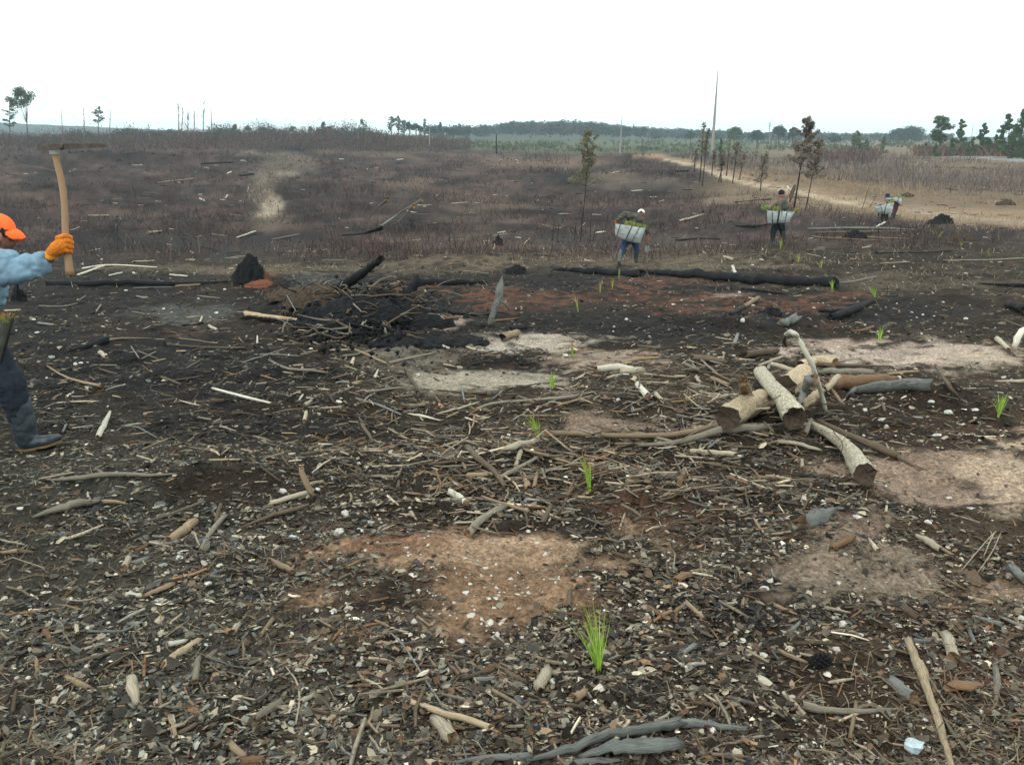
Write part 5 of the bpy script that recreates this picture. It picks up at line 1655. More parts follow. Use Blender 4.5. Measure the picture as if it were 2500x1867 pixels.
CHAR_EARTH = plain('charred_crumbly_wood', (.0095, .0095, .011), .95, .7, 14, .05)
RED_EARTH = plain('red_clay', (.17, .066, .036), .95, .35, 20, .02)
BROWN_EARTH = plain('brown_crumbly_earth', (.06, .042, .03), .95, .5, 25, .03)
q = at(612, 686)
e = empty('stump', q, 'charred black cone shaped stump with a red-brown burnt side', 'stump')
for nm, (px, py, w, h), m, sd, pw, ln in (('charred_wood', (606, 682, 84, 66), CHAR_EARTH, 3, .75, .10), ('red_side', (636, 684, 52, 44), plain('rusty_burnt_wood', (.15, .075, .045), .95, .4, 20, .02), 5, .8, -.2),
                                          ('clay_foot', (630, 694, 80, 16), RED_EARTH, 9, .9, 0)):
    o, qq, _, _ = lump(nm, px, py, w, h, m, None, None, sd, pw=pw, lean=ln, rg=.38)
    o.parent = e
    o.location = qq - q
# root heap
q = at(880, 790)
heap = empty('root_heap', q, 'large black heap of burnt roots and earth with a log leaning out', 'root heap')
for k, (px, py, w, h, sd) in enumerate([(860, 775, 290, 54, 11), (930, 765, 220, 38, 12), (790, 735, 200, 42, 13), (1040, 790, 150, 26, 15), (1120, 835, 170, 16, 17), (1010, 835, 240, 18, 18), (720, 720, 150, 20, 19)]):
    o, qq, _, _ = lump('burnt_earth', px, py, w, h, CHAR_EARTH if k not in (2, 6) else BROWN_EARTH, None, None, sd, depth=.7, pw=.9)
    o.parent = heap
    o.location = qq - q
r_ = random.Random(5)
for k in range(280):
    px, py = min(1180, max(690, r_.gauss(890, 110))), 690 + r_.random() * 130
    h0 = r_.uniform(.0, .38) * max(0, 1 - abs(px - 870) / 200)
    p = at(px, py, h0)
    a, el, L = r_.uniform(0, 6.28), r_.uniform(-.25, .35), r_.uniform(.12, .75)
    dvec = Vector((math.cos(a) * math.cos(el), math.sin(a) * math.cos(el) * .6, math.sin(el)))
    tube_obj('root', [tube([p, p + dvec * L * .5 + Vector((0, 0, r_.uniform(-.05, .08))), p + dvec * L], [r_.uniform(.008, .022), .003], seg=5, n=6, kink=.6, seed=k)],
             [WM[r_.choice(['char', 'char', 'brown', 'brown', 'greytan', 'mixed'])], END_CHAR], heap)
pts = []
for k in range(2600):
    px, py = rnd.gauss(900, 95), rnd.gauss(775, 38)
    pts.append((px, py))
cx, cy, cz, sz = [], [], [], []
for px, py in pts[:900]:
    p = at(px, py, rnd.uniform(0, .22) * max(0, 1 - abs(px - 880) / 190))
    cx.append(p.x); cy.append(p.y); cz.append(p.z); sz.append(math.exp(rnd.gauss(math.log(.026), .45)))
cx, cy, cz, sz = map(np.array, (cx, cy, cz, sz))
n = len(cx)
oc = np.array([(1, 0, 0), (0, 1, 0), (-1, 0, 0), (0, -1, 0), (0, 0, 1), (0, 0, -1)], float)
V = oc[None] * rng.uniform(.5, 1.4, (n, 6, 3)) * sz[:, None, None] + np.stack([cx, cy, cz], -1)[:, None]
tri = np.array([(0, 1, 4), (1, 2, 4), (2, 3, 4), (3, 0, 4), (1, 0, 5), (2, 1, 5), (3, 2, 5), (0, 3, 5)])
F = (np.arange(n)[:, None, None] * 6 + tri[None]).reshape(-1, 3)
o = obj('burnt_clods', mesh_np('burnt_clods', V.reshape(-1, 3) - np.array(heap.location), F), CHAR_EARTH, heap)
o['kind'] = 'stuff'
# small burnt clod mounds at right
for (px, py, w, h, m, lab, sd) in [(2085, 585, 75, 26, CHAR_EARTH, 'dark mound of burnt earth beside the right field edge', 21), (2295, 545, 64, 24, CHAR_EARTH, 'low black hollow-topped burnt patch below the track', 22),
                                   (2350, 590, 70, 28, BROWN_EARTH, 'dark brown earth mound right of the far planters', 23), (2455, 502, 52, 18, BROWN_EARTH, 'small brown earth heap beside the right hand track', 24),
                                   (2215, 478, 34, 8, BROWN_EARTH, 'tiny brown earth heap on the grass behind the track', 25), (45, 735, 40, 46, CHAR_EARTH, 'small charred stub behind the near planter', 26),
                                   (1215, 600, 30, 26, CHAR_EARTH, 'small burnt stump in the field left of the white-capped planter', 27),
                                   (1260, 665, 60, 20, CHAR_EARTH, 'low black clod left of the white-capped planter', 28), (1880, 770, 70, 24, CHAR_EARTH, 'black crumbly clod behind the log pile', 30)]:
    lump('earth_mound', px, py, w, h, m, lab, 'earth mound', sd, pw=.9, dens=14)


# ------------------------------------------------------------------ pine seedlings
SEED_MAT = vcol_mat('seedling_needles', .5, .12, spec=.3)
SEED_STEM = plain('seedling_stem', (.20, .16, .06), .8, .2)


def tuft(r_, n, H, spread, lean=0, w=.0011, tip=(.30, .16, .03), green=(.20, .42, .035), fall=.25, base_w=.010, tipfrac=.3):
    V, F, C = [], [], []
    for i in range(n):
        a = r_.uniform(0, 6.28)
        rad = abs(r_.normal(0, 1)) * spread
        h = H * r_.uniform(.55, 1.0) * (1 - .25 * rad / (spread * 3 + 1e-6))
        d = np.array([math.cos(a) * rad + lean, math.sin(a) * rad, 1.0])
        b = np.array([math.cos(a) * base_w * r_.random(), math.sin(a) * base_w * r_.random(), r_.uniform(0, .06) * H])
        side = np.array([r_.normal(), r_.normal(), 0])
        side /= np.linalg.norm(side) + 1e-6
        c0 = np.array(green) * r_.uniform(.6, 1.25)
        c1 = np.array(tip) * r_.uniform(.7, 1.3)
        if r_.random() < .12:
            c0 = np.array([.30, .26, .12]) * r_.uniform(.6, 1.1)
        bx_, by_ = r_.normal(0, .10, 2)
        prev = None
        for k in range(5):
            t = k / 4
            p = b + d * h * t
            p[0] += lean * h * t * t * .5 + math.cos(a) * fall * h * t * t * rad
            p[1] += math.sin(a) * fall * h * t * t * rad + by_ * h * t ** 3
            p[0] += bx_ * h * t ** 3
            p[2] -= (abs(bx_) + abs(by_)) * h * .5 * t ** 3
            ww = w * (1 - .75 * t)
            V += [p - side * ww, p + side * ww]
            f = max(0, (t - (1 - tipfrac)) / tipfrac) if r_.random() < 1 else 0
            cc = c0 * (1 - f) + c1 * f
            C += [cc, cc]
            if prev is not None:
                F.append((prev, prev + 1, prev + 3, prev + 2))
            prev = len(V) - 2
    return V, F, C


def seedling(px, py, hpx, spread, lean, n, label, tip=(.20, .15, .03), green=(.38, .62, .085), tipfrac=.3, seed=0, w=.0011):
    q = at(px, py)
    d = math.hypot(q.y, q.z - CAMZ)
    H = hpx * d / F_PX * 1.05
    r_ = np.random.default_rng(seed + 500)
    e = empty('pine_seedling', q, label, 'seedling', 'newly planted pine seedlings')
    V, F, C = tuft(r_, n, H, spread, lean, max(w, .00030 * d), tip, green, tipfrac=tipfrac)
    obj('needles', mesh_np('needles', V, F, cols=np.array(C)), SEED_MAT, e)
    Vt, Ft, UV, MI = tube([(0, 0, -.02), (lean * .1 * H, 0, .25 * H)], [.004, .003], seg=6, n=3)
    obj('stem', mesh_np('stem', Vt, Ft, uv=UV), SEED_STEM, e)
    return e


SG = 'newly planted pine seedlings'
seedling(1460, 1638, 200, .13, -.10, 85, 'tall bright green pine seedling standing nearest the camera', seed=1, tipfrac=.35, tip=(.26, .15, .03), w=.0013)
seedling(1440, 1203, 118, .08, -.12, 60, 'bright green seedling with red needle tips in the debris', tip=(.32, .05, .02), tipfrac=.35, seed=2)
seedling(1313, 1068, 66, .17, -.22, 60, 'wide leaning green seedling behind the pale branch butt', seed=3)
seedling(1350, 952, 52, .15, -.08, 50, 'green seedling between the pale branch and sandy patch', seed=4)
seedling(1397, 872, 50, .06, -.03, 36, 'narrow seedling with orange tips on the sandy patch', tip=(.40, .08, .03), tipfrac=.5, green=(.30, .48, .06), seed=5)
seedling(1411, 762, 42, .07, -.12, 24, 'thin yellowish seedling on black ground', tip=(.26, .17, .05), green=(.36, .42, .08), seed=6)
seedling(1465, 716, 36, .08, 0, 24, 'yellow-green seedling left of two on the red clay', green=(.34, .48, .12), seed=7)
seedling(1495, 706, 30, .07, 0, 20, 'yellow-green seedling right of two on the red clay', green=(.36, .42, .08), seed=8)
seedling(1511, 681, 30, .07, 0, 20, 'small seedling in front of the black fallen trunk', green=(.2, .32, .08), seed=9)
seedling(2031, 709, 30, .13, 0, 34, 'green seedling at the right tip of the long black trunk', seed=10)
seedling(2017, 690, 24, .13, -.1, 24, 'small seedling just behind the black trunk tip', seed=11)
seedling(2137, 729, 36, .17, -.35, 34, 'leaning green seedling above the charred log pair', seed=12)
seedling(2147, 831, 40, .12, 0, 36, 'green seedling at the back edge of the pinkish sand', seed=13)
seedling(2437, 1018, 70, .17, .05, 60, 'bushy green seedling near the right edge of the photo', seed=14)
seedling(1905, 609, 30, .09, 0, 26, 'light green seedling at the feet of the black-capped planter', green=(.38, .52, .10), seed=15)
seedling(1949, 641, 26, .10, 0, 24, 'yellow-green seedling right of the black-capped planter', green=(.38, .50, .12), seed=16)
seedling(2005, 654, 24, .12, 0, 22, 'small yellow-green seedling in the dark field behind the trunk tip', green=(.38, .50, .12), seed=17)
seedling(2346, 606, 20, .11, 0, 18, 'tiny seedling beside the dark brown mound', green=(.25, .3, .07), seed=18)
seedling(2414, 626, 24, .12, -.2, 20, 'small green seedling in the dark field at the right', green=(.2, .34, .08), seed=19)
seedling(2280, 574, 18, .25, -.2, 18, 'left one of the two yellow tufts on the black ground', green=(.34, .34, .07), seed=20)
seedling(2293, 580, 20, .25, .2, 18, 'right one of the two yellow tufts on the black ground', green=(.34, .34, .07), seed=21)
seedling(2195, 534, 18, .18, .1, 18, 'yellow-green seedling right of the two far planters', green=(.3, .34, .09), seed=22)
seedling(2234, 535, 14, .15, 0, 14, 'tiny far seedling on the tan grass near the track', green=(.3, .34, .09), seed=23)
seedling(2247, 562, 14, .15, 0, 14, 'tiny bluish green far seedling below the track', green=(.12, .36, .14), seed=24)
seedling(2496, 632, 16, .15, 0, 14, 'tiny far seedling cut by the right edge of the photo', green=(.14, .3, .08), seed=25)
# ------------------------------------------------------------------ trees
LEAF = {}


def leaf_mat(c, nm):
    if nm not in LEAF:
        m, nt, b = new_mat(nm)
        geo = nd(nt, 'ShaderNodeNewGeometry')
        n = noise_n(nt, geo.outputs['Position'], .8, 4)
        nt.links.new(ramp(nt, n, [(.35, [v * .55 for v in c]), (.65, [v * 1.4 for v in c])]), b.inputs['Base Color'])
        b.inputs['Roughness'].default_value = .7
        LEAF[nm] = m
    return LEAF[nm]


BARK = plain('pine_bark', (.085, .07, .06), .95, .35, 6, .01)
BARK_B = plain('burnt_bark', (.028, .025, .025), .95, .35, 12, .01)
BARK_P = plain('bare_pale_trunk', (.30, .27, .24), .9, .3, 6)
BARK_G = plain('bare_grey_trunk', (.15, .13, .13), .9, .3, 6)
GREEN = leaf_mat((.060, .098, .042), 'dark_pine_needles')
GREEN2 = leaf_mat((.075, .12, .04), 'mid_pine_needles')
OLIVE = leaf_mat((.20, .19, .115), 'olive_scorched_needles')
RUST = leaf_mat((.165, .13, .10), 'rusty_scorched_needles')
FARG = leaf_mat((.030, .045, .034), 'far_pine_needles')


def cloud(r_, cen, rad, n, leaf, flat=.8, long=2.5):
    """n leaf triangles spread through ellipsoids"""
    k = r_.integers(0, len(cen), n)
    d = r_.normal(0, 1, (n, 3))
    d /= np.linalg.norm(d, axis=1)[:, None]
    rr = r_.random(n)[:, None] ** .45
    p = cen[k] + d * rr * rad[k][:, None] * np.array([1, 1, flat])
    a = r_.normal(0, 1, (n, 3))
    a /= np.linalg.norm(a, axis=1)[:, None]
    b = np.cross(a, r_.normal(0, 1, (n, 3)))
    b /= np.linalg.norm(b, axis=1)[:, None]
    L = leaf * r_.uniform(.6, 1.4, n)[:, None]
    V = np.stack([p - a * L * long / 2, p + a * L * long / 2, p + b * L], 1)
    return V.reshape(-1, 3)


def tree(px, top, D, cw, style, label, leafm=GREEN, trunkm=BARK, basepx=None, crown=.55, seed=0, group=None, dens=1.0, name='pine_tree', trunk_w=None):
    r_ = np.random.default_rng(seed + int(px))
    bx = px if basepx is None else basepx
    u0 = raydir(bx, 350)[0]
    base = np.array([u0 * D, D, 0.])
    base[2] = float(ground(base[0], base[1])) - .1
    tp = np.array(PP(px, top, D))
    H = tp[2] - base[2]
    R = cw / 2 * D / F_PX
    e = empty(name, base, label, 'tree', group)
    tp = tp - base
    tr = trunk_w or max(.02 * H * .5, .0006 * D)
    mid = tp * .5 + np.array([r_.normal(0, .012) * H, 0, 0])
    toplim = .97 if style != 'snag' else 1
    V, F, UV, MI = tube([(0, 0, 0), mid, tp * toplim], [tr, tr * .75, tr * .25], seg=6, n=9, rough=.04, seed=seed)
    obj('trunk', mesh_np('trunk', V, F, uv=UV, smooth=True), [trunkm], e)
    limbs, cen, rad = [], [], []

    def tpos(t):
        return catmull([(0, 0, 0), mid, tp * toplim], 21)[int(t * 20)]
    if style == 'pine':
        nl = 30
        for i in range(nl):
            t = 1 - crown + crown * (i + .3) / nl
            f = (t - (1 - crown)) / crown
            ext = R * (.45 + .65 * math.sin(math.pi * min(1, .25 + f * .75))) * r_.uniform(.6, 1.15)
            a = r_.uniform(0, 6.28)
            p0 = tpos(min(t, .97))
            p1 = p0 + np.array([math.cos(a) * ext, math.sin(a) * ext, ext * r_.uniform(.05, .5)])
            limbs.append(tube([p0, (p0 + p1) / 2 + [0, 0, ext * .05], p1], [tr * .35, tr * .15], seg=4, n=4, seed=i))
            for s in (.55, .85, 1.05):
                cen.append(p0 + (p1 - p0) * s + r_.normal(0, R * .08, 3))
                rad.append(R * r_.uniform(.17, .30))
        cen.append(tp * .98)
        rad.append(R * .3)
    elif style == 'cone':
        nl = 22
        for i in range(nl):
            t = 1 - crown + crown * (i + .3) / nl
            f = (t - (1 - crown)) / crown
            ext = R * (1.1 - .95 * f) * r_.uniform(.6, 1.15)
            a = r_.uniform(0, 6.28)
            p0 = tpos(min(t, .97))
            p1 = p0 + np.array([math.cos(a) * ext, math.sin(a) * ext, ext * r_.uniform(.1, .6)])
            limbs.append(tube([p0, p1], [tr * .3, tr * .12], seg=4, n=3, seed=i))
            for s in (.5, .95):
                cen.append(p0 + (p1 - p0) * s)
                rad.append(R * r_.uniform(.18, .3) * (1.1 - .5 * f))
    elif style == 'round':
        for i in range(26):
            a, el = r_.uniform(0, 6.28), r_.uniform(-.4, 1.5)
            rr = R * r_.uniform(.4, .8)
            hc = H * (1 - crown * .55)
            cen.append(np.array([math.cos(a) * math.cos(el) * rr, math.sin(a) * math.cos(el) * rr, hc + math.sin(el) * min(rr, H * crown * .42)]))
            rad.append(R * r_.uniform(.22, .38))
            if i < 8:
                limbs.append(tube([tpos(.4), cen[-1]], [tr * .4, tr * .15], seg=4, n=3, seed=i))
    elif style == 'sapling':
        nl = 34
        for i in range(nl):
            t = 1 - crown + crown * (i + .2) / nl
            f = (t - (1 - crown)) / crown
            ext = R * (1.15 - .75 * f) * r_.uniform(.5, 1.2)
            a = r_.uniform(0, 6.28)
            p0 = tpos(min(t, .97))
            p1 = p0 + np.array([math.cos(a) * ext, math.sin(a) * ext, ext * r_.uniform(.3, 1.0)])
            limbs.append(tube([p0, (p0 + p1) / 2 - [0, 0, ext * .1], p1], [tr * .32, tr * .12], seg=4, n=4, seed=i))
            for s in (.45, .75, 1.0):
                cen.append(p0 + (p1 - p0) * s + r_.normal(0, .03, 3))
                rad.append(R * r_.uniform(.13, .26))
    else:
        nl = 5 if cw < 8 else 15
        for i in range(nl):
            t = r_.uniform(.3, .92)
            ext = R * r_.uniform(.4, 1.2)
            a = r_.uniform(0, 6.28)
            p0 = tpos(t)
            p1 = p0 + np.array([math.cos(a) * ext, math.sin(a) * ext * .5, ext * r_.uniform(.8, 2.5)])
            limbs.append(tube([p0, (p0 + p1) / 2 + [r_.normal(0, .1) * ext, 0, 0], p1], [tr * .45, tr * .15], seg=4, n=4, seed=i))
    if limbs:
        V, F, UV, MI = join(limbs)
        obj('limbs', mesh_np('limbs', V, F, uv=UV), [trunkm], e)
    if cen:
        pxarea = (cw * .41) * (H * crown / D * F_PX * .41)
        n = int(np.clip(pxarea * (6.0 if style != 'sapling' else 5.5) * dens, 120, 5200))
        lf = max(.02, D * .00075) if style != 'sapling' else max(.010, D * .0006)
        V = cloud(r_, np.array(cen), np.array(rad), n, lf, long=2.2 if style != 'sapling' else 4.5)
        obj('crown', mesh_np('crown', V, np.arange(len(V)).reshape(-1, 3)), leafm, e)
    return e


T = tree
ORD = ['first', 'second', 'third', 'fourth', 'fifth', 'sixth', 'seventh', 'eighth', 'ninth', 'tenth', 'eleventh', 'twelfth', 'thirteenth', 'fourteenth']
T(66, 211, 205, 78, 'round', 'tall lone pine with a rounded crown at the far left skyline', crown=.46, dens=.55, seed=1)
T(23, 236, 215, 28, 'pine', 'small thin pine left of the tall lone pine on the skyline', crown=.6, dens=.5, seed=2)
T(240, 257, 200, 22, 'pine', 'thin small-crowned pine between bare trunks on the left skyline', crown=.40, dens=.6, seed=3)
SN = 'bare dead trunks on the left skyline'
for k, (px, top, cw, lab) in enumerate([(150, 268, 6, 'short bare dead trunk right of the tall lone pine'), (204, 262, 10, 'bare forked dead trunk left of the thin small-crowned pine'), (270, 264, 6, 'single straight dead trunk right of the thin small-crowned pine'),
                                        (362, 300, 12, 'low twiggy dead tree on the left ridge'), (434, 250, 14, 'leftmost bare forked tree of the dead cluster on the ridge'), (447, 258, 10, 'second bare tree of the dead cluster on the ridge'),
                                        (459, 276, 24, 'low bushy bare tree in the middle of the dead cluster'), (475, 268, 8, 'thin straight bare tree in the dead cluster on the ridge'),
                                        (499, 240, 16, 'tallest bare tree of the dead cluster on the ridge'), (515, 254, 6, 'rightmost thin bare trunk of the dead cluster on the ridge')]):
    T(px, top, 200 + k * 3, cw, 'snag', lab, trunkm=BARK_G, basepx=px + rnd.uniform(-6, 6), seed=20 + k, group=SN, name='dead_tree', trunk_w=.13)
T(886, 290, 230, 22, 'pine', 'sparse lone pine left of the tree row on the horizon', crown=.6, dens=.35, seed=31)
T(875, 303, 232, 10, 'snag', 'bare trunk beside the sparse lone pine', trunkm=BARK_G, seed=32, name='dead_tree', trunk_w=.12)
for k, (px, top, cw) in enumerate([(415, 316, 26), (440, 318, 22), (475, 322, 20), (575, 304, 24), (608, 306, 18), (645, 309, 20), (668, 313, 16), (716, 305, 20), (760, 306, 16), (790, 297, 24), (808, 308, 20), (838, 306, 12), (540, 314, 14), (690, 315, 14)]):
    T(px, top, 330, cw, 'round' if k % 3 else 'cone', ORD[sorted([415, 440, 475, 575, 608, 645, 668, 716, 760, 790, 808, 838, 540, 690]).index(px)] + ' from the left of the small pines along the left ridge', leafm=GREEN if k % 2 else GREEN2, crown=.8, seed=40 + k, group='small pines along the left ridge', dens=.9)
TR = 'pines in the row left of the wooded hill'
for k, (px, top, cw, st, cr) in enumerate([(956, 284, 18, 'pine', .6), (972, 282, 15, 'pine', .6), (987, 293, 14, 'pine', .6), (1000, 289, 26, 'round', .75), (1016, 291, 24, 'round', .75), (1037, 288, 8, 'pine', .6), (1028, 300, 18, 'round', .7),
                                          (1048, 300, 16, 'round', .7), (1060, 299, 20, 'round', .8), (1075, 297, 22, 'cone', .9), (1090, 302, 20, 'round', .8), (1106, 301, 24, 'round', .85), (1124, 306, 20, 'round', .85), (1141, 304, 22, 'round', .85)]):
    T(px, top, 430 + k * 6, cw, st, ORD[sorted([956, 972, 987, 1000, 1016, 1037, 1028, 1048, 1060, 1075, 1090, 1106, 1124, 1141]).index(px)] + ' from the left of the pines beside the wooded hill', leafm=GREEN if st == 'pine' else FARG, crown=cr, seed=60 + k, group=TR, dens=1.1)

# wooded hill, one far-off mass
r_ = np.random.default_rng(3)
xs_top = [1120, 1160, 1200, 1230, 1262, 1290, 1330, 1356, 1385, 1410, 1450, 1500, 1550, 1600, 1700, 1800, 1900, 2000, 2300]
ys_top = [312, 314, 310, 304, 299, 301, 299, 297, 298, 297, 304, 310, 314, 319, 323, 327, 330, 332, 335]
VV = []
for k in range(900):
    px = r_.uniform(1040, 2320) if k % 3 else r_.uniform(1130, 1520)
    D = r_.choice([620, 700, 780, 860, 940, 1000])
    u0 = raydir(px, 340)[0]
    z0 = float(ground0(u0 * D, D))
    zt = float(PP(px, np.interp(px, xs_top, ys_top) + r_.uniform(-3, 9), D).z)
    H = np.clip(zt - z0 if D > 900 else r_.uniform(9, 14), 5, 20)
    if z0 + H > zt + 1.5:
        H = max(4, zt + 1.5 - z0)
    R = r_.uniform(3, 5.5)
    cen = np.array([[u0 * D + r_.normal(0, R * .4), D + r_.normal(0, R * .4), z0 + H * r_.uniform(.45, .9)] for _ in range(7)])
    VV.append(cloud(r_, cen, np.full(7, R * .55), 90, 1.0, long=1.4))
VV = np.concatenate(VV)
fm, nt, b = new_mat('far_wood_foliage')
geo = nd(nt, 'ShaderNodeNewGeometry')
n = noise_n(nt, geo.outputs['Position'], .035, 4)
nt.links.new(ramp(nt, n, [(.38, (.030, .046, .036)), (.52, (.045, .055, .045)), (.66, (.085, .075, .075))]), b.inputs['Base Color'])
obj('wooded_hill', mesh_np('wooded_hill', VV, np.arange(len(VV)).reshape(-1, 3)), fm, kind='stuff')

for k, (px, top, D, cw, st, lm, cr, lab) in enumerate([
        (1686, 315, 480, 26, 'round', FARG, .8, 'small bluish pine left of the tall leaning bare trunk base'), (1792, 309, 420, 46, 'round', GREEN, .75, 'broad round pine right of the tall leaning bare trunk'),
        (1848, 319, 430, 44, 'round', FARG, .75, 'low wide bluish pine beyond the track'), (1902, 301, 400, 40, 'round', FARG, .75, 'loose leafed bluish tree left of the scorched pine pair'),
        (1936, 307, 410, 36, 'round', FARG, .75, 'bluish pine standing behind the scorched pine pair'), (2038, 333, 450, 40, 'round', FARG, .8, 'low bluish pine right of the scorched pine pair'),
        (2094, 319, 260, 36, 'cone', GREEN2, .95, 'mid green bushy pine on the right skyline'), (2117, 340, 240, 20, 'cone', GREEN2, .95, 'low green pine at the foot of the bushy green pine'),
        (2158, 332, 240, 20, 'cone', GREEN2, .95, 'small bright green pine left of the broad domed tree'), (2225, 313, 520, 88, 'round', FARG, .95, 'broad domed bluish tree mass on the right skyline'),
        (2192, 315, 530, 60, 'round', FARG, .95, 'left shoulder tree of the broad domed mass'), (2263, 348, 220, 22, 'cone', GREEN2, .95, 'low green bush pine right of the broad domed mass'),
        (2300, 285, 200, 44, 'pine', GREEN, .6, 'flat-crowned pine on a clear trunk at right'), (2350, 288, 195, 42, 'cone', GREEN2, .9, 'ragged sparse pine right of the flat-crowned pine'),
        (2403, 298, 190, 42, 'cone', GREEN, .85, 'dense dark young pine near the right skyline end'), (2434, 327, 190, 22, 'cone', GREEN2, .9, 'small pine beside the tall pine at the right edge'),
        (2466, 275, 160, 72, 'cone', GREEN, .97, 'tall dense pine next to the right edge'), (2503, 262, 150, 84, 'cone', GREEN, .97, 'tallest dense pine cut by the right edge of the photo'),
        (2545, 262, 150, 60, 'cone', GREEN, .95, 'dense pine just beyond the right edge')]):
    T(px, top, D, cw, st, lab, leafm=lm, crown=cr, seed=90 + k, dens=1.3 if px < 2280 else 2.6)
BP = [(2325, 335, 24), (2378, 332, 22), (2418, 338, 20), (2448, 312, 34), (2482, 300, 44), (2286, 350, 18), (2520, 300, 50), (2366, 345, 16), (2000, 345, 18), (1760, 335, 16)]
for k, (px, top, cw) in enumerate(BP):
    T(px, top, 185 - k, cw, 'cone', ORD[sorted(p_[0] for p_ in BP).index(px)] + ' from the left of the low bushy pines on the right skyline', leafm=GREEN2 if k % 2 else GREEN, crown=.97, seed=150 + k,
      group='low bushy pines on the right skyline', dens=2.0)
T(1879, 297, 405, 22, 'snag', 'pale bare tree beside the loose leafed bluish tree', trunkm=BARK_P, seed=111, name='dead_tree', trunk_w=.15)
T(2134, 331, 405, 30, 'snag', 'twiggy bare tree between two green pines at right', trunkm=BARK_G, seed=112, name='dead_tree', trunk_w=.15)
T(2376, 300, 195, 6, 'snag', 'thin straight dead trunk between the right hand pines', trunkm=BARK_G, seed=113, name='dead_tree', trunk_w=.08)
# rust coloured brush under the right hand pines
x, y, px, py = place(3500, 2230, 2700, 345, 385, 130, 240)
weeds('rusty_brush', x, y, rng.uniform(.6, 2.6, len(x)), palpick(len(x), [(.12, .075, .055), (.16, .10, .065), (.09, .065, .055)]), np.maximum(.03, y * .0009), .4, 2)
x, y, px, py = place(900, 1960, 2140, 355, 400, 100, 200)
weeds('reddish_brush', x, y, rng.uniform(.6, 2.4, len(x)), palpick(len(x), [(.13, .08, .07), (.10, .07, .065)]), np.maximum(.02, y * .0007), .4, 2)

# tall bare trunks
T(1753, 170, 190, 4, 'snag', 'very tall thin pale dead trunk leaning right over the plain', trunkm=BARK_P, basepx=1739, seed=120, name='dead_tree', trunk_w=.34)
T(1519, 284, 205, 4, 'snag', 'pale bare straight trunk on the plain left of the track', trunkm=BARK_P, basepx=1514, seed=121, name='dead_tree', trunk_w=.22)
T(1212, 322, 200, 3, 'snag', 'short black dead trunk in front of the wooded hill', trunkm=BARK_B, seed=122, name='dead_tree', trunk_w=.2)
T(1048, 311, 230, 3, 'snag', 'short pale dead trunk in front of the pine row', trunkm=BARK_P, seed=123, name='dead_tree', trunk_w=.18)
T(1584, 302, 300, 8, 'snag', 'faint thin dead tree between the two pale trunks', trunkm=BARK_G, seed=124, name='dead_tree', trunk_w=.1)

# scorched young pines in the field
def sap(px, top, bpx, brow, cw, cr, lm, lab, seed, tm=BARK_B, dens=.7, tw=None):
    q = at(bpx, brow)
    u, s = raydir(bpx, brow)
    return T(px, top, q.y, cw, 'sapling', lab, leafm=lm, trunkm=tm, basepx=bpx, crown=cr, seed=seed, dens=dens, trunk_w=tw or max(.022, q.y * .0006),
             group='scorched young pines standing in the field')


sap(1437, 308, 1421, 590, 60, .50, OLIVE, 'scorched pine sapling with an olive crown rising left of the white-capped planter', 201, dens=1.0)
sap(1974, 283, 1950, 512, 70, .52, RUST, 'tallest scorched pine with a brown crown right of the black-capped planter', 202, dens=.75, tw=.05)
sap(2000, 338, 1979, 513, 48, .55, RUST, 'shorter scorched pine right beside the tallest rusty one', 203, dens=.6)
for k, (px, top, b, br, cw, cr, lm) in enumerate([(1719, 292, 1713, 445, 20, .5, OLIVE), (1731, 308, 1720, 455, 22, .5, RUST), (1700, 361, 1698, 420, 14, .6, RUST), (1744, 365, 1742, 430, 16, .5, RUST), (1771, 368, 1759, 445, 24, .6, RUST),
                                                  (1762, 372, 1766, 445, 18, .5, RUST), (1803, 346, 1794, 448, 30, .6, RUST), (1818, 375, 1810, 440, 20, .5, RUST), (1868, 373, 1864, 466, 40, .75, RUST), (1783, 335, 1778, 430, 16, .5, OLIVE)]):
    sap(px, top, b, br, cw, cr, lm, ORD[sorted([1719, 1731, 1700, 1744, 1771, 1762, 1803, 1818, 1868, 1783]).index(px)] + ' from the left of the thin saplings along the dirt track', 210 + k, dens=.4)
for k, (px, top, b, br) in enumerate([(1446, 505, 1446, 592), (1353, 538, 1351, 588), (1365, 545, 1364, 590), (1407, 540, 1406, 588), (1453, 560, 1453, 590), (1423, 500, 1421, 592), (1096, 560, 1096, 606), (1110, 575, 1109, 605),
                                      (2122, 455, 2119, 510), (2139, 480, 2135, 508), (1680, 480, 1681, 495), (350, 540, 350, 566), (800, 545, 802, 590)]):
    q = at(b, br)
    T(px, top, q.y, 5, 'snag', unique_label('thin black burnt stem', px, top), trunkm=BARK_B, basepx=b, seed=230 + k, group='thin burnt stems in the dark field', name='dead_sapling', trunk_w=.02)


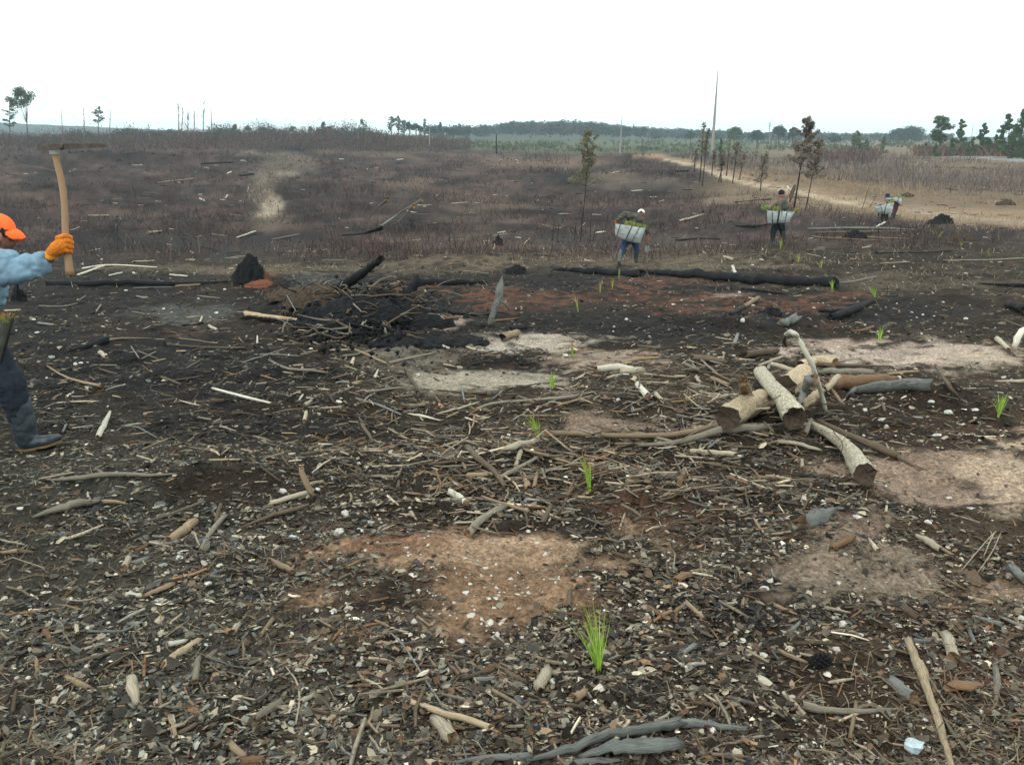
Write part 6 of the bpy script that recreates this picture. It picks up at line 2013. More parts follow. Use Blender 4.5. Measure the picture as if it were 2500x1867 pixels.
# ------------------------------------------------------------------ people
def shell(name, chains, ells, voxel, mat, origin, parent, smooth=4, fold=0.0, fs=14, seed=0, boxes=()):
    """one continuous surface from tapered limbs (lists of (point, radius)) and ellipsoids, fused by a voxel remesh"""
    V, F = [], []

    def add(v, f):
        o = len(V)
        V.extend(v)
        F.extend([tuple(i + o for i in t) for t in f])

    def sphere(c, r, ax=None, n=12, m=8):
        v, f = [], []
        r3 = np.array(r) if np.ndim(r) else np.array([r, r, r])
        M = np.eye(3) if ax is None else ax
        for i in range(m + 1):
            th = math.pi * i / m
            for j in range(n):
                a = 2 * math.pi * j / n
                p = np.array([math.sin(th) * math.cos(a), math.sin(th) * math.sin(a), math.cos(th)]) * r3
                v.append(M @ p + c)
        for i in range(m):
            for j in range(n):
                k = (j + 1) % n
                f.append((i * n + j, (i + 1) * n + j, (i + 1) * n + k, i * n + k))
        add(v, f)
    for ch in chains:
        for (p0, r0), (p1, r1) in zip(ch[:-1], ch[1:]):
            p0, p1 = np.array(p0, float), np.array(p1, float)
            v, f, _, _ = tube([p0, p1], [r0, r1], seg=14, n=4)
            add(v, f)
        for p, r in ch:
            sphere(np.array(p, float), r)
    for c, r, *ax in ells:
        sphere(np.array(c, float), r, ax[0] if ax else None)
    V = np.array(V) - np.array(origin)
    me = mesh_np(name + '_src', V, F)
    tmp = bpy.data.objects.new(name + '_tmp', me)
    COL.objects.link(tmp)
    md = tmp.modifiers.new('r', 'REMESH')
    md.mode = 'VOXEL'
    md.voxel_size = voxel
    if smooth:
        ms = tmp.modifiers.new('s', 'SMOOTH')
        ms.iterations = smooth
        ms.factor = .5
    dg = bpy.context.evaluated_depsgraph_get()
    out = bpy.data.meshes.new_from_object(tmp.evaluated_get(dg))
    out.name = name
    bpy.data.objects.remove(tmp)
    n = len(out.vertices)
    if fold and n:
        co = np.zeros(n * 3, np.float32)
        out.vertices.foreach_get('co', co)
        no = np.zeros(n * 3, np.float32)
        out.vertex_normals.foreach_get('vector', no)
        co, no = co.reshape(-1, 3), no.reshape(-1, 3)
        w = fbm(co[:, 0] * fs + co[:, 1] * fs * .4, co[:, 2] * fs * 1.3 + seed, 3, seed)
        w = 1 - np.abs(w) * 3.2
        co = co + no * (w * fold)[:, None]
        out.vertices.foreach_set('co', co.astype(np.float32).ravel())
        out.update()
    out.polygons.foreach_set('use_smooth', [True] * len(out.polygons))
    return obj(name, out, mat, parent)


def cloth(name, c, vary=.18, scale=40, rough=.9, bm=.002):
    return plain(name, c, rough, vary, scale, bm)


DENIM = cloth('light_blue_shirt_cloth', (.175, .275, .36), .22, 25)
DKTROU = cloth('dark_blue_grey_trousers', (.017, .022, .032), .3, 30)
RUBBER = plain('grey_green_rubber_boot', (.030, .040, .050), .5, .25, 12, 0, 0, .5)
SOLE = plain('yellow_brown_sole', (.24, .17, .08), .7, .2)
SKIN = plain('brown_skin', (.16, .070, .045), .55, .15, 30)
SKINR = plain('reddish_skin', (.30, .13, .11), .55, .15, 30)
GLOVE = cloth('orange_knit_glove', (.58, .17, .02), .35, 70)
CUFFM = cloth('yellow_orange_glove_cuff', (.80, .34, .03), .15, 90)
ORANGE = plain('bright_orange_cap_cloth', (.95, .155, .03), .7, .08, 12)
HAIR = plain('dark_hair', (.012, .010, .009), .7, .3)
METAL = plain('rusty_steel', (.085, .068, .058), .55, .4, 25, 0, .5)
METALW = plain('worn_bright_collar', (.55, .56, .53), .5, .15, 25, 0, .2)


def mkP(D):
    return lambda px, py, dd=0.0: np.array(PP(px, py, D + dd))


# ---- near planter
q0 = at(78, 1100)
D0 = q0.y
M0 = D0 / F_PX * 1.03          # metres per photo pixel there
P = mkP(D0)
near = empty('person', P(40, 1098), 'planter in an orange cap and light blue shirt striding in from the left edge', 'person')
O = near.location
R = lambda r: r * M0
# skin body (covered by clothes) with head and neck
headc = P(-6, 566, .02)
shell('body', [[(P(-30, 632, .02), R(22)), (P(-14, 600, .02), R(20))],
               [(P(-30, 650), R(34)), (P(-50, 720), R(38)), (P(-66, 800), R(36))],
               [(P(-30, 652, -.14), R(26)), (P(48, 661, -.16), R(17)), (P(104, 642, -.13), R(13)), (P(126, 626, -.12), R(12)), (P(152, 604, -.10), R(11))],
               [(P(-40, 655, .18), R(24)), (P(-100, 730, .2), R(16)), (P(-90, 800, .1), R(11))],
               [(P(-62, 812, -.08), R(32)), (P(20, 930, -.08), R(24)), (P(60, 1045, -.06), R(16)), (P(70, 1070, -.05), R(14))],
               [(P(-70, 812, .10), R(32)), (P(-110, 950, .12), R(24)), (P(-190, 1040, .14), R(15)), (P(-170, 1075, .14), R(13))]],
      [(headc, (R(36), R(30), R(44))), (P(6, 590, .02), (R(24), R(22), R(22)))], .014, SKIN, O, near, 4)
shell('face', [[(P(27, 582, .0), R(4)), (P(33, 594, .0), R(5.5))], [(P(16, 606, 0), R(6)), (P(24, 605, 0), R(5))]],
      [(P(20, 590, .0), (R(13), R(20), R(19))), (P(14, 604, 0), (R(13), R(16), R(9))), (P(27, 579, 0), (R(5), R(17), R(5)))], .006, SKIN, O, near, 4)
shell('ear', [], [(P(-1, 578, -.09), (R(7), R(4), R(11)))], .005, SKINR, O, near, 2)
shell('eye', [], [(P(25, 586, -.045), (R(2.5), R(3), R(2)))], .003, HAIR, O, near, 1)
shell('hair', [], [(P(-13, 568, .0), (R(28), R(31), R(26))), (P(6, 568, -.06), (R(4), R(8), R(12)))], .008, HAIR, O, near, 2, .003, 60)
# shirt: torso and both sleeves, folded at the elbow
shell('shirt', [[(P(-34, 645), R(50)), (P(-44, 700), R(50)), (P(-58, 770), R(46))],
                [(P(-24, 655, -.10), R(45)), (P(8, 652, -.14), R(39)), (P(30, 662, -.15), R(29)), (P(50, 662, -.16), R(26)), (P(70, 655, -.15), R(31)), (P(84, 653, -.14), R(29)), (P(96, 648, -.13), R(21))],
                [(P(58, 640, -.16), R(14)), (P(66, 636, -.16), R(13))],
                [(P(80, 636, -.15), R(13)), (P(96, 632, -.14), R(14))],
                [(P(-40, 655, .18), R(34)), (P(-100, 730, .2), R(26)), (P(-92, 780, .1), R(18))]],
      [], .011, DENIM, O, near, 2, .026, 6.5, 3)
shell('sleeve_cuff', [[(P(97, 646, -.13), R(20)), (P(104, 642, -.13), R(19))]], [], .007, cloth('pale_blue_cuff', (.20, .31, .37), .12, 60), O, near, 1, .002, 30)
shell('trousers', [[(P(-62, 800), R(50)), (P(-62, 812, -.06), R(44)), (P(-20, 870, -.08), R(40)), (P(20, 932, -.08), R(37)), (P(40, 985, -.07), R(31)), (P(52, 1020, -.06), R(28))],
                   [(P(-70, 812, .10), R(42)), (P(-110, 950, .12), R(33)), (P(-180, 1030, .14), R(24))]], [], .012, DKTROU, O, near, 2, .010, 12, 8)
shell('boot', [[(P(44, 985, -.07), R(30)), (P(58, 1035, -.06), R(28)), (P(64, 1068, -.05), R(26))],
               [(P(66, 1076, -.05), R(22)), (P(92, 1078, -.05), R(17)), (P(128, 1072, -.05), R(12)), (P(140, 1069, -.05), R(10))],
               [(P(62, 1086, -.05), R(15)), (P(50, 1090, -.05), R(12))]], [], .008, RUBBER, O, near, 3, .004, 14, 5)
shell('boot', [[(P(-180, 1030, .14), R(26)), (P(-175, 1072, .14), R(22)), (P(-120, 1085, .14), R(14))]], [], .012, RUBBER, O, near, 3)
V, F = [], []
op = [(40, 1101), (60, 1103), (90, 1098), (120, 1091), (148, 1080), (152, 1072)]
for px, py in op:
    wdt = .045 if px < 130 else .03
    for s in (-1, 1):
        V.append(P(px, py, -.05 + s * wdt) - np.array(O))
        V.append(P(px, py - 6, -.05 + s * (wdt + .004)) - np.array(O))
for i in range(len(op) - 1):
    a, b = i * 4, i * 4 + 4
    F += [(a, b, b + 1, a + 1), (a + 2, a + 3, b + 3, b + 2), (a, a + 2, b + 2, b), (a + 1, b + 1, b + 3, a + 3)]
F += [(0, 1, 3, 2), (len(V) - 4, len(V) - 2, len(V) - 1, len(V) - 3)]
obj('boot_sole', mesh_np('boot_sole', np.array(V), F), SOLE, near)


# cap with a curved brim
def cap(c, rx, ry, rz, fwd, tilt, mat, parent, O, brim=.09, bw=.085, name='cap', drop=0.0):
    V, F = [], []
    n, m = 20, 8
    for i in range(m + 1):
        th = math.pi / 2 * i / m
        for j in range(n):
            a = 2 * math.pi * j / n
            V.append(np.array([math.sin(th) * math.cos(a) * rx, math.sin(th) * math.sin(a) * ry, math.cos(th) * rz]))
    for i in range(m):
        for j in range(n):
            k = (j + 1) % n
            F.append((i * n + j, (i + 1) * n + j, (i + 1) * n + k, i * n + k))
    if brim:
        o = len(V)
        for i in range(5):
            t = i / 4
            for j in range(9):
                s = (j - 4) / 4
                wdt = bw * math.sqrt(max(0, 1 - (t * .92) ** 2)) if t else bw
                x_ = rx * .92 * math.sqrt(max(0, 1 - (s * bw / ry) ** 2)) + brim * t
                V.append(np.array([x_, s * wdt, .006 - .05 * t * t * (1 if brim > .05 else .5) - (s * s) * .03 - drop * t]))
        nb = len(V) - o
        for v in V[o:o + nb]:
            V.append(v - np.array([0, 0, .006]))
        for i in range(4):
            for j in range(8):
                a = o + i * 9 + j
                F.append((a, a + 9, a + 10, a + 1))
                F.append((a + nb, a + 1 + nb, a + 10 + nb, a + 9 + nb))
                if i == 3:
                    F.append((a + 9, a + 9 + nb, a + 10 + nb, a + 10))
        for i in range(4):
            a = o + i * 9
            F.append((a, a + nb, a + 9 + nb, a + 9))
            a += 8
            F.append((a, a + 9, a + 9 + nb, a + nb))
    from mathutils import Matrix
    Mx = Matrix.Rotation(fwd, 3, 'Z') @ Matrix.Rotation(tilt, 3, 'Y')
    V = [np.array(Mx @ Vector(v)) + np.array(c) - np.array(O) for v in V]
    me = mesh_np(name, np.array(V), F, smooth=True)
    return obj(name, me, mat, parent)


cap(P(-7, 556, .02), R(43), R(30), R(35), math.radians(-4), math.radians(5), ORANGE, near, O, brim=.085, bw=.07, drop=.0)
# gloved hand closed on the handle
HX = lambda y: np.interp(y, [377, 439, 494, 568, 670], [134, 149, 157, 160, 171])
fingers = []
for k, (y_, xr) in enumerate([(579, 173), (591, 176), (602, 176), (613, 173)]):
    kn = P(xr - 14, y_ - 3, -.155)
    fingers.append([(P(xr - 32, y_ + 3, -.150), R(6.5)), (kn, R(6.3)), (P(xr - 1, y_ + 1, -.125), R(5.6)), (P(xr - 1, y_ + 4, -.085), R(5.2)), (P(xr - 10, y_ + 5, -.07), R(4.6))])
shell('glove', fingers + [[(P(126, 619, -.12), R(14)), (P(140, 606, -.135), R(17)), (P(152, 598, -.14), R(17))],
                          [(P(136, 600, -.11), R(9)), (P(150, 582, -.09), R(7)), (P(163, 574, -.08), R(6))],
                          [(P(150, 583, -.14), R(8)), (P(152, 612, -.14), R(9))]], [], .0042, GLOVE, O, near, 1, .0012, 60)
shell('glove_cuff', [[(P(119, 627, -.12), R(13.5)), (P(131, 617, -.12), R(15))]], [], .005, CUFFM, O, near, 1)

# hoe-like planting tool
hoe = empty('planting_hoe', P(150, 500, -.11), 'planting hoe with curved wooden handle held upright, blade at the top', 'tool')
HO = hoe.location
path = [P(134, 377, -.11), P(141, 405, -.11), P(149, 439, -.11), P(157, 494, -.11), P(160, 568, -.11), P(165, 620, -.11), P(171, 671, -.11)]
tube_obj('handle', [tube(path, [R(7), R(7.4), R(7.4), R(7.6), R(8), R(8.6), R(10)], seg=16, n=24, flat=.8)], [WM['handle'], WM['handle']], hoe)
tube_obj('collar', [tube([P(132, 357, -.11), P(133, 378, -.11)], [R(13), R(10)], seg=16, n=4)], [METALW, METALW], hoe)
V, F = [], []
bl = [(92, 360, 7.5, .045), (110, 360, 7.5, .05), (150, 358.5, 7, .052), (200, 357, 6, .05), (240, 356, 5.0, .045), (252, 356.5, 4, .03), (259, 357, 2.5, .012)]
for px, py, hh, dw in bl:
    for s, d_ in ((-1, 1), (1, 1), (1, -1), (-1, -1)):
        V.append(P(px, py + s * hh, -.11 + d_ * dw) - np.array(HO))
for i in range(len(bl) - 1):
    for j in range(4):
        k = (j + 1) % 4
        F.append((i * 4 + j, i * 4 + k, i * 4 + 4 + k, i * 4 + 4 + j))
F += [(3, 2, 1, 0), tuple(len(V) - 4 + j for j in range(4))]
obj('blade', mesh_np('blade', np.array(V), F), METAL, hoe)
tube_obj('bolt', [tube([P(150, 352, -.17), P(150, 366, -.17)], [R(4)], seg=8, n=3)], [METAL, METAL], hoe)


# ---- planting bags
def bag(quad, D, depth, label, mats, straps, group='planting bags carried by the planters', sag=3.0, strapm=None, rim=True):
    """quad: TL, TR, BR, BL in photo px; a bulging open sack with real depth"""
    Pm = mkP(D)
    cpx = np.mean([q[0] for q in quad]), np.mean([q[1] for q in quad])
    e = empty('planting_bag', Pm(*cpx), label, 'bag', group)
    OO = np.array(e.location)
    TL, TR, BR, BL = [np.array(q, float) for q in quad]

    def pos(s, t, o=0.0):       # s 0..1 left to right, t 0..1 top to bottom, front surface
        a = TL * (1 - s) + TR * s
        b = BL * (1 - s) + BR * s
        p = a * (1 - t) + b * t
        p[1] += sag * math.sin(math.pi * s) * t
        bulge = (math.sin(math.pi * s) ** .5) * (math.sin(math.pi * min(1, .15 + t * .85)) ** .6 * .6 + .4)
        return p, -depth * bulge - o
    ns, nt_ = 18, 10
    for nm, sgn, m in (('front', 1, mats[0]), ('back', -1, mats[1])):
        V, F = [], []
        for j in range(nt_ + 1):
            for i in range(ns + 1):
                p, dz = pos(i / ns, j / nt_)
                V.append(Pm(p[0], p[1], dz * sgn + (rnd.random() - .5) * .035) - OO)
        for j in range(nt_):
            for i in range(ns):
                a = j * (ns + 1) + i
                F.append((a, a + 1, a + ns + 2, a + ns + 1) if sgn > 0 else (a, a + ns + 1, a + ns + 2, a + 1))
        obj(nm, mesh_np(nm, np.array(V), F, smooth=True), m, e)
    V, F = [], []
    for i in range(ns + 1):
        for sg in (1, -1):
            p, dz = pos(i / ns, 1)
            V.append(Pm(p[0], p[1], dz * sg) - OO)
    for i in range(ns):
        F.append((i * 2, i * 2 + 2, i * 2 + 3, i * 2 + 1))
    obj('bottom', mesh_np('bottom', np.array(V), F), mats[1], e)
    for (s0, s1, w) in straps:
        pts = []
        for k in range(9):
            t = k / 8
            p, dz = pos(s0 + (s1 - s0) * t, t, .008)
            pts.append(Pm(p[0], p[1], dz))
        tube_obj('strap', [tube(pts, [w * D / F_PX / 2], seg=6, n=14, flat=.5)], [strapm or BLACKW, BLACKW], e)
    return e, pos, Pm


BLACKW = cloth('black_webbing', (.020, .024, .026))
BAGW = plain('pale_grey_bag_canvas', (.36, .39, .38), .8, .38, 5, .03)
BAGD = plain('muddy_bag_underside', (.17, .14, .11), .9, .3, 8)
BAGO = plain('olive_grey_bag_cloth', (.085, .085, .07), .8, .25, 8)

bag([(-95, 790), (36, 776), (2, 900), (-80, 900)], D0 - .12, .12, 'olive grey planting bag hanging at the near planter hip, cut by the left edge', (BAGO, BAGO), [(.97, .97, 5)])


def bundle(px0, py0, px1, py1, D, h, n, label, green, tip, seed=0, spread=.35):
    Pm = mkP(D)
    e = empty('seedling_bundle', Pm((px0 + px1) / 2, (py0 + py1) / 2), label, 'seedlings', 'bundles of seedlings in the planting bags')
    OO = np.array(e.location)
    r_ = np.random.default_rng(seed)
    V, F, C = [], [], []
    for k in range(n):
        t = (k + .5) / n
        c = Pm(px0 + (px1 - px0) * t + r_.normal(0, 1.5), py0 + (py1 - py0) * t, r_.normal(0, .04)) - OO
        v, f, cc = tuft(r_, 9, h * D / F_PX, spread, 0, max(.002, D * .00035), tip, green, base_w=.03)
        o = len(V)
        V += [x_ + c for x_ in v]
        F += [tuple(i + o for i in ff) for ff in f]
        C += cc
    obj('needles', mesh_np('needles', np.array(V), F, cols=np.array(C)), SEED_MAT, e)
    V, F, UV, MI = tube([Pm(px0, py0 + 2) - OO, Pm(px1, py1 + 2) - OO], [2.5 * D / F_PX], seg=6, n=4)
    obj('roots', mesh_np('roots', V, F, uv=UV), SEED_STEM, e)


bundle(-20, 790, 30, 788, D0 - .12, 34, 12, 'red and yellow-green seedling tops in the near planter bag', (.22, .22, .03), (.55, .07, .03), 5, .9)

# ---- middle planters, one routine fed with the joints of each pose
CAMO = cloth('brown_green_patterned_jacket', (.075, .072, .055), .75, 14)
BROWNJ = cloth('brown_work_jacket', (.15, .11, .085), .3, 10)
DARKJ = cloth('dark_grey_green_jacket', (.055, .065, .062), .3, 10)
JEANS = cloth('blue_jeans', (.035, .052, .105), .3, 12)
BLACKT = cloth('black_trousers', (.018, .020, .022), .3, 12)
REDT = cloth('dark_red_trousers', (.13, .045, .052), .4, 8)
GUM = plain('grey_rubber_boots', (.10, .125, .125), .5, .25, 8)
GUMD = plain('dark_rubber_boots', (.035, .037, .036), .6, .25, 8)
CAPW = plain('off_white_cap', (.72, .70, .66), .8, .06, 20)
CAPK = plain('black_knit_cap', (.012, .012, .013), .9, .1)
CAPB = plain('dark_blue_cap', (.015, .03, .07), .9, .1)
REDG = cloth('red_orange_glove', (.42, .10, .045), .2, 20)


def planter(D, foot, label, J, mats, headr=7.5, seed=0):
    """J: dict of joint chains in photo px (x, y, extra depth, radius px)"""
    Pm = mkP(D)
    k = D / F_PX
    e = empty('person', Pm(*foot), label, 'person')
    O_ = e.location
    ch = lambda c, f=1.0: [(Pm(a, b, d_), r * k * f) for a, b, d_, r in c]
    hx, hy, hd = J['head']
    body = [ch(J['torso'], .8), ch([(J['torso'][0][0], J['torso'][0][1], J['torso'][0][2], 4), (hx, hy + 4, hd, 4.2)])]
    body += [ch(J[n_], .8) for n_ in ('armL', 'armR')] + [ch(J[n_] + J[n_.replace('leg', 'boot')][-2:-1], .55) for n_ in ('legL', 'legR')]
    shell('body', body, [(Pm(hx, hy, hd), (headr * k, headr * k * 1.1, headr * k * 1.25)), (Pm(hx + .5, hy + 3, hd + .09), (2 * k, 2.5 * k, 2 * k)),
                         (Pm(hx - headr, hy + 2, hd), (1.6 * k, 1.5 * k, 2.5 * k)), (Pm(hx + headr, hy + 2, hd), (1.6 * k, 1.5 * k, 2.5 * k))], .016, mats['skin'], O_, e, 3)
    shell('jacket', [ch(J['torso']), ch(J['armL']), ch(J['armR'])], [], .02, mats['jacket'], O_, e, 2, .012, 7, seed)
    shell('trousers', [ch(J['hips'])] + [ch(J['legL']), ch(J['legR'])], [], .02, mats['legs'], O_, e, 2, .010, 7, seed + 2)
    for n_, bm in (('bootL', mats['boot']), ('bootR', mats.get('boot2', mats['boot']))):
        shell('boot', [ch(J[n_])], [], .017, bm, O_, e, 2)
    for n_ in ('handL', 'handR'):
        a, b, d_ = J[n_]
        c = Pm(a, b, d_)
        fing = [[(c + np.array([(i - 1.5) * .02, 0, 0]), .012), (c + np.array([(i - 1.5) * .022, .01, -.05 - .01 * (i in (1, 2))]), .010), (c + np.array([(i - 1.5) * .02, .03, -.075]), .009)] for i in range(4)]
        fing.append([(c + np.array([.03, 0, .01]), .013), (c + np.array([.055, .01, -.03]), .011)])
        shell('hand', fing, [(c, (.042, .02, .045))], .008, mats.get('hand', mats['skin']), O_, e, 1)
    return e, Pm, k


# white-capped planter
q = at(1530, 648)
D2 = q.y
e, Pm, k = planter(D2, (1532, 645), 'planter in a white cap, patterned jacket and blue jeans walking away with a slanted bag', {
    'head': (1565.5, 521, .1),
    'torso': [(1553, 532, .05, 11), (1543, 542, .05, 13), (1536, 562, 0, 12), (1538, 578, 0, 11)],
    'armL': [(1543, 529, 0, 9), (1525, 523, -.05, 7.5), (1512, 532, -.1, 5.5), (1506, 538, -.12, 3.8)],
    'armR': [(1566, 538, 0, 8), (1576, 553, 0, 6), (1583, 570, 0, 4.8), (1584, 574, 0, 3.6)],
    'handL': (1503.5, 541, -.12), 'handR': (1582, 583, -.02),
    'hips': [(1538, 575, 0, 12), (1540, 586, 0, 11)],
    'legL': [(1530, 583, 0, 9.5), (1521, 606, -.05, 7.5), (1516, 618, -.1, 6)],
    'legR': [(1549, 588, .1, 9.5), (1554, 606, .12, 7.5), (1554, 616, .1, 6.2)],
    'bootL': [(1518, 612, -.08, 6.5), (1513, 630, -.12, 5), (1512, 638, -.15, 4.5), (1511, 649, -.12, 4.8)],
    'bootR': [(1554, 612, .1, 6.5), (1553, 632, .1, 5.4), (1554, 638, .06, 4.6)]},
    {'skin': SKINR, 'jacket': CAMO, 'legs': JEANS, 'boot': GUM, 'boot2': GUMD, 'hand': REDG}, 7.2, 1)
cap(Pm(1565.5, 519, .1), 8.4 * k, 9 * k, 8.6 * k, math.radians(75), .1, CAPW, e, e.location, brim=.07, bw=.07)
shell('cap_opening', [[(Pm(1561.5, 518.5, -.005), 1.2 * k), (Pm(1565, 516, -.012), 1.5 * k), (Pm(1568.5, 518.5, -.005), 1.2 * k)]], [], .008, HAIR, e.location, e, 1)
shell('sole', [[(Pm(1511, 641, -.2), 4.2 * k), (Pm(1512, 652, -.18), 4.0 * k)]], [], .012, plain('muddy_brown_sole', (.05, .028, .02), .9), e.location, e, 2)
bag([(1502, 546), (1577, 557), (1563, 593), (1501, 574)], D2 - .22, .14, 'white planting bag with dark straps slung low behind the white-capped planter', (BAGW, BAGD),
    [(.17, .08, 1.5), (.55, .42, 3.0), (.80, .66, 1.6)], sag=5)
bundle(1524, 546, 1575, 556, D2 - .2, 10, 22, 'row of yellow-green seedlings in the slanted white bag', (.26, .33, .06), (.30, .30, .08), 6)
t2 = empty('planting_hoe', Pm(1580, 595, -.05), 'planting hoe hanging blade down from the white-capped planter right hand', 'tool')
tube_obj('handle', [tube([Pm(1583, 572, -.05), Pm(1580, 600, -.05)], [1.9 * k], seg=8, n=4)], [WM['orange'], WM['orange']], t2)
V = [Pm(a, b, -.06 + d_) - np.array(t2.location) for d_ in (-.01, .01) for a, b in ((1575, 600), (1586, 600), (1585, 611), (1580, 618), (1574, 614))]
obj('blade', mesh_np('blade', np.array(V), [(0, 1, 2, 3, 4), (9, 8, 7, 6, 5)] + [(i, (i + 1) % 5, (i + 1) % 5 + 5, i + 5) for i in range(5)]), plain('dull_grey_steel', (.22, .23, .22), .5, .3, 12, 0, .4), t2)

# black-capped planter
q = at(1900, 600)
D3 = q.y
e, Pm, k = planter(D3, (1898, 598), 'planter in a black knit cap and brown jacket raising a hoe over one shoulder', {
    'head': (1908.5, 477, .05),
    'torso': [(1906, 494, 0, 11), (1905, 510, 0, 12.5), (1903, 530, 0, 11.5), (1901, 542, 0, 11)],
    'armL': [(1897, 490, 0, 8), (1887, 500, -.08, 6), (1878, 509, -.15, 4.5), (1875, 512, -.18, 3.5)],
    'armR': [(1914, 494, 0, 8), (1921, 505, -.05, 6), (1926, 500, -.1, 4.6), (1927, 498, -.1, 3.6)],
    'handL': (1873, 514, -.2), 'handR': (1927, 495, -.1),
    'hips': [(1901, 540, 0, 11.5), (1901, 550, 0, 11)],
    'legL': [(1892, 550, 0, 8.5), (1888, 568, 0, 7), (1887, 580, 0, 5.8)],
    'legR': [(1908, 550, 0, 8.5), (1911, 568, .05, 7), (1913, 578, .05, 5.8)],
    'bootL': [(1887, 576, 0, 6.2), (1887, 592, 0, 4.8), (1888, 597, -.06, 4.2)],
    'bootR': [(1912, 568, 0, 6.4), (1915, 586, 0, 4.8), (1916, 592, -.05, 4.2)]},
    {'skin': SKINR, 'jacket': BROWNJ, 'legs': BLACKT, 'boot': GUMD, 'boot2': GUMD}, 6.8, 4)
shell('knit_cap', [], [(Pm(1908, 470.5, .05), (7.9 * k, 8.5 * k, 7.6 * k))], .014, CAPK, e.location, e, 2)
shell('vest', [[(Pm(1911, 496, -.05), 9 * k), (Pm(1913, 507, -.06), 10 * k)]], [], .02, DARKJ, e.location, e, 2, .008, 8)
bag([(1870, 514), (1941, 517), (1926, 542), (1873, 544)], D3 - .28, .13, 'square white planting bag with four dark straps behind the black-capped planter', (BAGW, BAGD),
    [(.02, .0, 1.2), (.22, .24, 1.7), (.46, .47, 4.0), (.73, .80, 1.8)], sag=2)
tube_obj('strap_tail', [tube([Pm(1909, 507, -.46), Pm(1909, 527, -.46)], [.8 * k], seg=5, n=3)], [BLACKW, BLACKW], e)
bundle(1888, 513, 1899, 514, D3 - .22, 12, 6, 'green seedlings beside the black-capped planter waist', (.22, .34, .06), (.26, .30, .08), 7)
bundle(1863, 510, 1875, 512, D3 - .25, 13, 7, 'green seedling tuft at the left end of the square white bag', (.26, .40, .08), (.30, .36, .10), 8, .7)
bundle(1940, 514, 1946, 511, D3 - .22, 6, 3, 'small yellow tuft at the right end of the square white bag', (.34, .36, .06), (.34, .34, .08), 9, .6)
t3 = empty('planting_hoe', Pm(1932, 475, -.1), 'planting hoe with long brown blade raised beside the black-capped planter', 'tool')
tube_obj('handle', [tube([Pm(1925, 504, -.1), Pm(1931, 484, -.1)], [2.2 * k, 1.7 * k], seg=8, n=4)], [BLACKW, BLACKW], t3)
V = [Pm(a, b, -.1 + d_) - np.array(t3.location) for d_ in (-.01, .01) for a, b in ((1930, 490), (1926, 482), (1927, 473), (1937, 453), (1941, 450), (1944, 453), (1942, 464), (1935, 484))]
obj('blade', mesh_np('blade', np.array(V), [tuple(range(8)), tuple(range(15, 7, -1))] + [(i, (i + 1) % 8, (i + 1) % 8 + 8, i + 8) for i in range(8)]), plain('muddy_brown_blade', (.11, .075, .045), .7, .3, 12), t3)
tube_obj('handle_end', [tube([Pm(1921.5, 454, -.05), Pm(1929, 468, -.08)], [2.1 * k], seg=8, n=3)], [METALW, METALW], t3)

# two far planters bending down
q = at(2160, 545)
D4 = q.y
e, Pm, k = planter(D4, (2160, 543), 'far planter in black bending forward, hidden behind a pale bag', {
    'head': (2150, 506, .75),
    'torso': [(2153, 504, .5, 6), (2156, 508, .3, 7.5), (2159, 514, .1, 7.5), (2160, 520, 0, 7)],
    'armL': [(2151, 506, .5, 4), (2146, 516, .5, 3.2), (2145, 524, .5, 2.6), (2145, 527, .5, 2.2)],
    'armR': [(2160, 506, .5, 4), (2164, 516, .5, 3.2), (2165, 524, .5, 2.6), (2165, 527, .5, 2.2)],
    'handL': (2145, 529, .5), 'handR': (2165, 529, .5),
    'hips': [(2159, 518, 0, 7.5), (2159, 523, 0, 7)],
    'legL': [(2155, 524, 0, 4.8), (2154, 533, 0, 3.8), (2154, 537, 0, 3.3)],
    'legR': [(2164, 524, 0, 4.8), (2164, 533, 0, 3.8), (2164, 537, 0, 3.3)],
    'bootL': [(2154, 535, 0, 3.6), (2154, 541, 0, 3), (2153, 543, -.1, 2.6)],
    'bootR': [(2164, 535, 0, 3.6), (2164, 541, 0, 3), (2165, 543, -.1, 2.6)]},
    {'skin': SKIN, 'jacket': DARKJ, 'legs': BLACKT, 'boot': GUMD}, 4.6, 6)
shell('cap', [], [(Pm(2149, 503, .78), (5 * k, 5.4 * k, 4.4 * k))], .016, CAPB, e.location, e, 1)
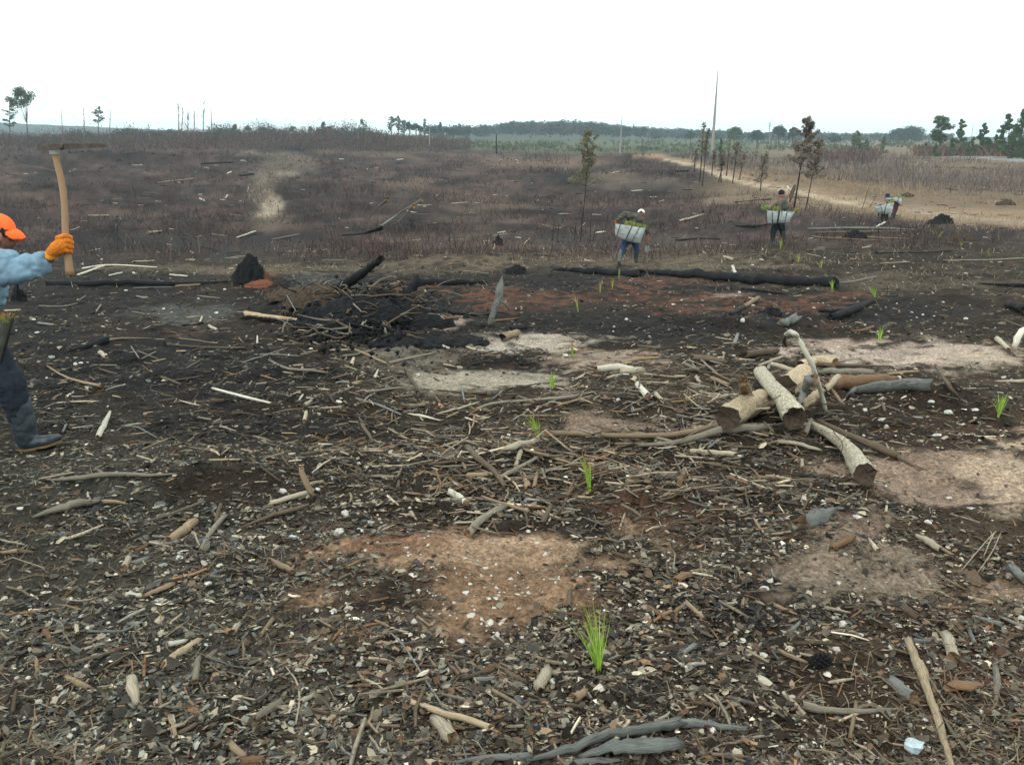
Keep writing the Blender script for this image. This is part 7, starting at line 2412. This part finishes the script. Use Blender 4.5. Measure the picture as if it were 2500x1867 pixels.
bag([(2134, 505), (2183, 494), (2178, 521), (2138, 518)], D4 - .3, .16, 'pale planting bag with crossed straps hiding the nearer far planter', (BAGW, BAGD),
    [(.33, .42, 1.6), (.62, .52, 1.6)], sag=3)
bundle(2168, 497, 2183, 495, D4 - .28, 8, 6, 'yellow-green seedlings on top of the far pale bag', (.36, .38, .06), (.36, .36, .08), 12, .6)
D5 = at(2185, 533).y
e, Pm, k = planter(D5, (2184, 531), 'farthest planter in red trousers and dark blue cap, bending right of the other bag', {
    'head': (2166, 480, .3),
    'torso': [(2172, 486, .2, 6), (2180, 488, .1, 7), (2187, 493, 0, 7.5), (2190, 498, 0, 7)],
    'armL': [(2171, 488, .2, 4), (2168, 498, .2, 3.2), (2168, 508, .2, 2.6), (2168, 511, .2, 2.2)],
    'armR': [(2176, 488, .2, 4), (2175, 500, .2, 3.2), (2175, 510, .2, 2.6), (2175, 513, .2, 2.2)],
    'handL': (2168, 513, .2), 'handR': (2175, 515, .2),
    'hips': [(2189, 497, 0, 7.5), (2187, 502, 0, 6.5)],
    'legL': [(2185, 503, 0, 5), (2182, 514, 0, 4), (2180, 522, 0, 3.4)],
    'legR': [(2189, 503, 0, 4.6), (2187, 514, .1, 3.8), (2183, 522, .1, 3.2)],
    'bootL': [(2180, 520, 0, 3.6), (2178, 529, 0, 3), (2177, 531, -.1, 2.6)],
    'bootR': [(2184, 520, .1, 3.6), (2183, 528, .1, 3), (2183, 530, 0, 2.6)]},
    {'skin': SKIN, 'jacket': DARKJ, 'legs': REDT, 'boot': GUMD}, 4.8, 8)
shell('cap', [], [(Pm(2167, 476.5, .28), (5.6 * k, 6 * k, 5 * k))], .018, CAPB, e.location, e, 1)
bag([(2158, 484), (2203, 482), (2200, 502), (2162, 494)], D5 - .28, .16, 'pale arched planting bag on the back of the farthest planter', (BAGW, BAGD),
    [(.04, .1, 1.3), (.42, .45, 1.8), (.78, .78, 1.5)], sag=-7)
bundle(2190, 482, 2204, 484, D5 - .25, 7, 6, 'green seedling tuft at the right end of the arched bag', (.20, .40, .10), (.24, .34, .08), 13, .6)
